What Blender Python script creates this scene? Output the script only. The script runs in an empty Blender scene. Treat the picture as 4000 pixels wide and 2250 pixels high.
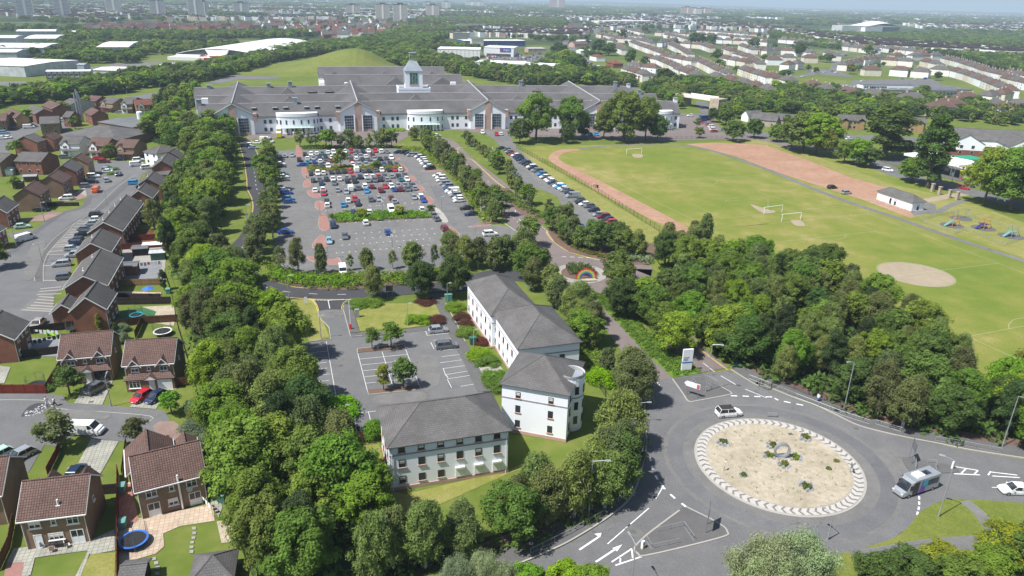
import bpy,math,random
import numpy as np
from math import sin,cos,radians as R,pi
from mathutils import Vector,Matrix
from mathutils.geometry import tessellate_polygon
rnd=random.Random(11)
sc=bpy.context.scene
COL=sc.collection

# ---------------------------------------------------------------- camera
FOC,TH,RO,HC=2800.0,R(22),R(-1.35),65.0
_w=np.array([0,cos(TH),-sin(TH)]);_u0=np.array([0,sin(TH),cos(TH)]);_r0=np.array([1.,0,0])
_r=_r0*cos(RO)-_u0*sin(RO);_u=_u0*cos(RO)+_r0*sin(RO)
cam_d=bpy.data.cameras.new('camera');cam=bpy.data.objects.new('camera',cam_d);COL.objects.link(cam)
cam_d.sensor_width=36;cam_d.lens=FOC/4000*36;cam_d.clip_start=1;cam_d.clip_end=60000
m=Matrix(((_r[0],_u[0],-_w[0],0),(_r[1],_u[1],-_w[1],0),(_r[2],_u[2],-_w[2],HC),(0,0,0,1)))
cam.matrix_world=m;sc.camera=cam

# ---------------------------------------------------------------- light
SUN=Vector((-.453,-.283,.845)).normalized()
wd=bpy.data.worlds.new('World');sc.world=wd;wd.use_nodes=True
nt=wd.node_tree;bg=nt.nodes['Background']
sky=nt.nodes.new('ShaderNodeTexSky');sky.sky_type='NISHITA';sky.sun_disc=False
sky.sun_elevation=math.asin(SUN.z);sky.sun_rotation=math.atan2(SUN.x,SUN.y)
sky.air_density=1.0;sky.dust_density=1.0;sky.ozone_density=1.0
nt.links.new(sky.outputs[0],bg.inputs[0]);bg.inputs[1].default_value=0.085
sl=bpy.data.lights.new('sun','SUN');sl.energy=5.0;sl.angle=R(.5);sl.color=(1,.975,.94)
so=bpy.data.objects.new('sun',sl);COL.objects.link(so);so.rotation_euler=(-SUN).to_track_quat('-Z','Y').to_euler()
so.location=(0,0,300)
sc.view_settings.view_transform='Standard';sc.view_settings.look='None'
sc.view_settings.exposure=0.45;sc.view_settings.gamma=1
sc.cycles.max_bounces=5;sc.cycles.diffuse_bounces=2;sc.cycles.glossy_bounces=2
sc.cycles.transmission_bounces=3;sc.cycles.transparent_max_bounces=8;sc.cycles.volume_bounces=0
sc.cycles.use_denoising=True

# ---------------------------------------------------------------- picture point -> place on the ground
TILE={'V':(0,0,.644),'E':(1060,560,7.244),'F':(1360,560,7.244),'H':(1500,560,6.836),'J':(1900,540,4.928),'K':(760,400,5.152),'L':(2480,1350,6.3)}
for k in range(4):
 TILE['A%d'%k]=(k*1000,0,2.576)
 for c,y in zip('BCD',(500,1050,1650)):TILE['%s%d'%(c,k)]=(k*1000,y,2.415)
def G(p,z=0.0):
 d=(p[0]-2000)/FOC*_r-(p[1]-1125)/FOC*_u+_w
 t=(z-HC)/d[2]
 return Vector((d[0]*t,d[1]*t,z))
def PX(s):
 out=[];o=None
 for a in s.split():
  if a in TILE:o=TILE[a]
  else:
   x,y=a.split(',');out.append((o[0]+float(x)/o[2],o[1]+float(y)/o[2]))
 return out
def GP(s,z=0.0):return[G(p,z)for p in PX(s)]
def G1(s,z=0.0):return GP(s,z)[0]
ANG=lambda a,b:math.atan2(b[1]-a[1],b[0]-a[0])
SITE=R(17.4)

# ---------------------------------------------------------------- materials
MATS={}
def nodes(m):
 m.use_nodes=True;t=m.node_tree;return t,t.nodes,t.links,t.nodes['Principled BSDF']
def ramp(t,stops):
 n=t.nodes.new('ShaderNodeValToRGB');e=n.color_ramp.elements
 while len(e)>1:e.remove(e[-1])
 e[0].position=stops[0][0];e[0].color=(*stops[0][1],1)
 for p,c in stops[1:]:
  x=e.new(p);x.color=(*c,1)
 return n
def noise(t,scale,detail=4,vec=None,rough=.6):
 n=t.nodes.new('ShaderNodeTexNoise');n.inputs['Scale'].default_value=scale;n.inputs['Detail'].default_value=detail
 n.inputs['Roughness'].default_value=rough
 if vec is not None:t.links.new(vec,n.inputs['Vector'])
 return n
def mixc(t,f,a,b,mode='MIX'):
 n=t.nodes.new('ShaderNodeMix');n.data_type='RGBA';n.blend_type=mode
 for s,v in((0,f),(6,a),(7,b)):
  if hasattr(v,'is_output')or hasattr(v,'links'):t.links.new(v,n.inputs[s])
  elif s==0:n.inputs[0].default_value=v
  else:n.inputs[s].default_value=(*v,1)
 return n.outputs[2]
def tc(t,out='Object',scale=None):
 n=t.nodes.new('ShaderNodeTexCoord').outputs[out]
 if scale:
  m=t.nodes.new('ShaderNodeMapping');m.inputs['Scale'].default_value=scale;t.links.new(n,m.inputs[0]);n=m.outputs[0]
 return n
def mul(c,k):return tuple(x*k for x in c)
def plain(name,col,rough=.6,metal=0,var=.12,scale=.6,coat=0):
 if name in MATS:return MATS[name]
 m=bpy.data.materials.new(name);t,N,L,B=nodes(m)
 n=noise(t,scale,5,tc(t));r=ramp(t,[(.3,mul(col,1-var)),(.7,mul(col,1+var))]);L.new(n.outputs[0],r.inputs[0])
 L.new(r.outputs[0],B.inputs['Base Color']);B.inputs['Roughness'].default_value=rough;B.inputs['Metallic'].default_value=metal
 B.inputs['Coat Weight'].default_value=coat
 MATS[name]=m;return m
def ground_mat(name,stops,s1=.02,s2=.35,s3=3.0,rough=.95,w2=.5,w3=.35,extra=None):
 """three sizes of noise mixed through one colour ramp"""
 m=bpy.data.materials.new(name);t,N,L,B=nodes(m);co=tc(t)
 a=noise(t,s1,6,co,.6);b=noise(t,s2,6,co,.65);c=noise(t,s3,3,co)
 def mx(x,y,f):
  n=N.new('ShaderNodeMix');n.inputs[0].default_value=f;L.new(x,n.inputs[2]);L.new(y,n.inputs[3]);return n.outputs[0]
 v=mx(mx(a.outputs[0],b.outputs[0],w2),c.outputs[0],w3)
 r=ramp(t,stops);L.new(v,r.inputs[0]);out=r.outputs[0]
 if extra:out=extra(t,co,out)
 L.new(out,B.inputs['Base Color']);B.inputs['Roughness'].default_value=rough;B.inputs['Specular IOR Level'].default_value=.2
 MATS[name]=m;return m
def cracks(scale,col,wid=.012,amt=.6):
 def f(t,co,out):
  n=noise(t,scale*2.5,4,co);ad=t.nodes.new('ShaderNodeVectorMath');ad.operation='MULTIPLY_ADD'
  t.links.new(n.outputs[1],ad.inputs[0]);ad.inputs[1].default_value=(1/scale*.5,)*3;t.links.new(co,ad.inputs[2])
  v=t.nodes.new('ShaderNodeTexVoronoi');v.feature='DISTANCE_TO_EDGE';v.inputs['Scale'].default_value=scale;t.links.new(ad.outputs[0],v.inputs[0])
  r=ramp(t,[(0,(amt,)*3),(wid,(0,0,0))]);t.links.new(v.outputs[0],r.inputs[0])
  n2=noise(t,scale*.4,2,co);r2=ramp(t,[(.52,(0,)*3),(.6,(1,)*3)]);t.links.new(n2.outputs[0],r2.inputs[0])
  mm=t.nodes.new('ShaderNodeMath');mm.operation='MULTIPLY';t.links.new(r.outputs[0],mm.inputs[0]);t.links.new(r2.outputs[0],mm.inputs[1])
  return mixc(t,mm.outputs[0],out,col)
 return f
ground_mat('asphalt',[(.3,(.1,.1,.105)),(.5,(.145,.144,.145)),(.7,(.2,.197,.19))],.03,.25,4,extra=cracks(.09,(.07,.07,.07)))
ground_mat('asphalt_old',[(.3,(.115,.112,.11)),(.5,(.16,.156,.15)),(.7,(.22,.212,.2))],.05,.4,4,extra=cracks(.2,(.07,.065,.06),.02,.8))
ground_mat('asphalt_new',[(.3,(.045,.047,.052)),(.6,(.065,.066,.07)),(.75,(.11,.11,.11))],.04,.4,5)
ground_mat('asphalt_pink',[(.3,(.13,.108,.102)),(.5,(.18,.15,.14)),(.7,(.23,.195,.18))],.04,.4,4,extra=cracks(.12,(.09,.075,.07)))
ground_mat('pavement',[(.3,(.09,.087,.087)),(.55,(.125,.122,.12)),(.75,(.165,.16,.15))],.06,.5,5)
ground_mat('mulch',[(.3,(.09,.06,.045)),(.55,(.16,.105,.08)),(.75,(.22,.16,.12))],.1,.8,6)
ground_mat('concrete_slab',[(.3,(.24,.23,.2)),(.55,(.33,.31,.28)),(.75,(.42,.4,.35))],.1,.7,5)
ground_mat('kerbstone',[(.3,(.3,.28,.25)),(.7,(.42,.4,.36))],.1,.7,5)
ground_mat('asphalt_lane',[(.3,(.095,.097,.102)),(.5,(.137,.138,.142)),(.7,(.192,.189,.185))],.04,.3,4)
ground_mat('grass',[(.3,(.08,.12,.018)),(.45,(.115,.15,.024)),(.56,(.17,.185,.042)),(.7,(.25,.235,.075))],.03,.3,3)
ground_mat('grass_pitch',[(.34,(.1,.155,.02)),(.45,(.145,.185,.028)),(.53,(.2,.205,.045)),(.61,(.3,.26,.1))],.02,.12,2.5,w2=.45,w3=.22)
ground_mat('grass_dry',[(.3,(.12,.16,.025)),(.45,(.19,.2,.045)),(.6,(.28,.255,.09)),(.75,(.38,.32,.16))],.05,.4,3)
ground_mat('grass_lush',[(.3,(.07,.14,.015)),(.5,(.11,.2,.02)),(.7,(.17,.26,.04))],.2,1.2,5)
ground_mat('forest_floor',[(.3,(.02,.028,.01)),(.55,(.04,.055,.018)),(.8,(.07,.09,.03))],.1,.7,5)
ground_mat('blaes',[(.3,(.2,.105,.065)),(.45,(.32,.185,.12)),(.58,(.4,.25,.175)),(.72,(.5,.34,.26))],.05,.4,4)
ground_mat('worn_earth',[(.3,(.25,.2,.14)),(.55,(.34,.28,.2)),(.75,(.42,.36,.26))],.1,.6,4)
ground_mat('gravel',[(.34,(.24,.205,.14)),(.5,(.38,.33,.245)),(.64,(.52,.46,.36))],.2,1.2,7)
ground_mat('red_paving',[(.3,(.24,.12,.1)),(.6,(.33,.18,.15)),(.8,(.42,.26,.22))],.2,1,6)
ground_mat('slab_pink',[(.3,(.38,.24,.2)),(.6,(.5,.36,.29)),(.8,(.62,.5,.38))],.3,.9,6)
ground_mat('heather',[(.3,(.12,.03,.03)),(.6,(.2,.06,.05)),(.8,(.3,.12,.09))],.4,2,7)
def brickish(name,c1,c2,mortar,bw=.225,bh=.075,ms=.012,rough=.85,off=.5,big=.25):
 m=bpy.data.materials.new(name);t,N,L,B=nodes(m);uv=tc(t,'UV')
 b=N.new('ShaderNodeTexBrick');L.new(uv,b.inputs[0]);b.offset=off
 b.inputs['Color1'].default_value=(*c1,1);b.inputs['Color2'].default_value=(*c2,1);b.inputs['Mortar'].default_value=(*mortar,1)
 b.inputs['Scale'].default_value=1;b.inputs['Brick Width'].default_value=bw;b.inputs['Row Height'].default_value=bh;b.inputs['Mortar Size'].default_value=ms
 n=noise(t,big,5,tc(t));r=ramp(t,[(.3,(.78,)*3),(.7,(1.2,)*3)]);L.new(n.outputs[0],r.inputs[0])
 L.new(mixc(t,1.0,b.outputs[0],r.outputs[0],'MULTIPLY'),B.inputs['Base Color']);B.inputs['Roughness'].default_value=rough;B.inputs['Specular IOR Level'].default_value=.25
 MATS[name]=m;return m
brickish('brick_red',(.27,.085,.05),(.2,.06,.04),(.2,.13,.1))
brickish('brick_brown',(.26,.15,.08),(.19,.1,.055),(.23,.19,.15))
brickish('brick_yellow',(.42,.26,.1),(.34,.2,.08),(.3,.24,.16))
brickish('brick_pink',(.58,.37,.31),(.52,.33,.28),(.4,.3,.25))
brickish('roof_brown',(.19,.115,.095),(.14,.085,.07),(.045,.03,.026),.3,.33,.035,off=0)
brickish('roof_grey',(.165,.152,.145),(.12,.112,.107),(.06,.056,.054),.38,.36,.045,off=0)
brickish('roof_slate',(.14,.134,.13),(.118,.112,.109),(.08,.076,.073),.5,.32,.028,off=.5)
brickish('roof_hosp',(.125,.12,.12),(.107,.103,.103),(.075,.073,.073),1.2,.6,.03,off=.5,big=.08)
brickish('roof_red',(.24,.09,.06),(.17,.06,.045),(.08,.04,.03),.3,.33,.03,off=0)
brickish('slab_paving',(.5,.42,.31),(.46,.33,.25),(.28,.24,.19),.6,.6,.03,off=0)
brickish('slab_grey',(.36,.35,.3),(.3,.29,.26),(.17,.18,.12),.6,.6,.035,off=0)
brickish('slab_red',(.36,.19,.15),(.32,.16,.13),(.2,.12,.1),.6,.6,.03,off=0)
brickish('monoblock',(.3,.2,.17),(.25,.17,.145),(.16,.12,.1),.2,.1,.01)
brickish('timber_red',(.2,.035,.02),(.16,.028,.018),(.05,.012,.008),.14,2.5,.02,off=0)
brickish('timber_brown',(.17,.08,.035),(.12,.055,.025),(.035,.018,.01),.14,2.5,.02,off=0)
brickish('timber_dark',(.05,.038,.033),(.04,.03,.027),(.012,.01,.008),.14,2.5,.02,off=0)
brickish('timber_light',(.38,.25,.12),(.3,.19,.09),(.1,.06,.03),.14,2.5,.02,off=0)
brickish('cladding',(.52,.54,.56),(.5,.52,.54),(.38,.4,.42),1.0,30,.06,off=0)
brickish('shed_roof',(.72,.72,.71),(.68,.68,.67),(.55,.55,.55),1.2,40,.05,off=0)
plain('render_white',(.85,.87,.9),.85,var=.05,scale=.15)
plain('render_cream',(.66,.6,.5),.9,var=.12,scale=.3)
plain('render_pale',(.76,.72,.66),.9,var=.1,scale=.3)
plain('render_grey',(.38,.38,.38),.9)
plain('white_frame',(.8,.8,.79),.5,var=.03)
plain('dark_frame',(.04,.035,.035),.5)
plain('band_pink',(.5,.32,.27),.8);plain('band_grey',(.3,.27,.28),.8)
plain('metal_grey',(.3,.31,.33),.45,.6,var=.08);plain('metal_galv',(.42,.44,.45),.5,.5,var=.08)
plain('metal_dark',(.05,.05,.052),.5,.3);plain('flat_roof',(.13,.135,.14),.9,var=.2,scale=.15)
plain('lead',(.3,.34,.38),.6,.2,var=.15);plain('bark',(.11,.085,.065),.95,var=.3,scale=2);plain('bark_birch',(.45,.43,.4),.9,var=.35,scale=2)
plain('paint_white',(.72,.72,.7),.8,var=.18,scale=2);plain('paint_faint',(.4,.45,.27),.9);plain('paint_yellow',(.72,.52,.12),.8,var=.2,scale=1.5)
plain('tyre',(.02,.02,.022),.9);plain('rim',(.4,.41,.42),.4,.7);plain('lamp_glass',(.75,.75,.72),.2);plain('lamp_red',(.35,.02,.02),.3)
plain('chev_dark',(.19,.175,.165),.9);plain('chev_light',(.45,.43,.39),.9,var=.15,scale=4)
plain('rock',(.27,.28,.3),.85,var=.35,scale=1.5);plain('steel',(.4,.42,.45),.45,.6);plain('sign_red',(.5,.1,.1),.6);plain('black_rubber',(.015,.015,.017),.7)
plain('turf_green',(.03,.12,.05),.9);plain('deck_grey',(.2,.21,.22),.8);plain('bin_green',(.03,.12,.09),.5);plain('bin_teal',(.12,.3,.27),.6)
plain('sign_blue',(.02,.16,.5),.5);plain('navy',(.02,.03,.2),.4);plain('sign_white',(.8,.8,.8),.5,var=.02);plain('red_plastic',(.55,.02,.02),.4)
plain('cloth_white',(.78,.78,.78),.9);plain('skin',(.5,.32,.25),.6);plain('stone',(.4,.33,.26),.9,var=.25,scale=.8);plain('cyan_pl',(.03,.35,.6),.5)
plain('lime',(.25,.6,.05),.5);plain('yellow',(.75,.6,.02),.5);plain('teal',(.03,.42,.5),.35);plain('purple',(.16,.07,.4),.35)
plain('argos_blue',(.03,.07,.28),.5);plain('green_sign',(.02,.3,.16),.5);plain('pale_green_glass',(.45,.6,.55),.3);plain('orange',(.7,.25,.02),.5)
plain('net',(.05,.05,.05),.8);plain('umb_blue',(.03,.16,.6),.6)
def glass(name,col=(.03,.035,.04),rough=.08):
 m=bpy.data.materials.new(name);t,N,L,B=nodes(m)
 n=noise(t,.9,2,tc(t));r=ramp(t,[(.4,mul(col,.6)),(.65,mul(col,2.2))]);L.new(n.outputs[0],r.inputs[0]);L.new(r.outputs[0],B.inputs['Base Color'])
 B.inputs['Roughness'].default_value=rough;MATS[name]=m;return m
glass('glass');glass('glass_blue',(.03,.055,.1));glass('glass_green',(.025,.14,.12));glass('glass_shop',(.05,.06,.06))
def leafmat(name,c,dry=None,tr=.42):
 m=bpy.data.materials.new(name);t,N,L,B=nodes(m);N.remove(B)
 oi=N.new('ShaderNodeObjectInfo');n=noise(t,.55,3,tc(t));hi=mul(c,1.5);lo=mul(c,.62)
 if dry:hi=dry
 r=ramp(t,[(.3,lo),(.52,c),(.72,hi)]);L.new(n.outputs[0],r.inputs[0])
 hs=N.new('ShaderNodeHueSaturation');L.new(r.outputs[0],hs.inputs['Color'])
 def mr(src,a,b):
  q=N.new('ShaderNodeMapRange');L.new(src,q.inputs[0]);q.inputs[3].default_value=a;q.inputs[4].default_value=b;return q.outputs[0]
 L.new(mr(oi.outputs['Random'],.475,.515),hs.inputs['Hue'])
 fr=N.new('ShaderNodeMath');fr.operation='MULTIPLY';fr.inputs[1].default_value=7.31;L.new(oi.outputs['Random'],fr.inputs[0])
 f2=N.new('ShaderNodeMath');f2.operation='FRACT';L.new(fr.outputs[0],f2.inputs[0])
 L.new(mr(f2.outputs[0],.72,1.3),hs.inputs['Value']);L.new(mr(f2.outputs[0],.85,1.05),hs.inputs['Saturation'])
 d=N.new('ShaderNodeBsdfDiffuse');tl=N.new('ShaderNodeBsdfTranslucent');g=N.new('ShaderNodeBsdfGlossy');g.inputs['Roughness'].default_value=.45
 ms=N.new('ShaderNodeMixShader');ms.inputs[0].default_value=tr
 for s in(d,tl):L.new(hs.outputs[0],s.inputs[0])
 L.new(d.outputs[0],ms.inputs[1]);L.new(tl.outputs[0],ms.inputs[2])
 N.remove(g);L.new(ms.outputs[0],N['Material Output'].inputs[0]);MATS[name]=m;return m
leafmat('leaf_broad',(.14,.225,.036));leafmat('leaf_bright',(.185,.29,.038));leafmat('leaf_dark',(.09,.155,.036))
leafmat('leaf_birch',(.185,.235,.07));leafmat('leaf_pine',(.075,.115,.04));leafmat('leaf_willow',(.34,.42,.2))
leafmat('leaf_yellow',(.22,.26,.03));leafmat('leaf_lime',(.17,.33,.02));leafmat('leaf_red',(.15,.065,.04));leafmat('leaf_sage',(.2,.26,.14))
def carpaint(name,c,metal=.3):
 n='paint_'+name
 if n in MATS:return MATS[n]
 m=bpy.data.materials.new(n);t,N,L,B=nodes(m)
 q=noise(t,1.2,2,tc(t));r=ramp(t,[(.3,mul(c,.93)),(.7,mul(c,1.07))]);L.new(q.outputs[0],r.inputs[0]);L.new(r.outputs[0],B.inputs['Base Color'])
 B.inputs['Metallic'].default_value=metal;B.inputs['Roughness'].default_value=.38;B.inputs['Coat Weight'].default_value=.6;B.inputs['Coat Roughness'].default_value=.08
 MATS[n]=m;return m
CARCOL={'w':('white',(.78,.78,.78),0),'s':('silver',(.45,.48,.5),.5),'g':('grey',(.17,.18,.2),.4),'k':('black',(.018,.018,.022),.2),'b':('blue',(.02,.09,.38),.3),
'n':('dark blue',(.018,.035,.09),.3),'r':('red',(.5,.015,.03),.1),'m':('dark red',(.22,.012,.03),.3),'t':('teal',(.02,.24,.32),.4),'o':('orange',(.7,.13,.03),.1),
'l':('light blue',(.3,.5,.6),.3),'c':('bright blue',(.04,.3,.6),.2),'y':('mint green',(.45,.62,.52),.1),'q':('beige grey',(.4,.37,.33),.3)}

# ---------------------------------------------------------------- mesh builder
class MB:
 def __init__(s):s.v=[];s.f=[];s.m=[];s.cur=0
 def mat(s,i):s.cur=i;return s
 def face(s,pts):
  n=len(s.v);s.v+=[tuple(p)for p in pts];s.f.append(tuple(range(n,n+len(pts))));s.m.append(s.cur)
 def box(s,x,y,z,sx,sy,sz,rot=0.0):
  """centre x,y ; bottom z"""
  c,d=cos(rot),sin(rot);P=[]
  for zz in(z,z+sz):
   for a,b in((-1,-1),(1,-1),(1,1),(-1,1)):
    u,v=a*sx/2,b*sy/2;P.append((x+u*c-v*d,y+u*d+v*c,zz))
  n=len(s.v);s.v+=P
  for q in((3,2,1,0),(4,5,6,7),(0,1,5,4),(1,2,6,5),(2,3,7,6),(3,0,4,7)):
   s.f.append(tuple(n+i for i in q));s.m.append(s.cur)
  return s
 def hexa(s,P):
  n=len(s.v);s.v+=[tuple(p)for p in P]
  for q in((3,2,1,0),(4,5,6,7),(0,1,5,4),(1,2,6,5),(2,3,7,6),(3,0,4,7)):
   s.f.append(tuple(n+i for i in q));s.m.append(s.cur)
  return s
 def prism(s,pts,z0,z1,top=True,side=True):
  pts=[(p[0],p[1])for p in pts]
  A=sum(pts[i-1][0]*pts[i][1]-pts[i][0]*pts[i-1][1]for i in range(len(pts)))
  if A<0:pts=pts[::-1]
  n=len(s.v);k=len(pts)
  if top:
   tr=tessellate_polygon([[Vector((x,y,0))for x,y in pts]])
   s.v+=[(x,y,z1)for x,y in pts]
   for a,b,c in tr:
    cr=(pts[b][0]-pts[a][0])*(pts[c][1]-pts[a][1])-(pts[b][1]-pts[a][1])*(pts[c][0]-pts[a][0])
    s.f.append((n+a,n+b,n+c)if cr>0 else(n+a,n+c,n+b));s.m.append(s.cur)
  if side and z1!=z0:
   n=len(s.v);s.v+=[(x,y,z0)for x,y in pts]+[(x,y,z1)for x,y in pts]
   for i in range(k):
    j=(i+1)%k;s.f.append((n+i,n+j,n+k+j,n+k+i));s.m.append(s.cur)
  return s
 def tube(s,a,b,r,r2=None,n=6,cap=True):
  a=Vector(a);b=Vector(b);r2=r if r2 is None else r2;d=(b-a).normalized()
  x=d.orthogonal().normalized();y=d.cross(x);k=len(s.v)
  for p,q in((a,r),(b,r2)):
   for i in range(n):
    t=2*pi*i/n;s.v.append(tuple(p+x*(cos(t)*q)+y*(sin(t)*q)))
  for i in range(n):
   j=(i+1)%n;s.f.append((k+i,k+j,k+n+j,k+n+i));s.m.append(s.cur)
  if cap:s.f.append(tuple(k+n+i for i in range(n)));s.m.append(s.cur);s.f.append(tuple(k+n-1-i for i in range(n)));s.m.append(s.cur)
  return s
 def disc(s,c,r,n=16,z=None):
  s.face([(c[0]+r*cos(2*pi*i/n),c[1]+r*sin(2*pi*i/n),c[2])for i in range(n)]);return s
 def mesh(s,name,mats,smooth=False):
  me=bpy.data.meshes.new(name);me.from_pydata(s.v,[],s.f)
  for q in(mats if isinstance(mats,(list,tuple))else[mats]):me.materials.append(MATS[q]if isinstance(q,str)else q)
  me.polygons.foreach_set('material_index',s.m)
  if smooth:me.polygons.foreach_set('use_smooth',[True]*len(s.f))
  if len(s.f)<60000:
   uv=me.uv_layers.new(name='UVMap');dat=[]
   V=s.v
   for f in s.f:
    p0,p1,p2=V[f[0]],V[f[1]],V[f[2]]
    a=Vector(p1)-Vector(p0);b=Vector(p2)-Vector(p0);n=a.cross(b)
    if n.length<1e-9:n=Vector((0,0,1))
    n.normalize()
    h=Vector((-n.y,n.x,0))
    if h.length<.05:h=Vector((cos(SITE),sin(SITE),0))
    h.normalize();w=n.cross(h)
    for i in f:
     p=V[i];dat+=[p[0]*h.x+p[1]*h.y,p[0]*w.x+p[1]*w.y+p[2]*w.z]
   uv.data.foreach_set('uv',dat)
  me.update();return me
 def build(s,name,mats,parent=None,**k):
  o=bpy.data.objects.new(name,s.mesh(name,mats,k.pop('smooth',False)));COL.objects.link(o)
  if parent is not None:o.parent=parent
  return o
def tag(o,label=None,cat=None,group=None,kind=None):
 if label:o['label']=label
 if cat:o['category']=cat
 if group:o['group']=group
 if kind:o['kind']=kind
 return o
def empty(name,loc=(0,0,0),rz=0.0):
 o=bpy.data.objects.new(name,None);COL.objects.link(o);o.location=loc;o.rotation_euler=(0,0,rz);o.empty_display_size=.3;return o
def inst(name,me,parent=None,loc=(0,0,0),rz=0.0,sc_=1.0):
 o=bpy.data.objects.new(name,me);COL.objects.link(o)
 if parent is not None:o.parent=parent
 o.location=loc;o.rotation_euler=(0,0,rz)
 if sc_!=1.0:o.scale=(sc_,)*3 if not hasattr(sc_,'__len__')else sc_
 return o
def copy_tree(o,parent=None):
 c=o.copy();COL.objects.link(c)
 if parent is not None:c.parent=parent
 for ch in o.children:copy_tree(ch,c)
 return c
ORD=['','first','second','third','fourth','fifth','sixth','seventh','eighth','ninth','tenth','eleventh','twelfth']
def nth(i):
 if i<=12:return ORD[i]
 return '%d%s'%(i,'th' if 10<=i%100<=20 else{1:'st',2:'nd',3:'rd'}.get(i%10,'th'))
def ribbon(pts,w):
 """outline of a strip of width w (number or list) round a polyline"""
 L_,R_=[],[];n=len(pts)
 for i,p in enumerate(pts):
  a=pts[max(0,i-1)];b=pts[min(n-1,i+1)]
  d=Vector((b[0]-a[0],b[1]-a[1])).normalized();q=(w[i]if hasattr(w,'__len__')else w)/2
  L_.append((p[0]-d.y*q,p[1]+d.x*q));R_.append((p[0]+d.y*q,p[1]-d.x*q))
 return L_+R_[::-1]
def curve(pts,n=8,closed=False):
 """smooth Catmull-Rom line through the points"""
 P=[Vector((p[0],p[1]))for p in pts];out=[];m=len(P)
 rng=range(m if closed else m-1)
 for i in rng:
  p0,p1,p2,p3=(P[(i+k)%m]if closed else P[min(max(i+k,0),m-1)]for k in(-1,0,1,2))
  for j in range(n):
   t=j/n
   out.append(.5*((2*p1)+(p2-p0)*t+(2*p0-5*p1+4*p2-p3)*t*t+(3*p1-p0-3*p2+p3)*t**3))
 if not closed:out.append(P[-1])
 return out
def walk(pts,step,start=0.0):
 """points every step metres along a line, with headings"""
 P=[Vector((p[0],p[1]))for p in pts];out=[];s0=0.0;t=start
 for a,b in zip(P,P[1:]):
  L=(b-a).length
  while L>0 and t<=s0+L+1e-6:
   out.append((a+(b-a)*((t-s0)/L),ANG(a,b)));t+=step
  s0+=L
 return out
NS=[0]
def sheet(name,pts,z,mat,z0=None,kind='structure',side=True,**k):
 NS[0]+=1;z+=(NS[0]%23)*.0006
 mb=MB();mb.prism(pts,z if z0 is None else z0,z,side=side and z0 is not None)
 return tag(mb.build(name,mat),kind=kind,**k)
def inside(p,poly):
 x,y=p[0],p[1];c=False
 for i in range(len(poly)):
  x1,y1=poly[i-1][0],poly[i-1][1];x2,y2=poly[i][0],poly[i][1]
  if(y1>y)!=(y2>y)and x<(x2-x1)*(y-y1)/(y2-y1)+x1:c=not c
 return c
# ---------------------------------------------------------------- trees
nr=np.random.default_rng(5)
def leaf_mesh(name,C,Rr,per,size,mat,droop=0.0,up=.25,jit=.5,asp=.6,squash=1.0):
 """leaf-sized faces spread round clump centres C with radii Rr"""
 k=len(C);n=k*per
 d=nr.normal(size=(n,3));d/=np.linalg.norm(d,axis=1)[:,None];d[:,2]=np.where(d[:,2]<-.35,-d[:,2],d[:,2])
 rad=np.repeat(Rr,per)*(.55+.75*nr.random(n)**1.2);c=np.repeat(C,per,axis=0)
 p=c+d*rad[:,None]*np.array([1,1,squash])
 if droop:p[:,2]-=droop*nr.random(n)**1.5*np.repeat(Rr,per)*2.0
 nn=d+nr.normal(size=(n,3))*jit+np.array([0,0,up]);nn/=np.linalg.norm(nn,axis=1)[:,None]
 a=np.cross(nn,nr.normal(size=(n,3)));
 if droop:a=a*.4+np.array([0,0,-1.0])*.9;a-=nn*(a*nn).sum(1)[:,None]
 a/=np.linalg.norm(a,axis=1)[:,None];b=np.cross(nn,a)
 s=size*(.6+.8*nr.random(n))[:,None]
 V=np.stack([p+a*s,p+b*s*asp,p-a*s,p-b*s*asp],1).reshape(-1,3)
 me=bpy.data.meshes.new(name);me.vertices.add(n*4);me.vertices.foreach_set('co',V.ravel().astype(np.float32))
 me.loops.add(n*4);me.loops.foreach_set('vertex_index',np.arange(n*4,dtype=np.int32))
 me.polygons.add(n);me.polygons.foreach_set('loop_start',np.arange(0,n*4,4,dtype=np.int32));me.polygons.foreach_set('loop_total',np.full(n,4,np.int32))
 me.materials.append(MATS[mat]);me.update(calc_edges=True);return me
def clumps(kind,H,Rc,n):
 """clump centres and radii for a crown of height H and radius Rc, base of the tree at the origin"""
 C=[];Q=[]
 z0={'broad':.22,'birch':.2,'pine':.25,'poplar':.1,'round':.3,'willow':.12,'shrub':0,'thin':.3}[kind]*H
 for i in range(n):
  while 1:
   t=nr.random();a=nr.random()*2*pi
   if kind in('broad','round','willow'):prof=math.sqrt(max(0,1-(2*t-.84)**2/1.45));r=Rc*prof*(.35+.72*nr.random()**.5)*(.85+.2*sin(3*a+H+4*t)+.14*sin(5*a-6*t))
   elif kind in('birch','thin'):prof=(1-t*.93)**.5*min(1,.4+2.0*t);r=Rc*1.15*prof*(.25+.75*nr.random()**.5)*(.8+.25*sin(2*a+H*3))
   elif kind=='pine':prof=(1-t*.8)**.8*min(1,.5+2*t);r=Rc*prof*(.2+.8*nr.random()**.5)
   elif kind=='poplar':prof=math.sin(pi*min(.98,t*.9+.08))**.6;r=Rc*prof*(.2+.8*nr.random()**.5)
   else:prof=math.sqrt(max(0,1-t*t));r=Rc*prof*(.2+.8*nr.random()**.5)
   break
  q=Rc*{'broad':.215,'round':.3,'willow':.26,'birch':.2,'thin':.24,'pine':.24,'poplar':.4,'shrub':.34}[kind]*(.65+.7*nr.random())
  C.append((r*cos(a),r*sin(a),z0+q*.4+t*(H-z0-q)));Q.append(q)
 return np.array(C),np.array(Q)
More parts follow.
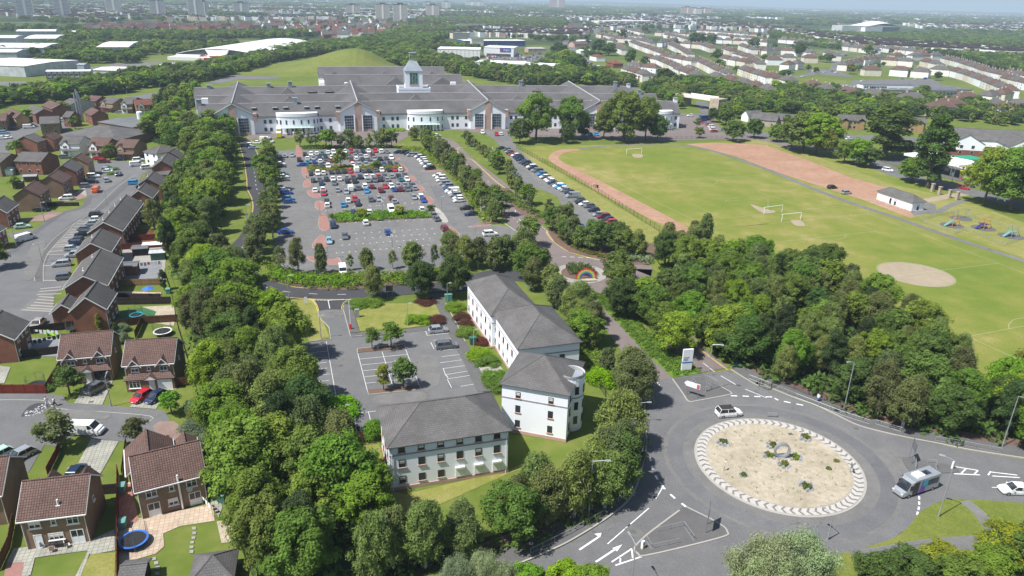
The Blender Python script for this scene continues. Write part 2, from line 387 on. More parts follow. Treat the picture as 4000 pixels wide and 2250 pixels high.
def trunk_mesh(name,H,Rc,mat,z_top=.75,seed=0):
 q=random.Random(seed);mb=MB();r=.018*H+.06
 zz=[0,.3*H,.55*H,z_top*H];P=[Vector((q.uniform(-.2,.2)*i*.5,q.uniform(-.2,.2)*i*.5,z))for i,z in enumerate(zz)]
 for i in range(3):mb.tube(P[i],P[i+1],r*(1-.27*i),r*(1-.27*(i+1)),6,cap=False)
 for i in range(7):
  t=q.uniform(.28,.62);a=q.uniform(0,2*pi);b=Vector((0,0,t*H));e=Vector((cos(a)*Rc*.7,sin(a)*Rc*.7,(t+q.uniform(.1,.25))*H))
  mb.tube(b,e,r*.4,r*.1,4,cap=False)
 return mb.mesh(name,mat)
PROTO={}
def proto(kind,mat,lod,var):
 """(trunk mesh, crown mesh) ; unit tree is 10 m tall"""
 key=(kind,mat,lod,var)
 if key in PROTO:return PROTO[key]
 H=10.0;Rc={'broad':3.6,'birch':3.1,'pine':2.6,'poplar':1.5,'round':3.1,'willow':5.0,'shrub':8.0,'thin':2.6}[kind]
 nc={'broad':130,'birch':120,'pine':60,'poplar':46,'round':40,'willow':120,'shrub':42,'thin':34}[kind]
 n,per,size={0:(nc,150,.165),1:(nc,50,.28),2:(nc//2,36,.46),3:(20,30,.85)}[lod]
 if kind not in('broad','birch')and lod==0:per=270
 if kind=='willow' and lod==0:per,size=330,.15
 if lod==0 and kind=='birch':size=.15
 if kind=='shrub':size*=2.2
 if kind=='round':size*=1.15
 C,Q=clumps(kind,H,Rc,n)
 if lod>=2:Q=Q*(1.35 if lod==2 else 1.9)
 cr=leaf_mesh('crown',C,Q,per,size,mat,droop={'birch':.75,'thin':.7,'willow':.5}.get(kind,0),asp={'birch':.42,'thin':.42,'willow':.4,'pine':.35}.get(kind,.62),jit=.35 if kind=='broad' else.55)
 tk=trunk_mesh('trunk',H,Rc,'bark_birch' if kind in('birch','thin')else 'bark',seed=var)
 PROTO[key]=(tk,cr);return PROTO[key]
NAME={'broad':'broadleaf_tree','birch':'birch_tree','pine':'pine_tree','poplar':'poplar_tree','round':'round_crowned_tree','willow':'willow_tree','shrub':'shrub','thin':'birch_tree'}
def lod_of(p,h=9):
 d=math.hypot(p[0],p[1],60)*9/max(h,6);return 0 if d<185 else 1 if d<340 else 2 if d<650 else 3
def tree(p,kind,mat,h,label,group=None,spread=1.0,name=None,cat=None):
 l=lod_of(p,h if kind!='shrub' else 9);tk,cr=proto(kind,mat,l,rnd.randrange(3 if l<2 else 2))
 s=h/10;z=p[2]if len(p)>2 else 0
 if kind=='shrub':
  o=inst(name or 'shrub',cr,None,(p[0],p[1],z),rnd.uniform(0,6.28),(s*spread,s*spread,s));return tag(o,label,cat or 'shrub',group)
 e=empty(name or NAME[kind],(p[0],p[1],z),rnd.uniform(0,6.28));e.scale=(s*spread,s*spread,s)
 inst('crown',cr,e)
 inst('trunk',tk,e)
 return tag(e,label,cat or 'tree',group)

# ---------------------------------------------------------------- vehicles
def car_profiles(kind):
 """length, half width, belt height, roof height, x of: bonnet start, windscreen base, roof front, roof back, rear glass base"""
 return{'hatch':(4.1,.87,.93,1.47,2.05,1.0,.35,-1.35,-1.85),'saloon':(4.6,.9,.93,1.44,2.3,1.05,.3,-1.1,-1.75),
 'suv':(4.5,.93,1.06,1.68,2.25,1.15,.6,-1.75,-2.1),'van':(5.2,.98,1.25,2.05,2.6,1.75,1.15,-2.5,-2.58)}[kind]
CARM={}
def car_meshes(kind,colk):
 key=(kind,colk)
 if key in CARM:return CARM[key]
 L,hw,zb,zr,xb,xw,xf,xr,xg=car_profiles(kind);col=carpaint(*CARCOL[colk])
 h=L/2;body=MB();van=kind=='van'
 st=[(-h,.82,.42,zb-.12),(-h+.12,.95,.28,zb-.02),(-h+.6,1,.24,zb),(-.5,1,.24,zb),(xw,1,.24,zb-.02),(xw+.5,.99,.24,zb-.1 if not van else zb-.22),(h-.35,.95,.24,zb-.2 if not van else zb-.35),(h-.05,.82,.3,zb-.3 if not van else zb-.5),(h,.74,.4,zb-.4 if not van else zb-.6)]
 S=[]
 for x,k,z0,z1 in st:
  w=hw*k;zm=(z0+z1)/2
  S.append([(x,-w*.94,z0),(x,-w,zm),(x,-w*.95,z1-.03),(x,-w*.8,z1),(x,w*.8,z1),(x,w*.95,z1-.03),(x,w,zm),(x,w*.94,z0)])
 for a,b in zip(S,S[1:]):
  for i in range(8):body.face([a[i],b[i],b[(i+1)%8],a[(i+1)%8]][::-1])
 body.face(S[0]);body.face(S[-1][::-1])
 iw=.76 if not van else.9;bw=hw*.93
 base=[(xg,-bw,zb),(xw,-bw,zb),(xw,bw,zb),(xg,bw,zb)];top=[(xr,-hw*iw,zr),(xf,-hw*iw,zr),(xf,hw*iw,zr),(xr,hw*iw,zr)]
 gl=MB();rl=MB()
 if van:
  xm=.7;A=[(xr-.05,-bw,zb),(xm,-bw,zb),(xm,bw,zb),(xr-.05,bw,zb)];Bt=[(xr,-hw*iw,zr-.06),(xm,-hw*iw,zr-.06),(xm,hw*iw,zr-.06),(xr,hw*iw,zr-.06)]
  body.hexa(A+Bt);base=[(xm,-bw,zb),(xw,-bw,zb),(xw,bw,zb),(xm,bw,zb)];top=[(xm,-hw*iw,zr-.07),(xf,-hw*iw,zr-.07),(xf,hw*iw,zr-.07),(xm,hw*iw,zr-.07)]
 gl.hexa(base+top)
 zt=top[0][2];e=.03
 for(x0,y0,z0),(x1,y1,z1)in zip(base,top):body.tube((x0,y0*1.004,z0),(x1,y1*1.01,z1),.045,.045,4,cap=False)
 if kind!='van':
  xm=(xw+xg)/2-.05
  for s in(-1,1):body.tube((xm,s*bw*1.002,zb),(xm,s*hw*iw*1.01,zt),.05,.05,4,cap=False)
 T=[(x*1.0+(.04 if x>0 else-.04),y*1.03,z-.01)for x,y,z in top];T2=[(x*.97,y*.93,z+.05)for x,y,z in top];body.hexa(T+T2)
 wh=MB();wh.mat(0).tube((0,-.11,0),(0,.11,0),.32,.32,12);wh.mat(1).tube((0,-.118,0),(0,.118,0),.2,.2,8)
 hl=MB();hl.box(0,0,-.07,.1,.32,.14);tl=MB();tl.box(0,0,-.1,.06,.2,.2)
 pl=MB();pl.box(0,0,0,.03,.52,.12);mi=MB();mi.box(0,0,0,.16,.2,.14)
 CARM[key]=dict(body=body.mesh('body',[col],False),windows=gl.mesh('windows',['glass']),wheel=CARM.setdefault('wheel',None)or wh.mesh('wheel',['tyre','rim']),
 headlight=CARM.setdefault('hl',None)or hl.mesh('headlight',['lamp_glass']),tail=CARM.setdefault('tl',None)or tl.mesh('tail_light',['lamp_red']),
 plate=CARM.setdefault('pl',None)or pl.mesh('number_plate',['sign_white']),mirror=mi.mesh('wing_mirror',[col]))
 CARM['wheel']=CARM[key]['wheel'];CARM['hl']=CARM[key]['headlight'];CARM['tl']=CARM[key]['tail'];CARM['pl']=CARM[key]['plate']
 return CARM[key]
def car(p,ang,kind,colk,label,group=None,name=None,cat=None,z=0.0,full=None):
 """p ground point of the middle of the car, ang heading of its nose"""
 M=car_meshes(kind,colk);L,hw,zb,zr=car_profiles(kind)[:4];h=L/2
 e=empty(name or('van' if kind=='van' else 'parked_car'),(p[0],p[1],z),ang);tag(e,label,cat or('van' if kind=='van' else 'car'),group)
 inst('body',M['body'],e);inst('windows',M['windows'],e)
 d=math.hypot(p[0],p[1]);full=d<170 if full is None else full
 for sx in(h*.63,-h*.6):
  for sy in(-1,1):inst('wheel',M['wheel'],e,(sx,sy*(hw-.1),.32))
 if d<330 or full:
  for sy in(-1,1):
   inst('headlight',M['headlight'],e,(h-.1,sy*hw*.62,zb-(.38 if kind!='van' else.6)));inst('tail_light',M['tail'],e,(-h+.03,sy*hw*.68,zb-.22))
 if full:
  inst('number_plate',M['plate'],e,(h+.01,0,.42));inst('number_plate',M['plate'],e,(-h-.01,0,.6))
  for sy in(-1,1):inst('wing_mirror',M['mirror'],e,(car_profiles(kind)[5]-.25,sy*(hw+.08),zb))
 return e

# ---------------------------------------------------------------- street furniture
def lamp(p,h,arm,ang,label,group='street lamps',name='street_lamp',post='metal_galv'):
 e=empty(name,(p[0],p[1],0),ang);tag(e,label,'street lamp',group)
 a=MB();a.tube((0,0,0),(0,0,1.2),.12,.11,8);a.tube((0,0,1.2),(0,0,h),.085,.055,8);a.build('post',post,e)
 if arm:b=MB();b.tube((0,0,h-.05),(arm,0,h+.25),.045,.04,6);b.build('arm',post,e)
 c=MB();c.hexa([(arm-.1,-.12,h+.18),(arm+.65,-.16,h+.22),(arm+.65,.16,h+.22),(arm-.1,.12,h+.18),(arm-.05,-.08,h+.34),(arm+.6,-.1,h+.36),(arm+.6,.1,h+.36),(arm-.05,.08,h+.34)]);c.build('lamp_head','metal_galv',e)
 return e
def rail_fence(pts,label,h=1.0,gap=2.0,name='guard_rail',mat='metal_galv',bars=True,cat='railing',z=0.0,group=None):
 e=empty(name,(pts[0][0],pts[0][1],z));o=Vector((pts[0][0],pts[0][1]));r=MB();b=MB();P=MB()
 for a,c in zip(pts,pts[1:]):
  a=Vector((a[0],a[1]))-o;c=Vector((c[0],c[1]))-o
  r.tube((a.x,a.y,h),(c.x,c.y,h),.03,.03,5);r.tube((a.x,a.y,.18),(c.x,c.y,.18),.025,.025,5)
  L=(c-a).length
  if bars:
   for i in range(int(L/.22)):q=a+(c-a)*(i*.22/L);b.tube((q.x,q.y,.18),(q.x,q.y,h),.011,.011,3,cap=False)
 r.build('rail',mat,e)
 if bars:b.build('infill_bars',mat,e)
 pm=MB();pm.tube((0,0,0),(0,0,h+.05),.04,.04,6);pm=pm.mesh('post',mat)
 for q,a in walk([Vector((p[0],p[1]))-o for p in pts],gap):inst('post',pm,e,(q.x,q.y,0))
 return tag(e,label,cat,group)
def palisade(pts,label,h=1.4,mat='metal_dark',step=.16,post=2.8,name='metal_fence',group=None,z=0.0):
 o=Vector((pts[0][0],pts[0][1]));e=empty(name,(o.x,o.y,z));b=MB();r=MB()
 P=[Vector((p[0],p[1]))-o for p in pts]
 for a,c in zip(P,P[1:]):
  for zz in(.2,h-.15):r.tube((a.x,a.y,zz),(c.x,c.y,zz),.025,.025,4,cap=False)
 for q,a in walk(P,step):b.tube((q.x,q.y,.05),(q.x,q.y,h),.014,.014,3,cap=False)
 r.build('rail',mat,e);b.build('bars',mat,e)
 pm=MB();pm.box(0,0,0,.08,.08,h+.1);pm=pm.mesh('post',mat)
 for i,(q,a)in enumerate(walk(P,post)):
  if i<98:inst('post',pm,e,(q.x,q.y,0),a)
 return tag(e,label,'fence',group)
def board_fence(pts,label,h=1.7,mat='timber_brown',name='timber_fence',group=None):
 o=Vector((pts[0][0],pts[0][1]));e=empty(name,(o.x,o.y,0));b=MB()
 P=[Vector((p[0],p[1]))-o for p in pts]
 for a,c in zip(P,P[1:]):
  m_=(a+c)/2;b.box(m_.x,m_.y,.05,(c-a).length,.04,h,ANG(a,c))
  for zz in(.4,h-.35):b.box(m_.x,m_.y,zz,(c-a).length,.1,.07,ANG(a,c))
 b.build('boards',mat,e);pm=MB();pm.box(0,0,0,.1,.1,h+.1);pm=pm.mesh('post',mat)
 for q,a in walk(P,1.9):inst('post',pm,e,(q.x,q.y,0),a)
 return tag(e,label,'fence',group)
def text_obj(name,body,size,mat,parent,loc,rot,align='CENTER',ext=.01):
 c=bpy.data.curves.new(name,'FONT');c.body=body;c.size=size;c.align_x=align;c.extrude=ext;c.resolution_u=2
 t=bpy.data.objects.new(name+'_tmp',c);COL.objects.link(t);bpy.context.view_layer.update()
 me=bpy.data.meshes.new_from_object(t.evaluated_get(bpy.context.evaluated_depsgraph_get()));bpy.data.objects.remove(t)
 me.materials.clear();me.materials.append(MATS[mat]);o=bpy.data.objects.new(name,me);COL.objects.link(o)
 if parent is not None:o.parent=parent
 o.location=loc;o.rotation_euler=rot;return o
def person(p,ang,top,legs,label,stride=.25,hold=None,z=0.0):
 e=empty('person',(p[0],p[1],z),ang);tag(e,label,'person')
 J=[(0,0,.95),(0,0,1.25),(0,0,1.42),(0,0,1.52),(.02,0,1.68),
 (0,.1,.9),(stride*.5,.1,.5),(stride*.6-.1,.1,.06),(stride*.6+.08,.1,.03),
 (0,-.1,.9),(-stride*.2,-.1,.5),(-stride-.1,-.1,.08),(-stride+.06,-.1,.03),
 (0,.2,1.38),(.03,.25,1.1),(.18,.22,.93),(0,-.2,1.38),(-.02,-.25,1.1),(.1,-.24,.88)]
 Rd=[.15,.17,.13,.055,.1,.09,.06,.045,.035,.09,.06,.045,.035,.065,.045,.032,.065,.045,.032]
 E_=[(0,1),(1,2),(2,3),(3,4),(0,5),(5,6),(6,7),(7,8),(0,9),(9,10),(10,11),(11,12),(2,13),(13,14),(14,15),(2,16),(16,17),(17,18)]
 me=bpy.data.meshes.new('body');me.from_pydata(J,E_,[]);o=bpy.data.objects.new('body',me);COL.objects.link(o);o.parent=e
 sk=o.modifiers.new('skin','SKIN')
 for i,v in enumerate(me.skin_vertices[0].data):v.radius=(Rd[i],Rd[i]);v.use_root=i==0
 o.modifiers.new('sub','SUBSURF').levels=1;o.modifiers['sub'].render_levels=1
 me.materials.append(MATS['skin'])
 t=MB();t.hexa([(-.13,-.2,.9),(.14,-.2,.9),(.14,.2,.9),(-.13,.2,.9),(-.12,-.24,1.44),(.12,-.24,1.44),(.12,.24,1.44),(-.12,.24,1.44)])
 for s_,j in((1,13),(-1,16)):t.tube(J[j],J[j+1],.08,.06,6)
 t.build('shirt',top,e)
 l=MB()
 for k in(5,9):l.tube((J[k][0],J[k][1],.96),J[k+1],.115,.085,8);l.tube(J[k+1],J[k+2],.085,.06,8)
 l.build('trousers',legs,e);hm=MB();hm.tube((0,0,1.68),(0,0,1.81),.115,.06,8);hm.build('hair','bark',e)
 return e
# ---------------------------------------------------------------- the lie of the land
def far_ground():
 m=bpy.data.materials.new('ground');t,N,L,B=nodes(m);co=tc(t)
 near=MATS['grass'].node_tree
 a=noise(t,.03,6,co);b=noise(t,.3,5,co);mx=N.new('ShaderNodeMix');mx.inputs[0].default_value=.5;L.new(a.outputs[0],mx.inputs[2]);L.new(b.outputs[0],mx.inputs[3])
 r1=ramp(t,[(.3,(.085,.125,.022)),(.5,(.12,.16,.03)),(.7,(.2,.2,.06))]);L.new(mx.outputs[0],r1.inputs[0])
 c=noise(t,.0035,7,co,.62);r2=ramp(t,[(.38,(.03,.05,.022)),(.5,(.045,.07,.028)),(.56,(.1,.13,.05)),(.66,(.2,.2,.1))]);L.new(c.outputs[0],r2.inputs[0])
 vl=N.new('ShaderNodeVectorMath');vl.operation='LENGTH';L.new(co,vl.inputs[0])
 mr=N.new('ShaderNodeMapRange');mr.inputs[1].default_value=700;mr.inputs[2].default_value=1300;L.new(vl.outputs['Value'],mr.inputs[0])
 L.new(mixc(t,mr.outputs[0],r1.outputs[0],r2.outputs[0]),B.inputs['Base Color']);B.inputs['Roughness'].default_value=1;B.inputs['Specular IOR Level'].default_value=.1
 MATS['ground']=m
far_ground()
mb=MB()
mb.face([(40000*cos(2*pi*i/48),40000*sin(2*pi*i/48),-.03)for i in range(48)]);tag(mb.build('ground','ground'),kind='structure')

Z=.01
RA=np.array([[p.x,p.y]for p in GP('D2 1728,240 1905,600 2200,760 D3 350,895 750,835 905,600 880,430 740,270 520,140 200,15 D2 2020,0 1770,130')])
def fit(P):
 M=np.c_[2*P,np.ones(len(P))];s=np.linalg.lstsq(M,(P**2).sum(1),rcond=None)[0];return Vector((s[0],s[1])),math.sqrt(s[2]+s[0]**2+s[1]**2)
RC,RR=fit(RA)
CC,CR=fit(np.array([[p.x,p.y]for p in GP('B3 1038,1310 1170,1268 1480,1290 1640,1345 C3 1748,110 1600,170 1400,165 1145,85')]))
def circle(c,r,n=64,a0=0,a1=2*pi):return[(c[0]+r*cos(a0+(a1-a0)*i/n),c[1]+r*sin(a0+(a1-a0)*i/n))for i in range(n+(a1-a0<6.2))]
# park and playing fields
sheet('playing_field_grass',GP('V 1255,372 1400,366 1700,361 1850,355 2030,368 2250,420 2420,500 2700,610 2900,800 2950,1200 2500,1180 1900,900 1690,800 1660,690'),.004,'grass_pitch')
sheet('verge',GP('B2 60,200 1400,985 1300,1120 930,900 0,190'),.012,'grass_dry')
sheet('verge',GP('B3 -400,20 0,110 400,250 800,400 1200,540 1560,620 1600,650 1800,700 2415,900 2700,1000 2700,1300 2415,1230 1500,900 1120,620 800,470 0,170 -400,110'),.008,'grass_dry')
sheet('red_blaes_pitch',GP('B2 1640,152 1900,140 2415,160 B3 0,172 400,312 800,475 1125,560 1300,640 1500,800 1340,850 960,700 0,390 B2 2415,385 2100,262 1830,192'),.02,'blaes')
sheet('red_blaes_track',curve(GP('B2 640,203 500,200 400,225 350,265 360,310 500,405 900,650 1400,905 1640,1030 1760,1130'),6)+curve(GP('B2 1880,1130 1640,930 1100,640 700,430 480,320 440,285 450,262 520,228 640,212'),6),.02,'blaes')
sheet('park_path',ribbon(curve(GP('B2 640,200 850,172 1100,160 1500,166 1750,185 2000,250 2415,395 B3 0,395 600,640 1200,845 1500,950 2000,1120 2415,1255 2800,1390'),6),2.6),.026,'asphalt_old')
sheet('worn_circle',circle(CC,CR-.2),.022,'worn_earth')
sheet('worn_strip',GP('B3 880,1435 C3 990,145 1210,112 1100,62 900,100'),.018,'worn_earth')
for s in('B2 1140,245 1230,250 1220,280 1150,275','B2 2250,720 2415,770 B3 60,780 60,800 -50,800','B3 215,870 300,870 350,920 260,920'):sheet('goalmouth',curve(GP(s),4,True),.016,'worn_earth')
def line(name,s,w=.12,z=.03,mat='paint_white',closed=False,sm=0):
 p=GP(s)if isinstance(s,str)else s
 if sm:p=curve(p,sm)
 return sheet(name,ribbon(p,w*.75),z,'paint_faint')
for s in('B3 50,1080 1025,975','B3 1025,975 -100,600','B2 1900,955 2415,900 B3 0,905 950,810','B3 950,810 2415,1370','B2 1890,960 2415,1300','B2 1960,860 2415,805 B3 0,800 770,730','B2 700,365 1240,640 1750,885','B2 1100,525 2415,440','B2 2010,690 2415,665 B3 0,800','B3 880,1440 2180,1275','C3 1885,640 2415,540','C3 1885,640 2415,880','B2 1720,730 2000,860'):line('pitch_line',s,.13)
line('pitch_line',circle(CC,CR,72)+[circle(CC,CR,72)[0]],.13,.034)
c2=G1('B2 1710,490');line('pitch_line',circle(c2,9.15,60)+[circle(c2,9.15,60)[0]],.12)
line('pitch_line','B3 735,1005 720,1035 640,1055 540,1060 400,1048',.12,sm=6);line('pitch_line','B2 2010,695 2050,670 2140,655',.12,sm=6);line('pitch_line','C3 2280,565 2270,530 2320,480 2415,463',.12,sm=6)
# roads and paved areas
sheet('road',ribbon(curve(GP('B3 -1500,-60 -600,0 0,62 400,150 700,235 1000,335 1250,440 1550,510 1900,600 2415,740 2900,880'),6),11),.03,'asphalt')
sheet('forecourt',GP('B3 1040,315 1290,262 1700,240 2030,330 2060,560 1600,455 1230,362'),.036,'pavement')
sheet('parking_yard',GP('B3 700,60 1240,82 1560,100 1700,220 1300,225 1180,110 760,140'),.024,'asphalt')
sheet('footpath',ribbon(curve(GP('B3 1470,690 1600,665 1720,640 1900,620'),5),4),.028,'worn_earth')
sheet('footpath',ribbon(curve(GP('B3 1450,800 1600,790 1720,730 1860,680'),5),2.4),.032,'asphalt_old')
sheet('footpath',GP('B3 1340,790 1500,700 1580,720 1590,790 1380,830'),.024,'asphalt_old')
sheet('hospital_forecourt',GP('B0 2330,130 2415,95 B1 60,125 200,90 420,100 700,140 760,210 980,160 1290,165 1440,75 1480,20 1900,20 2200,60 2400,80 B2 700,100 1200,130 2000,105 2415,110 2415,60 1600,20 800,0 0,-20 B1 1400,-40 600,-40 200,40 0,50 B0 2330,80'),.016,'asphalt_pink')
sheet('hospital_road',ribbon(curve(GP('A2 1300,1390 1700,1370 2000,1385 2300,1395 2576,1410 A3 300,1500'),6),8),.028,'asphalt_pink')
sheet('parking_bay',GP('A2 1640,1180 1900,1140 2010,1170 2100,1300 2000,1360 1750,1330 1640,1290'),.03,'asphalt_pink')
sheet('approach_road',ribbon(curve(GP('B1 1600,90 1760,120 1850,200 1960,320 2080,420 2230,540 2400,690 B2 60,830 170,960 290,1090 420,1200 560,1270'),6),10),.034,'asphalt_pink')
sheet('bus_bay',GP('B1 1960,215 2060,300 2300,480 2415,580 2415,640 2300,560 2040,380 1960,300'),.038,'asphalt_pink')
MR=G1('B2 640,1375')
sheet('mini_roundabout_road',circle(MR,13.5),.042,'asphalt_pink')
sheet('turning_area',GP('B2 560,1290 1000,1240 1330,1310 1310,1400 1150,1449 C2 1130,0 1330,10 1310,80 1180,120 1200,260 900,300'),.046,'asphalt_pink')
sheet('carriageway',ribbon(curve(GP('C2 700,150 810,300 960,480 1090,650 1230,830 1400,1050'),6),6.6),.05,'asphalt_pink')
sheet('carriageway',ribbon(curve(GP('C2 1130,90 1290,290 1440,480 1590,690 1720,820 1900,960'),6),7.2),.05,'asphalt_pink')
sheet('car_park_surface',GP('B1 190,215 420,205 1290,190 1480,230 1580,300 1770,420 1960,640 2110,880 2150,915 2290,915 2440,950 2440,1090 2060,1120 1920,1260 1500,1370 900,1400 300,1385 200,1300 170,1100 235,900 230,700 200,450'),.02,'asphalt_old')
sheet('car_park_surface',GP('B2 -330,-10 -60,20 60,200 400,500 880,830 1000,900 900,990 560,1000 560,880 420,640 0,470 B1 2415,300 2290,160 2260,120'),.024,'asphalt_old')
ring=curve(GP('B0 2300,120 2340,200 2380,320 2400,430 B1 -5,480 5,570 50,660 65,760 30,880 B0 2385,1010 2300,1110 2225,1215 2200,1330 C1 60,160 215,207 400,228 650,243 930,240 1200,213 1450,190 1750,176 1950,150 2250,60 B2 200,1400 450,1330'),7)
sheet('ring_road',ribbon(ring,7.0),.054,'asphalt_new')
sheet('junction',GP('C1 540,300 585,402 825,387 860,330 900,295'),.058,'asphalt_new')
sheet('office_car_park',GP('C1 583,398 600,470 650,515 690,560 705,670 430,705 480,1000 540,1340 640,1420 D1 800,0 850,105 990,150 1160,130 C1 1500,1500 2300,1300 2130,1160 1830,555 1600,575 895,642 825,387'),.05,'asphalt')
sheet('footpath',ribbon(GP('C1 1690,240 1760,420 1850,560 2000,840 2160,1160'),2.6),.1,'pavement',.02)
sheet('footpath',ribbon(curve(GP('C1 900,300 870,340 880,420 930,600 960,625'),5),2.0),.1,'pavement',.02)
sheet('footpath',ribbon(GP('C1 905,632 1300,600 1640,562 1790,545'),1.8),.104,'pavement',.02)
sheet('dry_lawn',GP('C1 920,375 1200,330 1690,330 1775,515 1450,560 980,592'),.11,'grass_dry',.02)
sheet('footpath',GP('C1 1880,505 2080,470 2130,520 1900,545'),.11,'concrete_slab',.02)
sheet('footpath',GP('C1 2110,940 2300,910 2330,960 2140,990'),.11,'concrete_slab',.02)
sheet('planting_bed',GP('C1 955,755 1400,715 1408,750 960,795'),.13,'mulch',.02);sheet('planting_bed',GP('C1 1055,1145 1540,1100 1550,1138 1062,1185'),.13,'mulch',.02)
sheet('lawn',GP('D1 1000,160 1150,150 1270,640 1400,680 2415,440 D2 270,300 270,390 0,470 D1 1450,900 1050,950'),.012,'grass_dry')
sheet('dry_verge',GP('V 725,755 790,752 805,790 830,850 780,860 740,800'),.06,'grass_dry')
sheet('roundabout_road',GP('C2 1300,1050 1270,1250 1270,1449 D2 1287,200 1235,480 1130,720 930,900 600,1110 380,1220 120,1330 -100,1420 -400,1540 -400,1800 900,1800 2200,1600 D3 300,1440 690,1245 900,1190 1170,1105 1330,985 1420,870 1560,780 1700,735 1930,735 2415,770 3000,800 3000,430 2415,352 1900,270 1600,210 1240,140 880,10 C3 660,1400 450,1300 250,1230 0,1130 C2 2290,1100 2050,958'),.046,'asphalt')
sheet('road_band',circle(RC,17.2,64),.054,'asphalt_old')
sheet('worn_lane',ribbon(circle(RC,15.4,90)+[circle(RC,15.4,90)[0]],2.3),.074,'asphalt_lane')
kN=curve(GP('C2 2060,955 2290,1095 C3 0,1125 250,1225 450,1295 660,1395 870,1490 D3 1240,135 1600,205 1900,265 2415,345 3000,425'),6)
kW=curve(GP('C2 1262,1200 1262,1449 D2 1280,200 1228,480 1122,720 925,895 595,1105 375,1215 115,1325 -105,1415 -400,1530'),6)
def offset(p,d):
 o=[]
 for i in range(len(p)):
  a=p[max(0,i-1)];b=p[min(len(p)-1,i+1)];v=Vector((b[0]-a[0],b[1]-a[1])).normalized();o.append(Vector((p[i][0]-v.y*d,p[i][1]+v.x*d)))
 return o
sheet('pavement',ribbon(offset(kN,1.9),3.2),.14,'pavement',.02);sheet('kerb',ribbon(offset(kN,.15),.25),.15,'kerbstone',.02)
sheet('pavement',ribbon(offset(kW,-2.0),3.4),.14,'pavement',.02);sheet('kerb',ribbon(offset(kW,-.15),.25),.15,'kerbstone',.02)
sheet('bare_earth',ribbon(offset(kN,4.6),2.2),.1,'mulch',.02);sheet('bare_earth',ribbon(offset(kW,-4.6),1.6),.1,'mulch',.02)
sheet('grass_corner',curve(GP('D3 690,1240 900,1185 1170,1100 1330,980 1420,865 1560,775 1700,730 1930,730 2415,765'),4)+GP('D3 3000,800 3000,1500 200,1500'),.1,'grass',.02)
sheet('footpath',ribbon(curve(GP('D3 1850,745 2000,870 2080,990 2200,1080'),4),1.7),.12,'asphalt_old',.02);sheet('footpath',ribbon(curve(GP('D3 800,1270 1100,1240 1600,1160 2000,1130 2500,1060'),4),2.4),.12,'asphalt_old',.02)
sheet('splitter_island',GP('L 930,825 1180,1185 1275,1335 1360,1385 1500,1370 2320,1215 2355,1180 2340,1150 2100,1020 1660,715'),.15,'pavement',.02)
sheet('splitter_island',curve(GP('D2 1570,840 1640,808 1850,910 1990,990 2022,1040 2010,1072 1700,1155 1260,1255 1195,1240 1160,1190 1250,1092 1400,975'),3,True),.15,'pavement',.02)
sheet('splitter_island',curve(GP('D3 1265,345 1340,338 1500,375 1700,405 1785,440 1790,470 1700,482 1480,485 1340,470'),3,True),.15,'pavement',.02)
for nm,s in(('kerb','L 925,830 1180,1190 1275,1340 1360,1390 1500,1375 2320,1220 2360,1180 2345,1150 2100,1015'),('kerb','D2 1640,802 1850,905 1990,985 2030,1040 2010,1078 1700,1162 1260,1262 1190,1245 1155,1190 1250,1085 1400,968 1580,835')):
 sheet(nm,ribbon(curve(GP(s),3),.22),.16,'kerbstone',.02)
sheet('central_reservation',GP('C2 760,240 870,232 1010,400 1180,490 1330,640 1510,800 1640,860 1785,988 1515,1032 1250,785 1010,525 790,300'),.16,'grass_lush',.02)
# the big roundabout island
sheet('roundabout_kerb',circle(RC,RR+.05,96),.1,'kerbstone',.02)
sheet('chevron_band',circle(RC,RR-.3,96),.17,'chev_light',.02)
sheet('roundabout_kerb',circle(RC,RR-1.72,96),.195,'kerbstone',.02)
sheet('gravel_island',circle(RC,RR-1.85,96),.24,'gravel',.02)
mb=MB();nchev=62
for i in range(nchev):
 a=2*pi*i/nchev;
 def pp(r,t):return(RC[0]+r*cos(t),RC[1]+r*sin(t),.2)
 r0,r1,rm=RR-1.68,RR-.35,RR-1.02;s=2*pi/nchev*.3;t=2*pi/nchev*.38
 mb.face([pp(r0,a),pp(rm,a-t),pp(rm,a-t+s),pp(r0,a+s)][::-1]);mb.face([pp(rm,a-t),pp(r1,a),pp(r1,a+s),pp(rm,a-t+s)][::-1])
tag(mb.build('chevron_blocks','chev_dark'),kind='structure')
# mini roundabout with its shrub mound
sheet('mini_roundabout_apron',circle(MR,6.9),.09,'concrete_slab',.03);sheet('mini_roundabout_kerb',circle(MR,5.0),.2,'kerbstone',.03);sheet('mulch_mound',circle(MR,4.8),.24,'mulch',.03)
# painted markings
def dash(s,n,L,w=.12,z=.075,mat='paint_white',name='road_marking'):
 p=GP(s)if isinstance(s,str)else s;mb=MB();a,b=Vector(p[0][:2]),Vector(p[-1][:2])
 tot=sum(((Vector(q[:2])-Vector(r_[:2])).length for q,r_ in zip(p[1:],p)))
 for i in range(n):
  st=(tot-L)*i/max(1,n-1);W=walk(p,L/2,st)[:3]
  if len(W)>1:mb.prism(ribbon([W[0][0],W[-1][0]],w),z-.004,z,side=False)
 return tag(mb.build(name,mat),kind='structure')
def mark(s,w=.12,z=.075,mat='paint_white',sm=0,name='road_marking'):
 p=GP(s)if isinstance(s,str)else s;return sheet(name,ribbon(curve(p,sm)if sm else p,w),z,mat)
dash('D2 1300,330 1325,440 1355,510 1410,600 1465,655 1535,718 1650,805',6,1.0,.32,.06)
mark('D2 1390,565 1428,602 1356,728',.14,.064);dash('D2 1290,812 900,1150',2,5.2,.14,.06);dash('C2 2065,1200 2480,1212 C3 60,1235 330,1290',7,1.1,.3,.06)
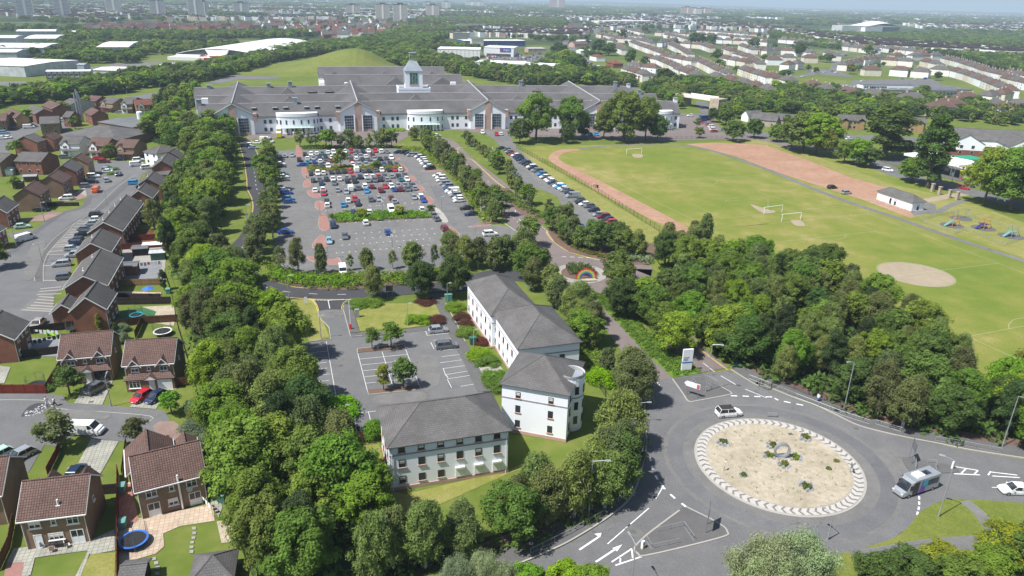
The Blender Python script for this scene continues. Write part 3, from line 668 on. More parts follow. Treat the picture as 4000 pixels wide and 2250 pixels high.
mark('C2 1970,1012 2110,1095',.14,.06);mark('C2 2200,1138 2405,1222',.14,.06);mark('C2 1368,1072 1395,1105',.16,.06)
mark('D3 2110,615 2230,622',.14,.06);mark('D3 1420,660 1560,630',.14,.06);dash('D3 1425,700 1425,800 1405,875',4,.8,.25,.06)
for s in('D3 1760,420 1975,455','D3 1755,487 2000,498','D3 1820,487 1865,440','D3 1945,492 1980,455','D3 2095,470 2350,500','D3 2115,508 2375,524','D3 2075,500 2100,465','D2 975,1352 1225,1268','D2 940,1320 1130,1195','D2 1130,1205 1138,1280','D2 1022,1285 1020,1325','D2 780,1400 830,1375','D2 780,1415 855,1392'):mark(s,.2,.06)
def arrow(tail,neck,tip,wl,wr):
 t,n_,p,a,b=(G1(q)for q in(tail,neck,tip,wl,wr));d=(n_-t).normalized();s=Vector((-d.y,d.x,0))*.13
 mb=MB();
 for q in([t-s,n_-s,n_+s,t+s],[a,b,p]):
  A=(q[1]-q[0]).cross(q[2]-q[0]).z;q=q if A>0 else q[::-1];mb.face([(v.x,v.y,.066+(.004 if len(q)==3 else 0))for v in q])
 tag(mb.build('lane_arrow','paint_white'),kind='structure')
arrow('D2 635,1205','D2 815,1085','D2 845,1045','D2 775,1055','D2 830,1090');arrow('D2 790,1320','D2 965,1205','D2 1040,1155','D2 945,1190','D2 990,1220')
for dd in(-.12,.12):mark(offset(curve(GP('C2 1625,632 1720,715 1830,805 1930,880 2035,958'),4),dd),.09,.062,'paint_yellow')
dash('C2 1655,762 1745,842 1800,888 1912,975',2,3.8,.12,.064)
for dd in(-3.2,-2.98,3.0,3.22):
 mark(offset(ring[:52],dd),.1,.072,'paint_yellow')
 mark(offset(ring[100:118]if dd>0 else ring[84:118],dd),.1,.072,'paint_yellow')
mark('C1 500,290 540,315 565,350 580,402',.1,.078,'paint_yellow',4);mark('C1 510,286 553,312 578,350 592,402',.1,.078,'paint_yellow',4);mark('C1 820,387 825,350 850,315 900,290 1000,278',.1,.078,'paint_yellow',4);mark('C1 806,387 812,348 842,308 900,284',.1,.078,'paint_yellow',4)
dash(ring[14:118],26,2.0,.13,.07)
dash('C1 535,297 700,302',5,1.0,.2,.08);dash('C1 700,298 900,290',6,.7,.16,.08);mark('C1 680,300 697,378',.14,.082)
apc=curve(GP('B1 1850,250 1960,320 2080,420 2230,540 2400,690 B2 60,850 170,970'),6)
dash(apc,12,2.4,.14,.062)
ye=curve(GP('B1 1990,180 1910,190 1905,230 1960,280 2040,300 2120,370 2260,500 2415,620 B2 60,760 150,830 230,880 330,890 400,885'),5)
mark(ye,.14,.062,'paint_yellow');mark(offset(ye,-.3),.1,.062,'paint_yellow')
ye2=curve(GP('B2 590,850 540,885 380,950 335,970 330,1000 400,1080 520,1160 700,1220 930,1268'),5);mark(ye2,.14,.062,'paint_yellow');mark(offset(ye2,.3),.1,.062,'paint_yellow')
dash('B2 470,1215 900,1232',6,1.2,.2,.066);dash('B2 230,885 330,975',6,.9,.14,.066);mark('B2 -170,830 60,990',.14,.066)
dash('B2 -80,760 200,1030',9,.9,.14,.066)
# islands and beds of the hospital car park
def isl(s,name='paved_island',mat='red_paving',h=.12,yl=True,z0=.02):
 p=curve(GP(s),3,True);sheet('kerb',[tuple(Vector(q)+(Vector(q)-Vector(p[0])*0-sum((Vector(r_)for r_ in p),Vector((0,0)))/len(p)).normalized()*.18)for q in p],h,'kerbstone',z0)
 sheet(name,p,h+.01,mat,z0)
 if yl:mark(offset(p+[p[0]],-.5),.12,.034,'paint_yellow')
for s in('B1 430,385 478,380 495,460 450,462','B1 460,500 500,490 518,555 450,555','B1 480,600 560,590 610,655 530,655','B1 560,700 630,695 645,770 575,765','B1 600,830 655,820 690,958 600,950','B1 590,1030 635,1015 680,1120 530,1130','B1 480,1210 690,1240 770,1225 785,1290 560,1270',
'B1 1300,285 1340,285 1360,300 1310,310','B1 1350,340 1390,350 1440,410 1400,415 1370,380','B1 1430,450 1480,455 1515,500 1460,505','B1 1510,540 1560,550 1590,595 1540,600','B1 1580,640 1630,645 1680,705 1630,715','B1 1690,755 1740,780 1815,885 1740,880 1700,800','B1 1810,940 1860,945 1925,1020 1860,1035','B1 1930,1080 1980,1090 2020,1150 1940,1190','B1 1590,405 1740,400 1740,412 1600,412','B1 2030,930 2190,910 2200,925 2060,940'):isl(s)
sheet('brick_path',GP('B1 375,165 430,165 440,275 375,275'),.09,'red_paving',.02)
sheet('planting_bed',GP('B1 485,365 1330,345 1420,400 490,420'),.14,'mulch',.02);sheet('planting_bed',GP('B1 690,830 900,790 1600,790 1670,845 750,900'),.14,'mulch',.02)
sheet('planting_bed',GP('B1 1290,180 1500,225 1600,300 1770,395 1830,440 1975,640 2080,800 2160,910 2290,900 2060,600 1830,330 1560,180'),.12,'mulch',.02)
sheet('planting_bed',ribbon(curve(GP('B2 -100,570 100,760 300,880 560,870'),4),5),.12,'mulch',.02)
sheet('planting_bed',curve(GP('C1 100,100 250,130 480,185 750,205 1000,190 1400,150 1800,125 1800,60 1300,60 900,60 480,60 200,0'),4,True),.12,'mulch',.02)
sheet('planting_bed',GP('B2 340,970 400,1080 540,1170 930,1262 940,1240 1100,1290 1300,1290 1400,1120 1000,990 640,1000 480,880 400,930'),.1,'mulch',.02)
# white L and cross marks between the bays
U=Vector((cos(SITE),sin(SITE)));Wv=Vector((-sin(SITE),cos(SITE)))
mb=MB()
for a_,b_,n in(('B1 760,1180','B1 1740,1095',18),('B1 800,1055','B1 1755,992',14),('B1 945,995','B1 1660,950',11),('B1 815,1105','B1 1640,1045',14),('B1 780,875','B1 1640,860',0),('B1 860,745','B1 1540,710',11),('B1 900,850','B1 1640,855',0),('B1 700,900','B1 1645,865',13),('B1 620,640','B1 1600,600',14),('B1 600,540','B1 1540,510',14),('B1 660,780','B1 1560,690',12),('B1 570,450','B1 1420,420',13),('B1 850,1225','B1 1750,1210',13),('B1 230,1340','B1 700,1375',6)):
 if not n:continue
 A,Bq=G1(a_),G1(b_)
 for i in range(n):
  p=A+(Bq-A)*(i/(n-1))
  mb.box(p.x,p.y,.03,.6,.1,.006,SITE);mb.box(p.x,p.y,.0325,.1,.6,.006,SITE)
for a_,b_,n in(('B2 200,440','B2 780,845',15),('J 300,280','J 900,710',16)):
 A,Bq=G1(a_),G1(b_)
 for i in range(n):p=A+(Bq-A)*(i/(n-1));mb.box(p.x,p.y,.04,.9,.1,.006,SITE)
tag(mb.build('bay_marks','paint_white'),kind='structure')
# office car park bays
mb=MB()
def seg(s,w=.085,z=.075):
 p=GP(s);mb.prism(ribbon(p,w),z-.004,z,side=False)
for s in('C1 663,688 780,1345','C1 470,800 680,778','C1 500,850 690,833','C1 460,908 665,885','C1 470,962 670,940','C1 500,1018 695,995','C1 530,1075 695,1055','C1 530,1135 700,1115','C1 540,1197 745,1175','C1 560,1257 740,1240','C1 590,1325 770,1303','C1 520,742 660,728',
'C1 960,800 1055,1170','C1 1190,785 1290,1110','C1 1412,762 1550,1130','C1 980,855 1425,810','C1 995,910 1440,865','C1 1010,965 1460,920','C1 1025,1022 1480,975','C1 1040,1082 1500,1035','C1 1600,590 1617,632','C1 1617,632 1822,608','C1 1670,677 1850,658','C1 1825,585 2010,965','C1 1720,775 1895,758','C1 1750,832 1922,812','C1 1735,890 1950,860','C1 1760,945 1980,915','C1 1790,1002 2012,965','C1 1648,695 1680,760','C1 1765,940 1790,1010','C1 1815,1040 2040,1005','C1 2040,1005 2120,1155','C1 1930,1112 2070,1088','C1 1805,1045 1845,1125','C1 1815,1040 1795,1005','D1 -180,0 100,-30','C1 805,1380 1130,1345','C1 920,1365 940,1449','C1 1060,1350 1085,1449','D1 855,55 1160,30','D1 935,-10 950,48','D1 1075,-20 1090,35','C1 905,642 1640,575'):seg(s)
tag(mb.build('bay_lines','paint_white'),kind='structure')
for s in('C1 955,757 1402,714 1410,752','C1 957,797 955,757','C1 1050,1148 1062,1190 1552,1142 1540,1100','C1 825,390 893,642 1000,635','C1 583,400 598,470 650,515 690,560 706,668 490,690','C1 1790,330 1880,500 1975,690','C1 2040,790 2110,940 2210,1130'):sheet('kerb',ribbon(GP(s),.16),.16,'kerbstone',.02)
# estate streets, drives and parking
sheet('estate_road',GP('B0 560,300 800,350 880,330 960,300 1250,320 1340,330 1420,380 1340,440 1300,560 1210,660 830,1010 700,1180 640,1449 C0 600,180 500,250 495,400 530,565 280,575 150,470 0,375 -200,300 B0 -250,1500 -250,1300 0,1180 140,1120 150,1060 60,1000 350,945 430,880 590,795 760,772 800,700 820,640 640,690 640,640 760,600 760,500 880,440 700,380'),.014,'asphalt')
sheet('estate_road',GP('A0 -100,1449 0,1340 100,1290 300,1240 480,1180 620,1180 700,1320 420,1300 120,1440 60,1600 -100,1700'),.016,'asphalt')
sheet('estate_road',GP('A0 980,1110 1500,1130 1640,1110 1640,1080 1300,1060 980,1080'),.018,'asphalt')
sheet('cul_de_sac',GP('C0 -300,1180 440,1180 590,1195 640,1265 980,1283 1240,1312 1500,1330 1560,1350 1610,1449 D0 1640,-10 1740,60 1760,145 1600,185 1220,185 930,160 870,158 700,115 540,232 420,212 270,470 150,470 -300,380'),.02,'asphalt')
sheet('driveway',GP('D0 1500,-10 1640,-10 1740,60 1758,145 1600,180 1480,120 1440,40'),.028,'monoblock')
k2=curve(GP('C0 -300,1240 380,1240 480,1285 540,1320 900,1345 1415,1390 1400,1449'),3);sheet('kerb',ribbon(k2,.14),.05,'kerbstone',.02)
sheet('kerb',ribbon(curve(GP('B0 330,1449 320,1370 350,1260 450,1110 560,1000 750,870 880,780 1000,660 1130,540 1300,430'),5),.14),.05,'kerbstone',.01);sheet('kerb',ribbon(curve(GP('B0 410,1449 415,1280 480,1150 620,1000 740,875 860,870'),5),.14),.05,'kerbstone',.01)
sheet('pavement',ribbon(curve(GP('B0 370,1449 370,1350 400,1250 460,1140 580,1000 740,880 900,790 1010,700 1140,580 1260,470'),5),2.2),.03,'pavement')
sheet('pavement',ribbon(curve(GP('B0 100,1180 300,1010 460,890 600,800 790,740 850,640'),5),1.8),.03,'pavement')
sheet('parking_bay',GP('C0 190,390 350,245 510,250 500,410'),.034,'asphalt_old');sheet('parking_bay',GP('B0 750,872 880,870 760,1090 690,1180 430,1190 480,1150 620,1000'),.034,'asphalt_old')
mb=MB()
for s in('C0 200,388 500,405','C0 250,370 505,385','C0 290,345 508,358','C0 320,318 510,332','C0 345,290 512,302','C0 370,262 514,275','C0 350,243 580,238','C0 370,215 585,200','C0 380,190 580,172','B0 750,880 850,880','B0 700,930 800,925','B0 650,985 770,980','B0 600,1035 720,1030','B0 550,1080 690,1070','B0 500,1125 680,1115','B0 460,1170 640,1150','B0 440,1195 690,1190','B0 415,1300 500,1300','B0 410,1440 600,1440','B0 720,905 830,905','B0 670,960 790,955','B0 630,1010 740,1005','B0 580,1060 710,1052','B0 520,1105 690,1095'):seg(s,.55,.056)
tag(mb.build('concrete_strips','concrete_slab'),kind='structure')
# gardens, drives and patios of the nearest houses
for s,mt,z in(('C0 700,1270 830,1060 1070,1045 965,1285','slab_grey',.05),('C0 1225,1305 1275,1240 1560,1120 1680,1120 1660,1140 1590,1150 1470,1325','slab_grey',.05),('C0 300,660 590,640 560,830 200,830 270,760','deck_grey',.05),('C0 -100,900 100,930 40,1080 -100,1090','slab_grey',.05),
('D0 600,560 640,430 730,400 860,160 1120,180 930,520 760,560','slab_grey',.05),('D0 130,1190 250,1180 860,1110 1080,1010 1085,1210 860,1250 820,1210 330,1280 290,1440 200,1480 230,1320 60,1330','slab_grey',.05),('D0 1120,600 1240,560 1290,860 1310,910 2010,770 2025,930 1700,980 1540,1050 1550,1170 1470,1240 1120,1340','slab_paving',.05),('D0 1110,600 1235,580 1310,930 1180,1010 1110,900','slab_red',.056),
('D0 1950,450 2010,560 2100,800 2060,900 1990,760','slab_grey',.056),('D0 2045,940 2200,900 2210,1130 2090,1140','gravel',.056),('D0 860,1240 1090,1230 1080,1500 700,1500','grass_dry',.04),('D0 60,1330 240,1310 200,1500 30,1500','red_paving',.04),('D0 830,1215 850,1230 740,1500 690,1500','slab_grey',.06),
('C0 1340,360 1640,345 1655,460 1640,540 1430,510 1475,405','gravel',.05),('C0 1120,400 1340,370 1475,405 1430,500 1190,520 1110,450','turf_green',.054),('C0 1090,210 1520,225 1520,290 1100,285','slab_paving',.05),('B0 1160,1140 1570,1120 1560,1300 1140,1300','concrete_slab',.05),('B0 1130,1300 1560,1300 1550,1449 1130,1449','slab_grey',.05),
('C0 1100,-60 1530,-60 1500,110 1110,110','deck_grey',.06),('B0 1200,960 1580,950 1590,1130 1150,1080','timber_brown',.05),('B0 240,860 480,790 600,800 420,880 160,890','monoblock',.05),('B0 660,640 800,560 820,640 640,690 560,690','concrete_slab',.05),('B0 640,590 760,620 830,655 700,690','monoblock',.054)):
 sheet('paved_ground',GP(s),z,mt)
for s in('D0 1810,990 1850,990 1850,1015 1815,1015','D0 1815,1035 1852,1035 1850,1058 1817,1060','D0 1810,1080 1845,1078 1842,1102 1808,1105','D0 1798,1125 1832,1123 1828,1145 1796,1147','D0 1792,1168 1828,1166 1824,1190 1788,1192','D0 1790,1210 1828,1208 1824,1235 1788,1237','D0 1432,1280 1470,1272 1475,1298 1436,1306','D0 1452,1318 1492,1310 1496,1338 1456,1346','D0 1468,1362 1508,1358 1510,1384 1470,1390','D0 1462,1418 1502,1412 1504,1440 1464,1444'):sheet('stepping_stone',GP(s),.08,'concrete_slab',.02)
for s in('D0 870,330 1000,170 960,170 790,400','D0 790,440 850,440 1000,200 960,200','D0 880,470 930,470 1070,210 1035,210'):sheet('drive_strip',GP(s),.058,'slab_red')
# yards beyond
sheet('staff_car_park',GP('A0 1230,990 1500,940 2100,880 2200,890 2100,960 1650,1010 1300,1010'),.05,'asphalt');sheet('staff_car_park',GP('A0 2100,830 2250,770 2576,700 A1 240,680 230,790 100,800 A0 2400,800 2200,840'),.05,'asphalt')
sheet('depot_yard',GP('A0 -600,1000 -600,800 0,820 400,820 680,815 600,850 350,880 0,920'),.05,'asphalt_old');sheet('depot_yard',GP('A0 850,690 1250,630 1900,620 1890,660 1500,690 950,760'),.06,'asphalt_old')
sheet('main_road',ribbon(curve(GP('A2 540,330 520,370 545,430 600,490 680,560 780,650 900,700 1000,760 1100,830 1200,900'),6),13),.06,'asphalt');sheet('retail_car_park',GP('A2 0,560 350,555 380,600 150,620 150,700 0,700'),.07,'asphalt');sheet('retail_car_park',GP('A1 2290,570 2540,560 2576,600 2290,605'),.09,'asphalt')
sheet('underpass_road',ribbon(curve(GP('A2 1900,1020 1940,1100 1990,1180 1900,1150 1700,1160'),5),8),.05,'asphalt')
sheet('school_yard',GP('A3 840,810 1640,790 1900,940 1650,960 880,930'),.06,'asphalt');sheet('estate_street',ribbon(curve(GP('A3 200,790 520,730 660,700 720,560 830,520'),5),9),.06,'asphalt');sheet('estate_street',GP('A3 370,700 540,690 720,720 870,780 600,760 400,730'),.07,'asphalt')
sheet('open_grass',GP('A3 290,800 560,780 780,810 860,920 680,910'),.065,'grass');sheet('open_grass',GP('A3 370,650 640,640 660,670 380,690'),.065,'grass')
# the mound behind the hospital
mb=MB();a,b=G1('A1 870,640'),None
O=G1('A1 760,770');n1,n2=40,18
def mound(u,v): # u across -1..1 , v depth -1..1
 h=15*max(0,1-abs(u-.12)**1.6-.9*v*v)if True else 0
 h=18*math.exp(-((u+.02)/(.22 if u>0 else.36))**2)*max(0,1-v*v)**.8;return h
for i in range(n1):
 for j in range(n2):
  q=[]
  for di,dj in((0,0),(1,0),(1,1),(0,1)):
   u=-1+2*(i+di)/n1;v=-1+2*(j+dj)/n2;q.append((O.x+8+u*130-v*12,O.y+75+v*75+u*22,mound(u,v)-.02))
  mb.face(q)
tag(mb.build('grass_mound','grass',smooth=True),kind='structure')
# ---------------------------------------------------------------- buildings: general builder
WINM={}
def win_mesh(w,h,frame='white_frame',pane='glass',kind='window',sill='render_pale'):
 key=(round(w,2),round(h,2),frame,pane,kind,sill)
 if key in WINM:return WINM[key]
 f=MB();p=MB()
 if kind=='one': # both in one small mesh, for windows a pixel or two across
  f.mat(0).box(0,0,-.06,w+.12,.06,h+.12);f.mat(1).box(0,-.02,0,w,.06,h);WINM[key]=(f.mesh('window',[frame,pane]),None,None);return WINM[key]
 t=.08
 f.box(0,0,0,w,.07,t).box(0,0,h-t,w,.07,t).box(-w/2+t/2,0,t,t,.07,h-2*t).box(w/2-t/2,0,t,t,.07,h-2*t)
 n=max(1,round(w/.65))
 for i in range(1,n):f.box(-w/2+w*i/n,0,t,.07,.07,h-2*t)
 if h<1.7 and w>.5:f.box(0,-.004,h*.66,w-2*t,.06,.045)
 if kind=='door':
  f.box(0,0,.08,w-.16,.04,h*.45)
 p.box(0,.01,t,w-2*t,.03,h-2*t)
 s=MB();s.box(0,-.06,-.1,w+.25,.18,.1)
 WINM[key]=(f.mesh('frame',frame),p.mesh('pane',pane),s.mesh('sill',sill));return WINM[key]
FACE={'f':(0,-1,0),'b':(0,1,pi),'r':(1,0,pi/2),'l':(-1,0,-pi/2)}
def add_win(e,L,W,face,t,z,w,h,near=True,name='window',label=None,**k):
 sx,sy,rz=FACE[face];off=.02
 x,y=(t,sy*(W/2+off))if face in 'fb' else(sx*(L/2+off),t)
 if not near:
  return inst(name,win_mesh(w,h,kind='one',**k)[0],e,(x,y,z),rz)
 a,b,c=win_mesh(w,h,kind='door' if name=='door' else 'window',**k)
 o=inst(name,a,e,(x,y,z),rz);inst('pane',b,o)
 if name=='window':inst('sill',c,o)
 if name=='window' and rnd.random()<.4:
  k_=('blind',round(w,1))
  if k_ not in WINM:q=MB();q.box(0,.004,0,w-.2,.03,.5);WINM[k_]=q.mesh('blind','render_pale')
  inst('blind',WINM[k_],o,(0,0,h-.6))
 if label:o['label']=label
 return o
def roof_gable(L,W,H,rise,ov=.3,oe=.35,th=.14,axis=0):
 m=MB();k=rise/(W/2);e=W/2+oe;ze=H-k*oe;l=L/2+ov
 for s in(-1,1):
  a=[(-l,s*e,ze),(l,s*e,ze),(l,0,H+rise),(-l,0,H+rise)];b=[(x,y,z+th)for x,y,z in a]
  if s>0:a=[a[1],a[0],a[3],a[2]];b=[b[1],b[0],b[3],b[2]]
  m.hexa(a+b)
 m.box(0,0,H+rise+th-.02,2*l,.25,.08);return m
def roof_hip(L,W,H,rise,oe=.4,th=.14,hip=1.0):
 m=MB();l=L/2+oe;w=W/2+oe;k=rise/(W/2);z0=H-k*oe;r=max(.05,L/2-W/2*hip);zt=H+rise
 P=[(-l,-w,z0),(l,-w,z0),(l,w,z0),(-l,w,z0)];T=[(-r,0,zt),(r,0,zt)];Q=[(x,y,z+th)for x,y,z in P];T2=[(x,y,z+th)for x,y,z in T]
 m.face([Q[0],Q[1],T2[1],T2[0]]);m.face([Q[1],Q[2],T2[1]]);m.face([Q[2],Q[3],T2[0],T2[1]]);m.face([Q[3],Q[0],T2[0]])
 for i in range(4):j=(i+1)%4;m.face([P[i],P[j],Q[j],Q[i]])
 m.face(P[::-1])
 for a,b in((Q[0],T2[0]),(Q[1],T2[1]),(Q[2],T2[1]),(Q[3],T2[0]),(T2[0],T2[1])):m.tube(a,b,.09,.09,4,cap=False)
 return m
def wall_box(L,W,H,rise,gable):
 m=MB();l,w=L/2,W/2
 if not gable:return m.box(0,0,0,L,W,H)
 m.face([(-l,-w,0),(l,-w,0),(l,-w,H),(-l,-w,H)]);m.face([(l,w,0),(-l,w,0),(-l,w,H),(l,w,H)])
 m.face([(l,-w,0),(l,w,0),(l,w,H),(l,0,H+rise),(l,-w,H)]);m.face([(-l,w,0),(-l,-w,0),(-l,-w,H),(-l,0,H+rise),(-l,w,H)]);return m
BM={}
def house(c,ang,L,W,H,rise,wall='brick_red',roof='roof_grey',hip=False,wins=(),chim=(),label='',cat='house',group=None,name='house',near=True,barge=True,doors=(),z=0.0,chimmat=None,ext=None):
 e=empty(name,(c[0],c[1],z),ang);tag(e,label,cat,group)
 L=round(L,1);W=round(W,1);H=round(H,1);rise=round(rise,1)
 k=(L,W,H,rise,wall,hip)
 if k not in BM:BM[k]=wall_box(L,W,H,rise,not hip).mesh('wall',wall)
 inst('wall',BM[k],e)
 k=(L,W,H,rise,roof,hip,'r')
 if k not in BM:BM[k]=(roof_hip(L,W,H,rise)if hip else roof_gable(L,W,H,rise)).mesh('roof',roof)
 ro=inst('roof',BM[k],e)
 for x,y,h in chim:
  k=('chim',chimmat or wall,h)
  if k not in BM:q=MB();q.mat(0).box(0,0,0,.9,.6,h).box(0,0,h,1.05,.75,.12);q.mat(1).tube((-.22,0,h+.12),(-.22,0,h+.5),.11,.1,6).tube((.22,0,h+.12),(.22,0,h+.5),.11,.1,6);BM[k]=q.mesh('chimney',[chimmat or wall,'brick_pink'])
  inst('chimney',BM[k],e,(x,y,H+rise*(1-abs(y)/(W/2))-.5))
 if barge and near:
  q=MB()
  if not hip:
   kk=rise/(W/2)
   for sx in(-1,1):
    for sy in(-1,1):
     x=sx*(L/2+.32);y0=sy*(W/2+.36);z0=H-kk*.36
     a=[(x-.03,y0,z0-.16),(x+.03,y0,z0-.16),(x+.03,0,H+rise-.16),(x-.03,0,H+rise-.16)];b=[(X,Y,Z_+.24)for X,Y,Z_ in a]
     if sy>0:a=[a[1],a[0],a[3],a[2]];b=[b[1],b[0],b[3],b[2]]
     q.hexa(a+b)
  for sy in(-1,1):q.box(0,sy*(W/2+.42),H-rise/(W/2)*.4-.08,L+.6,.12,.14)
  for sx in(-1,1):q.tube((sx*(L/2-.05),-W/2-.08,0),(sx*(L/2-.05),-W/2-.08,H-.1),.04,.04,5)
  q.build('gutters_and_bargeboards','white_frame',e)
 for w in wins:add_win(e,L,W,*w[:5],near=near,**(w[5]if len(w)>5 else{}))
 for w in doors:add_win(e,L,W,*w[:5],near=near,name="door",**(w[5]if len(w)>5 else{}))
 return e
def rect(s,H):
 """three eave corners A, B, C seen in the picture -> middle, heading of AB, length, width ; AB along the ridge"""
 a,b,c=GP(s,H);d=(b-a);L=d.length;u=d/L;n=Vector((-u.y,u.x,0));w=(c-b).dot(n)
 mid=(a+b)/2+n*(w/2);return(mid.x,mid.y),math.atan2(u.y,u.x)+(0 if w>0 else pi),L-.6,abs(w)-.6
def semis(L,n,H=5.2,w=1.1,h=1.1,face='fb'):
 out=[]
 for f in face:
  for i in range(n):
   t=-L/2+L*(i+.5)/n
   for z in((.9,3.4)if H>4 else(.9,)):out.append((f,t,z,w,h))
 return out
# --- the dormer-fronted pair in the near cul-de-sac
def dormer_house(s,label,group,open_garage=False):
 c,a,L,W=rect(s,5.0);L,W=7.9,7.4
 e=house(c,a,L,W,5.0,2.7,'brick_brown','roof_brown',False,[('f',-2.35,3.35,1.25,1.15),('f',-.1,3.5,.55,.8),('f',2.3,3.35,1.25,1.15),('b',-2,3.4,1.2,1.1),('b',2,3.4,1.2,1.1),('r',0,3.5,.5,.8)],[],label,'house',group,'detached_house')
 for x in(-2.35,2.3):
  g=MB();y0=-W/2-.42;w=1.25;zt=5.85;zb=4.35
  for sx in(-1,1):
   A=[(x+sx*w,y0-.1,zb),(x,y0-.1,zt),(x,-W/2+1.1,zt),(x+sx*w,-W/2-.1,zb)];Bq=[(X,Y,z+.12)for X,Y,z in A]
   if sx>0:A=A[::-1];Bq=Bq[::-1]
   g.hexa(A+Bq)
  d=g.build('dormer_gable','roof_brown',e);f=MB();f.face([(x-w+.1,y0+.05,zb),(x+w-.1,y0+.05,zb),(x,y0+.05,zt)]);f.build('gable_face','brick_brown',d)
  q=MB()
  for sx in(-1,1):
   a_=[(x+sx*w,y0-.16,zb-.1),(x,y0-.16,zt-.1),(x,y0-.1,zt-.1),(x+sx*w,y0-.1,zb-.1)];b_=[(X,Y,z+.2)for X,Y,z in a_]
   if sx>0:a_=a_[::-1];b_=b_[::-1]
   q.hexa(a_+b_)
  q.build('bargeboard','white_frame',d)
  # ground floor bay with tiled lean-to, door and garage
 pb=MB();yb=-W/2-.75;pb.box(0,yb+.3,0,L-.1,1.0,2.35);pb.build('ground_floor_bay','brick_brown',e)
 pr=MB();l=L/2+.2;y1=yb-.45;A=[(-l,y1,2.3),(l,y1,2.3),(l-.9,-W/2-.02,3.15),(-l+.9,-W/2-.02,3.15)];pr.hexa(A+[(x,y,z+.1)for x,y,z in A]);pr.box(0,y1+.3,2.22,2*l,.5,.1)
 x=.2;zt,zb=3.2,2.35
 for sx in(-1,1):
  A=[(x+sx*1.1,y1-.35,zb),(x,y1-.35,zt),(x,y1+1.1,zt),(x+sx*1.1,y1+.3,zb)];Bq=[(X,Y,z+.1)for X,Y,z in A]
  if sx>0:A=A[::-1];Bq=Bq[::-1]
  pr.hexa(A+Bq)
 pr.build('porch_roof','roof_brown',e);q=MB();q.hexa([(x-1.0,y1-.3,zb),(x+1.0,y1-.3,zb),(x+.03,y1-.3,zt),(x-.03,y1-.3,zt),(x-1.0,y1-.24,zb),(x+1.0,y1-.24,zb),(x+.03,y1-.24,zt),(x-.03,y1-.24,zt)][:4]+[(x-1.0,y1-.24,zb),(x+1.0,y1-.24,zb),(x+.03,y1-.24,zt),(x-.03,y1-.24,zt)]);q.build('porch_gable','white_frame',e)
 yy=yb-.2-.03
 gd=MB();gd.box(2.4,yy,.02,2.4,.08,2.1);gd.build('garage_door_or_dark_inside','glass' if open_garage else 'white_frame',e)  # open garage: a dark panel stands in for its shaded inside, no door there
 fm,pn,sl_=win_mesh(1.8,1.4);o=inst('window',fm,e,(-2.5,yy,.7));inst('pane',pn,o);inst('sill',sl_,o)
 fm,pn,sl_=win_mesh(.95,2.05,kind='door',pane='white_frame');o=inst('door',fm,e,(.3,yy,.02));inst('pane',pn,o)
 return e
dormer_house('C0 565,840 1020,800 1110,630','brown brick house with two roof gablets, grey car parked at its open garage','dormered brown brick houses',True)
dormer_house('C0 1170,908 1615,880 1680,690','brown brick house with white garage door, red and navy cars parked before it','dormered brown brick houses')
# --- the two brown houses nearest the camera
def back_house(s,L,W,label,vent=False,flue=False,dish=False):
 p_,q_=GP(s,4.7)[:2];a=ANG(p_,q_);W=7.2;L=(q_-p_).length-.5;c=((p_+q_)/2+Vector((-sin(a),cos(a),0))*(W/2+.35)).xy
 e=house(c,a,L,W,4.8,2.8,'brick_brown','roof_brown',False,[('f',-L*.3,3.1,1.3,1.1),('f',0,3.25,.6,.85),('f',L*.3,3.1,1.3,1.1),('f',-.1,1.0,1.7 if vent else 1.2,1.05),('r',0,3.6,.5,.8)],[],label,'house','brown brick houses seen from their gardens','detached_house',
 doors=[('f',L*.32,.05,1.5,2.1),(('f',-L*.3,.05,.95,2.05,dict(pane='white_frame'))if vent else('f',-L*.3,.05,1.5,2.1))])
 for x in((-L*.28,L*.3)if vent else()):
  g=MB();zt=6.2;zb=4.6
  for sx in(-1,1):
   A=[(x+sx*1.3,W/2+.6,zb),(x,W/2+.6,zt),(x,W/2-1.4,zt),(x+sx*1.3,W/2+.1,zb)];Bq=[(X,Y,z+.12)for X,Y,z in A]
   if sx<0:A=A[::-1];Bq=Bq[::-1]
   g.hexa(A+Bq)
  g.build('dormer_gable','roof_brown',e)
 if vent:v=MB();v.tube((.6,-W/2+.9,5.3),(.6,-W/2+.9,6.3),.14,.12,8);v.box(.6,-W/2+.9,5.4,.5,.5,.12);v.build('roof_vent','white_frame',e)
 if flue:v=MB();v.tube((.9,-W/2-.25,.2),(.9,-W/2-.25,5.6),.13,.12,8);v.build('flue_pipe','white_frame',e)
 if dish:v=MB();v.tube((2.1,-W/2-.12,2.9),(2.1,-W/2-.3,2.95),.05,.38,14);v.build('satellite_dish','metal_galv',e)
 return e,c,a
back_house('D0 150,935 800,855 985,740',9.3,7.6,'brown brick house with patio table by its white back door, nearest the left corner',vent=True)
eh,ch,ah=back_house('D0 1265,660 1940,488 1890,300',9.2,7.4,'brown brick house with white flue pipe above the blue trampoline',flue=True,dish=True)
p=G1('D0 1400,250',5);house((p.x,p.y),ah+pi/2,6.5,5.6,3.9,2.2,'brick_brown','roof_brown',False,[],[],'brown tiled garage wing behind the house with the white flue','garage',None,'garage_wing')
p=G1('D0 1745,195',3.5);house((p.x,p.y),ah+pi/2,3.4,2.6,3.1,1.0,'brick_brown','roof_brown',False,[],[],'small tiled porch gable beside the timber fence behind the flued house','porch',None,'entrance_porch',barge=True)
p=G1('D0 -60,480',5);house((p.x-1.5,p.y-1),R(15),8,8,4.9,2.8,'brick_brown','roof_brown',False,[],[],'dark brown house cut off by the left edge, below the silver cars','house',None,'detached_house')
c,a,L,W=rect('C0 -190,870 125,655 270,490',5.0)
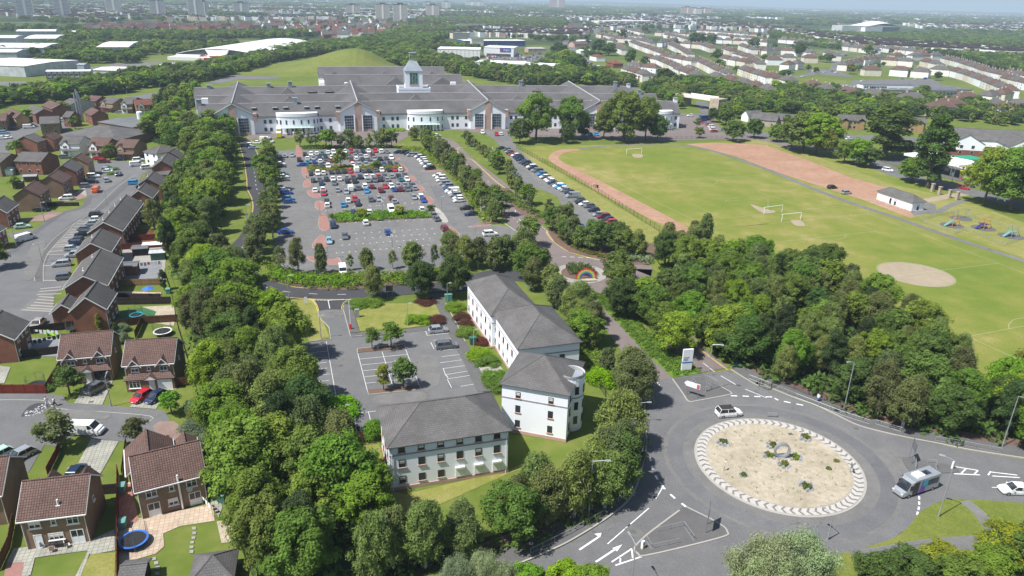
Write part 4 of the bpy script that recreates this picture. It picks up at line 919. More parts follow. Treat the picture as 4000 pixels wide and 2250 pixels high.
p0,p1=GP('C0 125,655 270,490',5.0);d=(p1-p0).normalized();n=Vector((-d.y,d.x,0));mid=(p0+p1)/2+n*4
house((mid.x,mid.y),math.atan2(-d.y,-d.x)+pi,(p1-p0).length-.5,7.6,4.9,2.6,'brick_red','roof_grey',False,[('f',-1.8,3.3,1.0,1.1),('f',.2,3.3,.5,.8),('f',2.2,3.3,1.0,1.1),('f',-2.3,.9,1.0,1.1),('l',0,.9,.8,1.0)],[],'red brick house with clothes drying on the pale patio at its side','house',None,'detached_house',doors=[('f',2.2,.05,1.4,2.1)])
# --- red brick terraces along the tree belt : (eave points, label, type)
TG='red brick houses along the tree belt'
RB='brick_red';BB='brick_brown'
def estate(s,label,wall,roof,n,group,rise=2.4,face='fb',L=None,W=None,name='terraced_house',chim=0,hip=False,H=5.0,cat='house',extra=()):
 c,a,l_,w_=rect(s,H);L=L or l_;W=W or w_
 wn=[w for w in semis(L,n,H,1.0,1.05,face)]
 q=MB();ch=[(-L/2+L*(i+.5)/chim,0,.9)for i in range(chim)]if chim else[]
 e=house(c,a,L,W,H,rise,wall,roof,hip,wn+list(extra),[],label,cat,group,name,near=math.hypot(*c)<260)
 if chim:
  k=('flue',)
  if k not in BM:v=MB();v.tube((0,0,0),(0,0,.9),.12,.1,8);v.box(0,0,0,.4,.4,.25);BM[k]=v.mesh('flue','white_frame')
  for x,y,h in ch:inst('flue',BM[k],e,(x,W*.12,H+rise*.76))
 return e
estate('C0 1000,370 1100,215 650,392','red brick end house with grey roof and garage wing, beside the green trampoline',RB,'roof_grey',3,TG,2.6)
estate('C0 1010,150 B0 1160,1215 C0 590,185','terrace with patchy grey roof directly behind the end house with the garage wing',RB,'roof_grey',5,TG,2.4,chim=2,name='terrace_block')
estate('B0 1045,1162 1135,1022 712,1165','short red brick block beside the white canopy and washing lines',RB,'roof_grey',3,TG,2.4,chim=1,name='terrace_block')
estate('B0 1155,965 1352,700 832,975','longest red brick terrace, four flues along its dark tiled roof',RB,'roof_grey',9,TG,2.5,chim=4,name='terrace_block')
estate('B0 1435,655 1497,580 1208,650','red brick pair with one small gable window, next beyond the longest terrace',RB,'roof_grey',3,TG,2.4,chim=1,extra=[('l',0,3.2,.7,1.0)])
estate('B0 1522,545 1582,470 1275,548','red brick pair between the low dark-roofed garage and the shed with red walls',RB,'roof_grey',3,TG,2.4,chim=1)
estate('B0 1640,372 1690,290 1425,378','red brick house whose back garden has a black canopy',RB,'roof_grey',3,TG,2.4,chim=1)
estate('B0 1700,285 1748,250 1490,300','farthest red brick house of the row against the trees',RB,'roof_grey',2,TG,2.4)
estate('B0 1345,222 1478,245 1632,190','white-walled house with hipped grey roof at the head of the street','render_white','roof_grey',2,TG,2.0,hip=True)
estate('B0 1345,450 1568,452 1590,385','low grey-roofed garage block between two red brick pairs',BB,'roof_grey',1,None,1.0,H=3.0,face='f',W=7,name='garage_block',cat='garage')
c_=G1('C0 620,330',3.2);house((c_.x,c_.y),R(107),5.2,4.2,2.6,1.6,RB,'roof_grey',False,[],[],'grey tiled garage wing joined to the red brick end house by the striped bays','garage',None,'garage_wing')
LG='brick houses on the west side of the estate street'
estate('B0 375,637 470,560 118,642','brown brick gabled house above the pair of white cars on the drive',BB,'roof_brown',3,LG,2.4,chim=1)
estate('B0 595,520 682,455 362,512','brown brick gabled house with pale drive, beside the orange van',BB,'roof_brown',3,LG,2.4)
estate('B0 718,415 792,352 520,395','red brick gabled house beside the large white parked car',RB,'roof_grey',3,LG,2.4)
estate('B0 828,335 888,295 640,320','yellow brick gabled house nearest the two red parked cars','brick_yellow','roof_brown',3,LG,2.4)
estate('B0 60,792 172,708 -180,800','red brick house at the left edge above the paved pink drive',RB,'roof_grey',3,LG,2.4)
estate('B0 -30,985 60,930 -300,990','dark roofed brick house cut by the left edge beside the mint green car',RB,'roof_grey',2,LG,2.2)
estate('B0 125,312 385,320 520,262','red brick house facing its back garden with white patio doors',RB,'roof_grey',3,None,2.3)
estate('B0 -170,325 -5,335 135,265','brown brick gable end at the left edge above the conservatory',BB,'roof_grey',2,None,2.3)
estate('B0 345,135 450,105 152,120','red brick house with its gable towards the small round tree',RB,'roof_grey',2,None,2.2)
estate('B0 500,110 592,78 400,95','red brick house with brown roof beside the large grey hipped hall',RB,'roof_brown',2,None,2.0)
HG='detached houses facing the head of the street'
def porch_front(e,L,W,wall='white_frame',roof='roof_grey'):
 m=MB();y=-W/2;m.hexa([(-L/2,y-1.3,2.4),(L/2,y-1.3,2.4),(L/2,y-.02,3.1),(-L/2,y-.02,3.1),(-L/2,y-1.3,2.5),(L/2,y-1.3,2.5),(L/2,y-.02,3.25),(-L/2,y-.02,3.25)]);m.build('porch_roof',roof,e)
 g=MB();zt,zb=6.3,4.4;x=-L*.22;w=1.7
 for sx in(-1,1):
  A=[(x+sx*w,y-.6,zb),(x,y-.6,zt),(x,y+1.8,zt),(x+sx*w,y+.1,zb)];Bq=[(X,Y,z+.12)for X,Y,z in A]
  if sx>0:A=A[::-1];Bq=Bq[::-1]
  g.hexa(A+Bq)
 d=g.build('dormer_gable',roof,e);f=MB();f.box(x,y-.12,0,w*1.8,.6,zb+.1);f.hexa([(x-w*.9,y-.42,zb),(x+w*.9,y-.42,zb),(x+.05,y-.42,zt),(x-.05,y-.42,zt),(x-w*.9,y,zb),(x+w*.9,y,zb),(x+.05,y,zt),(x-.05,y,zt)][:4]+[(x-w*.9,y+.1,zb),(x+w*.9,y+.1,zb),(x+.05,y+.1,zt),(x-.05,y+.1,zt)]);f.build('front_gable',wall,e)
 fm,pn,sl_=win_mesh(1.6,1.2)
 for z in(.9,3.3):o=inst('window',fm,e,(x,y-.46,z));inst('pane',pn,o)
for s,lab,wl,rf,gw in(('B0 550,152 748,155 850,110','white-fronted detached house with twin gablets behind the dark parked car','render_white','roof_grey','render_white'),
('B0 815,166 1005,172 1105,130','brown-roofed detached house with white front gable, left of the round green tree',BB,'roof_brown','render_white'),
('B0 1072,182 1262,188 1345,140','brown-roofed brick house with garage, right of the round green tree',BB,'roof_brown','brick_yellow'),
('A0 1000,1030 1130,1045 1205,1010','yellow brick detached house behind the row, second from the hospital trees','brick_yellow','roof_grey','brick_yellow'),
('A0 1205,1050 1330,1050 1390,1000','white gabled house between the yellow brick house and the orange-roofed one',BB,'roof_grey','render_white'),
('A0 1365,1060 1540,1050 1660,1020','detached house with bright red-brown roof nearest the hospital trees',BB,'roof_red','render_white'),
('A0 580,1050 700,1060 790,1010','grey-roofed pale house beyond the round tree beside the silver flues','render_grey','roof_grey','render_grey')):
 e=estate(s,lab,wl,rf,2,HG,2.3,face='b',name='detached_house');me_l=rect(s,5.0);porch_front(e,me_l[2],me_l[3],gw,rf)
for s,lab,wl,rf in(('A0 840,1010 960,1020 1010,990','brown-roofed brick house hidden behind the round tree',RB,'roof_brown'),('A0 410,1060 520,1100 620,1050','long dark-roofed red brick house beyond the small hedge',RB,'roof_brown'),('A0 240,1105 350,1150 460,1100','red brick house with pale bay window in the far corner',RB,'roof_grey'),
('A0 50,1140 150,1190 240,1150','yellow brick house with brown roof near the far left corner','brick_yellow','roof_brown'),('A0 -60,1220 60,1215 135,1170','dark gabled brick house against the left edge by the parked vans',BB,'roof_brown'),
('A0 840,1130 915,1165 1035,1125','red brick house with three small windows beside the silver flues',RB,'roof_brown'),('A0 620,1175 700,1180 850,1160','red brick gabled house left of the silver flues',RB,'roof_grey'),('A0 395,1250 600,1240 610,1190','grey-roofed brown brick house facing the white van',BB,'roof_grey'),
('A0 0,1170 60,1180 120,1150','small brown-roofed house tucked behind the far left corner',BB,'roof_brown')):
 estate(s,lab,wl,rf,2,'brick houses in the far left corner of the estate',2.2,name='detached_house')
# --- the offices
def band(e,L,W,z,mat='band_grey',t=.06,h=.18):
 m=MB();m.box(0,0,z,L+2*t,W+2*t,h);return m.build('string_course',mat,e)
def plinth(e,L,W):m=MB();m.box(0,0,0,L+.16,W+.16,.55);return m.build('plinth','band_pink',e)
OW=dict(frame='dark_frame',sill='band_pink')
cA=GP('D1 1230,240 2415,68',7.6);dv=cA[1]-cA[0];angA=math.atan2(dv.y,dv.x)
cR=G1('C1 1115,1290',7.6);wA=abs((cR-cA[0]).dot(Vector((-sin(angA),cos(angA),0))))
midA=(cA[0]+cA[1])/2+Vector((-sin(angA),cos(angA),0))*(wA/2);LA=dv.length-.8;WA=wA-.8
wl=[]
for i in range(6):
 t=-LA/2+1.7+i*(LA-3.4)/5
 wl+=[('f',t,6.2,.95,.95,OW),('f',t,3.75,.95,1.25,OW),('b',t,3.75,.95,1.25,OW),('b',t,6.2,.95,.95,OW),('b',t,1.1,.95,1.2,OW)]+([('f',t,1.1,.95,1.2,OW)]if i<3 else[])
for t in(-3,0,3):wl+=[('l',t,3.75,.95,1.25,OW),('l',t,1.1,.95,1.2,OW)]
office=house(midA,angA,LA,WA,7.5,3.0,'render_white','roof_slate',True,wl,[],'white office block with hipped slate roof and shuttered ground windows, nearest the birches','office building','white hip-roofed office blocks','office_building',barge=False)
band(office,LA,WA,5.75);plinth(office,LA,WA)
for i in(3,4,5):
 t=-LA/2+1.7+i*(LA-3.4)/5;m=MB();m.box(t,-WA/2-.08,.75,1.25,.14,1.5).box(t,-WA/2-.2,2.2,1.35,.36,.28);m.build('roller_shutter','white_frame',office)
for sx in(-1,1):m=MB();m.tube((sx*(LA/2-.3),-WA/2-.1,0),(sx*(LA/2-.3),-WA/2-.1,7.3),.05,.05,6);m.build('downpipe','white_frame',office)
def office_block(s,H,rise,label,nf,face_wins='flr',curved=False,L=None,W=None):
 c,a,l_,w_=rect(s,H);L=L or l_;W=W or w_;ws=[]
 for f in face_wins:
  D=L if f in 'fb' else W;n=nf if f in 'fb' else max(1,int(D/3.2))
  for i in range(n):
   t=-D/2+D*(i+.5)/n
   for z in(1.2,3.9,6.5)[:3 if H>8 else 2]:ws.append((f,t,z,.8,1.25 if z<6 else 1.1,OW))
 e=house(c,a,L,W,H,rise,'render_white','roof_slate',True,ws,[],label,'office building','white hip-roofed office blocks','office_building',barge=False)
 band(e,L,W,H-2.6);plinth(e,L,W);return e,c,a,L,W
# corner tower block with the rounded stair turret
eT,cT,aT,LT,WT=office_block('C1 2300,1078 C2 545,1190 712,880',8.8,3.0,'taller white office block with round stair turret, closest to the road',2,'fr')
m=MB();tx,ty=LT/2-.6,-.3;m.tube((tx,ty,0),(tx,ty,9.9),2.1,2.1,24,cap=False);tt=m.build('stair_turret','render_white',eT);m=MB();m.disc((tx,ty,9.2),2.1,24);m.build('turret_roof','lead',tt);m=MB();m.tube((tx,ty,9.9),(tx,ty,9.2),1.85,1.85,24,cap=False);m.build('parapet','render_grey',tt)
m=MB();m.tube((tx,ty,9.6),(tx,ty,9.93),2.18,2.18,24,cap=False);m.tube((tx,ty,6.1),(tx,ty,6.3),2.16,2.16,24,cap=False);m.build('coping','band_grey',tt)
for z in(1.4,4.0,6.8):
 for an in(-.9,-.1,.7):o=inst('window',win_mesh(.7,1.4,frame='dark_frame')[0],tt,(tx+2.12*cos(an),ty+2.12*sin(an),z),an+pi/2);inst('pane',win_mesh(.7,1.4,frame='dark_frame')[1],o)
cB,aB=None,None
def block2(sA,Wd,H,rise,label,n):
 """sA: two west-side eave points (far, near)"""
 a_,b_=GP(sA,H);d=b_-a_;L=d.length;u=d/L;nrm=Vector((-u.y,u.x,0));mid=(a_+b_)/2+nrm*(Wd/2);ang=math.atan2(u.y,u.x)+pi
 ang2=math.atan2(u.y,u.x);ws=[]
 for i in range(n):
  t=-L/2+L*(i+.5)/n
  for z in(1.1,3.9):ws+=[('f',t,z,.8,1.2,OW),('b',t,z,.8,1.2,OW)]
 for z in(1.1,3.9):ws+=[('r',0,z,1.0,1.2,OW),('r',2.5,z,1.0,1.2,OW)]
 e=house((mid.x,mid.y),ang2,L-.8,Wd-.8,H,rise,'render_white','roof_slate',True,ws,[],label,'office building','white hip-roofed office blocks','office_building',barge=False)
 band(e,L-.8,Wd-.8,H-1.9);plinth(e,L-.8,Wd-.8);return e,L,Wd
# west wall faces -U ; 'f' face after rotation is the west-facing one
e1,l1,w1=block2('C1 1975,120 2215,445',10.5,7.4,3.0,'white office block farthest along the footpath, entrance canopy at its corner',6)
e2,l2,w2=block2('C1 2225,405 C2 50,760',12.5,7.4,3.4,'middle white office block with long slate roof beside the hedged footpath',6)
def canopy(p,q,wd,label):
 a,b=Vector(p),Vector(q);e=empty('glass_canopy',(a.x,a.y,0));d=(b-a);L=d.length;u=d/L;n=Vector((u.y,-u.x,0))*wd
 m=MB();N_=int(L/.7)
 for i in range(N_+1):s=u*(L*i/N_);m.tube(s+Vector((0,0,3.0)),s+n+Vector((0,0,3.35)),.035,.035,4)
 for k in(0,.33,.66,1):m.tube(n*k+Vector((0,0,3.0+.35*k)),n*k+u*L+Vector((0,0,3.0+.35*k)),.035,.035,4)
 m.build('frame','white_frame',e);m=MB()
 for s in(0,.5,1):m.tube(n+u*(L*s),n+u*(L*s)+Vector((0,0,3.35)),.06,.06,6)
 m.build('posts','white_frame',e);return tag(e,label,'canopy','glazed entrance canopies')
pA,pB=GP('C1 2110,430 2030,375',2.9);canopy((pA.x,pA.y,0),(pB.x,pB.y,0),3.0,'small white glazed canopy at the far office entrance')
pA,pB=GP('C1 2400,960 2290,790',2.9);canopy((pA.x,pA.y,0),(pB.x,pB.y,0),2.6,'long white glazed canopy at the middle office entrance')
pA,pB=GP('C1 2415,1230 2330,1150',2.9);canopy((pA.x,pA.y,0),(pB.x,pB.y,0),2.6,'white glazed canopy between the corner tower block and the front office')
# ---------------------------------------------------------------- the hospital
FL=curve([(-152,348.1),(-88,369.3),(-23,386.6),(90.2,402.8)],30)
CUM=[0.0]
for a,b in zip(FL,FL[1:]):CUM.append(CUM[-1]+(b-a).length)
def hosp(u,v,z):
 i=min(max(int(np.searchsorted(CUM,u))-1,0),len(FL)-2);t=(u-CUM[i])/(CUM[i+1]-CUM[i]);p=FL[i]+(FL[i+1]-FL[i])*t
 a=R(108.5-11.5*min(max((u-10)/185,-.1),1.3));return Vector((p.x+v*cos(a),p.y+v*sin(a),z))
def hang(u):a=hosp(u-1,0,0);b=hosp(u+1,0,0);return ANG(a,b)
def uof(px_,z,v=0):
 p=GP(px_,z)[0];best=min(range(0,2600),key=lambda k:(hosp(k/10,v,z)-p).length);return best/10
hE=empty('hospital_building',hosp(0,0,0));tag(hE,'long white hospital with pink-striped gables, grey pitched roofs and a central tower','hospital')
hO=hosp(0,0,0)
def hb(mb,u0,u1,v0,v1,z0,z1,seg=12.0):
 n=max(1,int((u1-u0)/seg))
 for i in range(n):
  a=u0+(u1-u0)*i/n;b=u0+(u1-u0)*(i+1)/n
  mb.hexa([hosp(a,v0,z0)-hO,hosp(b,v0,z0)-hO,hosp(b,v1,z0)-hO,hosp(a,v1,z0)-hO,hosp(a,v0,z1)-hO,hosp(b,v0,z1)-hO,hosp(b,v1,z1)-hO,hosp(a,v1,z1)-hO])
def urange(u0,u1,vc,hw,ze,zr,name='range',wall='render_white',parent=None,oe=.5):
 parent=parent or hE
 w=MB();hb(w,u0,u1,vc-hw,vc+hw,0,ze)
 for u in(u0,u1):w.face([hosp(u,vc-hw,ze)-hO,hosp(u,vc,zr)-hO,hosp(u,vc+hw,ze)-hO][::(1 if u==u0 else-1)][::-1])
 w.build('wall',wall,parent);r_=MB();n=max(1,int((u1-u0)/12));k=(zr-ze)/hw
 for i in range(n):
  a=u0-.3+(u1-u0+.6)*i/n;b=u0-.3+(u1-u0+.6)*(i+1)/n
  for s in(-1,1):
   P=[(a,vc+s*(hw+oe),ze-k*oe),(b,vc+s*(hw+oe),ze-k*oe),(b,vc,zr),(a,vc,zr)]
   if s>0:P=[P[1],P[0],P[3],P[2]]
   lo=[hosp(*q)-hO for q in P];hi=[q+Vector((0,0,.2))for q in lo];r_.hexa(lo+hi)
 ro_=r_.build('roof','roof_hosp',parent);c_=MB()
 for i in range(n):c_.tube(hosp(u0+(u1-u0)*i/n,vc,zr+.22)-hO,hosp(u0+(u1-u0)*(i+1)/n,vc,zr+.22)-hO,.3,None,5,cap=False)
 c_.build('ridge_cap','band_grey',ro_);return ro_
def vrange(uc,v0,v1,hw,ze,zr,parent=None,oe=.4,wall=True):
 parent=parent or hE;w=MB();n=6;r_=MB();k=(zr-ze)/hw
 if wall:
  w.hexa([hosp(uc-hw,v0,0)-hO,hosp(uc+hw,v0,0)-hO,hosp(uc+hw,v1,0)-hO,hosp(uc-hw,v1,0)-hO,hosp(uc-hw,v0,ze)-hO,hosp(uc+hw,v0,ze)-hO,hosp(uc+hw,v1,ze)-hO,hosp(uc-hw,v1,ze)-hO])
  for v in(v0,v1):w.face([hosp(uc-hw,v,ze)-hO,hosp(uc+hw,v,ze)-hO,hosp(uc,v,zr)-hO][::(1 if v==v0 else-1)])
  w.build('wall','render_white',parent)
 for i in range(n):
  a=v0-.5+(v1-v0+1.0)*i/n;b=v0-.5+(v1-v0+1.0)*(i+1)/n
  for s in(-1,1):
   P=[(uc+s*(hw+oe),a,ze-k*oe),(uc,a,zr),(uc,b,zr),(uc+s*(hw+oe),b,ze-k*oe)]
   if s>0:P=P[::-1]
   lo=[hosp(*q)-hO for q in P];r_.hexa(lo+[q+Vector((0,0,.22))for q in lo])
 ro_=r_.build('roof','roof_hosp',parent);c_=MB();c_.tube(hosp(uc,v0-.5,zr+.22)-hO,hosp(uc,v1,zr+.22)-hO,.32,None,5,cap=False);c_.build('ridge_cap','render_grey',ro_)
 c_=MB()
 for s in(-1,1):c_.tube(hosp(uc+s*(hw+oe),v0-.55,ze-k*oe)-hO,hosp(uc,v0-.55,zr)-hO,.22,None,5,cap=False)
 c_.build('gable_trim','render_grey',ro_);return ro_
UG=[uof(s,14.9)for s in('K 740,45','A1 1020,1020','A1 2335,1010','A2 895,1020')]
urange(0,CUM[-1],8.5,8.5,8.6,13.5);urange(-3,CUM[-1]-4,41,8.5,8.6,13.5);urange(-6,CUM[-1]-10,79,8.5,8.6,13.5)
GW=MB()
for i,uc in enumerate(UG):
 vrange(uc,-1.5,95,9.4,9.9,14.9)
 g=MB();hb(g,uc-1.5,uc+1.5,-2.0,-1.4,0,14.2);g.build('pink_pilaster','brick_pink',hE)
 for s in(-1,1):
  g=MB();hb(g,uc+s*10.1-.8,uc+s*10.1+.8,-2.0,1,6.2,10.2);g.build('pink_corner_block','brick_pink',hE)
  u0,u1=sorted((uc+s*2.4,uc+s*6.9));g=MB();hb(g,u0,u1,-1.62,-1.5,1.2,8.0);o=g.build('glazed_bay','glass_blue',hE);f=MB()
  for k in range(1,5):hb(f,u0,u1,-1.72,-1.6,1.2+6.8*k/5-.12,1.2+6.8*k/5+.1)
  for k in range(0,5):hb(f,u0+4.5*k/4-.06,u0+4.5*k/4+.06,-1.7,-1.6,1.2,8.0)
  f.build('mullions','metal_galv',o);g=MB();a=hosp(uc+s*2.0,-2.1,0)-hO;g.tube(a,a+Vector((0,0,8.2)),.3,.3,8);g.build('column','white_frame',hE)
  g=MB();hb(g,u0,u1,-1.75,-1.4,0,1.15);g.build('pink_base','brick_pink',hE)
HW=dict(frame='render_grey',pane='glass_blue')
hwm=win_mesh(1.25,1.7,kind='one',**HW)[0]
bays=[(uof('A1 410,1150',8.6),10.0),(uof('A1 1690,1120',8.6),9.4),(uof('A2 1500,1130',8.6),6.0)]
u=3.0
while u<CUM[-1]-2:
 if all(abs(u-g_)>11.4 for g_ in UG)and all(abs(u-b_)>w_+1 for b_,w_ in bays):
  for z in(1.2,5.0):p=hosp(u,-.03,z)-hO;inst('window',hwm,hE,p,hang(u))
 u+=2.6 if int(u/2.6)%3 else 4.6
m=MB()
for a_,b_ in zip([0]+[g_+10.5 for g_ in UG],[g_-10.5 for g_ in UG]+[CUM[-1]]):
 if b_-a_>2:hb(m,a_,b_,-.12,0,7.6,7.85)
m.build('string_course','band_grey',hE)
for(uc,w),nw in zip(bays,(8,6,4)):
 out=MB();n=16;P=[hosp(uc+w*sin(-pi/2+pi*i/n),-3.6*cos(-pi/2+pi*i/n),0)-hO for i in range(n+1)]
 pts=[(p.x,p.y)for p in P]+[((hosp(uc+w,3,0)-hO).x,(hosp(uc+w,3,0)-hO).y),((hosp(uc-w,3,0)-hO).x,(hosp(uc-w,3,0)-hO).y)]
 out.prism(pts,0,9.9);bw=out.build('curved_entrance_bay','render_white',hE);m=MB();m.prism([(p.x*1+0,p.y)for p in[q+Vector((0,0,0))for q in[hosp(uc+(w+.1)*sin(-pi/2+pi*i/n),-3.75*cos(-pi/2+pi*i/n),0)-hO for i in range(n+1)]]],8.1,8.35);m.build('cornice','band_grey',bw)
 for i in range(nw):
  t=-pi/2+pi*(i+.7)/(nw+.4);p=hosp(uc+w*sin(t),-3.64*cos(t),4.7)-hO;q=hosp(uc+w*sin(t+.05),-3.64*cos(t+.05),4.7)-hO
  inst('window',win_mesh(.7,2.0,kind='one',**HW)[0],bw,p,ANG(p,q));inst('window',win_mesh(.8,1.9,kind='one',**HW)[0],bw,p-Vector((0,0,4.0)),ANG(p,q))
 m=MB();hb(m,uc-3,uc+3,-4.0,-3.3,.1,2.9);m.build('entrance_doors','glass_shop',bw);m=MB()
 hb(m,uc-w*.75,uc+w*.75,-6.5,-3.0,3.3,3.42);m.build('canopy_glass','pale_green_glass',bw);m=MB()
 for i in range(9):uu=uc-w*.75+w*1.5*i/8;a=hosp(uu,-7.2,3.5)-hO;b=hosp(uu,-2.8,3.5)-hO;m.tube(a,b,.07,.07,4);m.tube(a.xyz,Vector((a.x,a.y,0)),.07,.07,5)
 m.build('canopy_frame','white_frame',bw)
for s in('K 1190,100','K 1615,95','K 1825,90','K 2240,80','K 2450,75','A1 812,1060'):
 p=GP(s,11.6)[0];uu=uof(s,11.6,5);m=MB();hb(m,uu-1.0,uu+1.0,3.6,7,9.4,12.0,99);d=m.build('roof_dormer','glass',hE);m=MB();hb(m,uu-1.2,uu+1.2,3.3,7.2,12.0,12.15,99);hb(m,uu-1.2,uu+1.2,3.2,3.6,9.9,10.3,99);m.build('dormer_trim','lead',d)
for i,(uu,v,z,h)in enumerate(((uof('A0 2000,1080',13),8.5,9,7),(uof('A0 2090,900',14,79),79,9,6),(uof('A1 390,1030',13.5,8),8,12.6,3.4),(uof('A1 345,850',15,79),79,13,3.5),(uof('A1 125,840',15,79),79,13,2.6),(uof('A2 100,850',15,79),79,13,3.5),(uof('A2 1045,850',15,79),79,13,3.5),(uof('A2 1385,985',14,41),41,12.6,3.2),(CUM[-1]-1,8.5,9,6.5),(CUM[-1]-12,79,9,6.5))):
 m=MB();hb(m,uu-1,uu+1,v-1,v+1,z,z+h);st_=m.build('vent_stack','lead' if i not in(8,9)else 'render_white',hE);m=MB();hb(m,uu-1.3,uu+1.3,v-1.3,v+1.3,z+h,z+h+.2);m.build('stack_cap','lead',st_)
for s,v in(('A1 310,920',68),('A1 330,1000',31),('A1 1600,980',31),('A2 80,1000',31),('A2 1080,930',68),('A1 565,930',70),('A1 738,925',70),('A2 285,930',70)):
 uu=uof(s,12,v);k=5.0 if v in(68,31)else 2.4;m=MB();zt=13.2 if k==5 else 12.4
 for sg in(-1,1):
  P=[(uu+sg*k,v-.5,zt-4.0 if k==5 else zt-1),(uu,v+2,zt),(uu,v+12,zt),(uu+sg*k,v+12,zt-4.0 if k==5 else zt-1)]
  if sg>0:P=P[::-1]
  lo=[hosp(*q)-hO for q in P];m.hexa(lo+[q+Vector((0,0,.2))for q in lo])
 m.face([hosp(uu-k,v-.5,zt-4 if k==5 else zt-1)-hO,hosp(uu+k,v-.5,zt-4 if k==5 else zt-1)-hO,hosp(uu,v+2,zt+.1)-hO]);m.build('roof_gablet','roof_hosp',hE)
for(s,v)in(('A0 2060,1030',27),('A1 885,810',92),('A1 1945,810',92)):
 uu=uof(s,12.5,v);m=MB();hb(m,uu-1.5,uu+1.5,v-1,v+2,8,14.2);m.build('plant_box','render_white',hE)
# the tower
ut=uof('A1 1595,735',24.6,46);m=MB();hb(m,ut-8.7,ut+8.7,43,58,8,15.4,99);pb_=m.build('tower_podium','render_white',hE);m=MB();hb(m,ut-8.2,ut+8.2,43.5,57.5,15.4,15.45,99);m.build('podium_roof','flat_roof',pb_)
m=MB()
for a_ in((-8.8,8.8,42.9,43.3),(-8.8,8.8,57.8,58.2),(-8.8,-8.3,43.3,57.8),(8.3,8.8,43.3,57.8)):hb(m,ut+a_[0],ut+a_[1],a_[2],a_[3],15.2,16.3,99)
m.build('parapet','render_white',pb_);m=MB();w=4.75;v0=45.0;v1=v0+2*w;hb(m,ut-w,ut+w,v0,v1,15,25,99);tw=m.build('tower','render_white',hE)
m=MB();hb(m,ut-2.1,ut+2.1,v0-.1,v0,18.0,24.3,99);hb(m,ut-w-.1,ut-w,v0+w-2,v0+w+2,18,24.3,99);wn=m.build('tall_window','glass_green',tw);m=MB()
for k in(0,1/3,2/3,1):hb(m,ut-2.15+4.3*k-.1,ut-2.15+4.3*k+.1,v0-.2,v0-.1,18,24.3,99)
hb(m,ut-2.5,ut+2.5,v0-.22,v0,17.6,18.0,99);m.build('window_surround','band_pink',wn)
m=MB();hb(m,ut-w-.3,ut+w+.3,v0-.3,v1+.3,25,25.35,99);b_=[hosp(ut+a*(w+.2),v0+w+c_*(w+.2),25.35)-hO for a,c_ in((-1,-1),(1,-1),(1,1),(-1,1))];t_=[hosp(ut+a*1.9,v0+w+c_*1.9,30.6)-hO for a,c_ in((-1,-1),(1,-1),(1,1),(-1,1))];m.hexa(b_+t_);rf=m.build('tower_roof','lead',tw)
m=MB();base=[hosp(ut+a*1.7,v0+w+c_*1.7,30.6)-hO for a,c_ in((-1,-1),(1,-1),(1,1),(-1,1))]
for i in range(4):
 a,b=base[i],base[(i+1)%4];up=Vector((0,0,4.2));m.tube(a,a+up,.13,.13,5);m.tube(a,b+up,.06,.06,4);m.tube(b,a+up,.06,.06,4);m.tube(a+up,b+up,.1,.1,4)
hbm=hosp(ut,v0+w,34.9)-hO;m.box(hbm.x,hbm.y,34.8,4.2,4.2,.25,hang(ut));m.tube(hbm,hbm+Vector((0,0,6)),.08,.04,5);m.build('lantern_frame','lead',rf)
# rear ward building
rE=empty('hospital_rear_building',hosp(0,0,0));tag(rE,'rear hospital range with white gable end, before the grass mound','hospital')
ur0,ur1=uof('A1 690,760',15.5,125),uof('A1 2070,760',15.5,125);urange(ur0,ur1,125,10,9.5,15.5,parent=rE);ur0,ur1=uof('A1 620,670',17,168),uof('A1 1880,670',17,168);urange(ur0,ur1,165,10.5,11,17,parent=rE);
m=MB();hb(m,ur0,ur0+60,136,154,0,9.5);m.build('link_wall','render_white',rE)
for s,k in(('A1 770,730',6),('A1 1270,730',4),('A1 1740,720',6),('A1 1430,840',6),('A1 1900,840',7)):
 v=152 if k!=6 or s!='A1 1430,840' else 112;v=112 if '840' in s else 152;uu=uof(s,13,v);zt=14.5;m=MB()
 for sg in(-1,1):
  P=[(uu+sg*k,v-1,zt-4.5),(uu,v+1,zt),(uu,v+12,zt),(uu+sg*k,v+12,zt-4.5)]
  if sg>0:P=P[::-1]
  lo=[hosp(*q)-hO for q in P];m.hexa(lo+[q+Vector((0,0,.2))for q in lo])
 m.face([hosp(uu-k,v-1,zt-4.5)-hO,hosp(uu+k,v-1,zt-4.5)-hO,hosp(uu,v+1,zt+.15)-hO]);m.build('roof_gablet','roof_hosp',rE)
# ---------------------------------------------------------------- other buildings, near to far
def hall(s,H,rise,wall,roof,label,cat='building',name='building',hip=False,wins=(),group=None,near=False,doors=(),L=None,W=None):
 c,a,l_,w_=rect(s,H)
 if math.hypot(*c)>800:A_,B_=PX(s)[:2];y_=(A_[1]+B_[1])/2;p_,q_=G((A_[0],y_),H),G((B_[0],y_),H);l_=(q_-p_).length;a=ANG(p_,q_);W=W or 20;c=((p_+q_)/2+Vector((-sin(a),cos(a),0))*(W/2)).xy
 return house(c,a,L or l_,W or w_,H,rise,wall,roof,hip,wins,[],label,cat,group,name,near=near,barge=False)
pv=hall('B3 1028,590 1368,702 1488,690',3.2,1.7,'render_white','roof_slate','white sports pavilion with hipped slate roof behind a mesh fence','pavilion','sports_pavilion',True,[('r',0,.1,.9,2.0,dict(frame='dark_frame')),('f',0.6,.1,.9,2.0,dict(frame='dark_frame')),('f',-1.6,.1,.9,2.0,dict(frame='dark_frame'))],near=True)
hall('A0 620,1350 1265,1392 1370,1330',4.0,3.4,'brick_brown','roof_slate','wide grey hipped hall between the detached houses and the white cylinder tank','hall','community_hall',True,W=26)
hall('A0 900,1215 1420,1300 1520,1190',4.5,.6,'brick_brown','flat_roof','low building with wide dark roof beside the white cylinder tank','boiler house','plant_building',L=27,W=22)
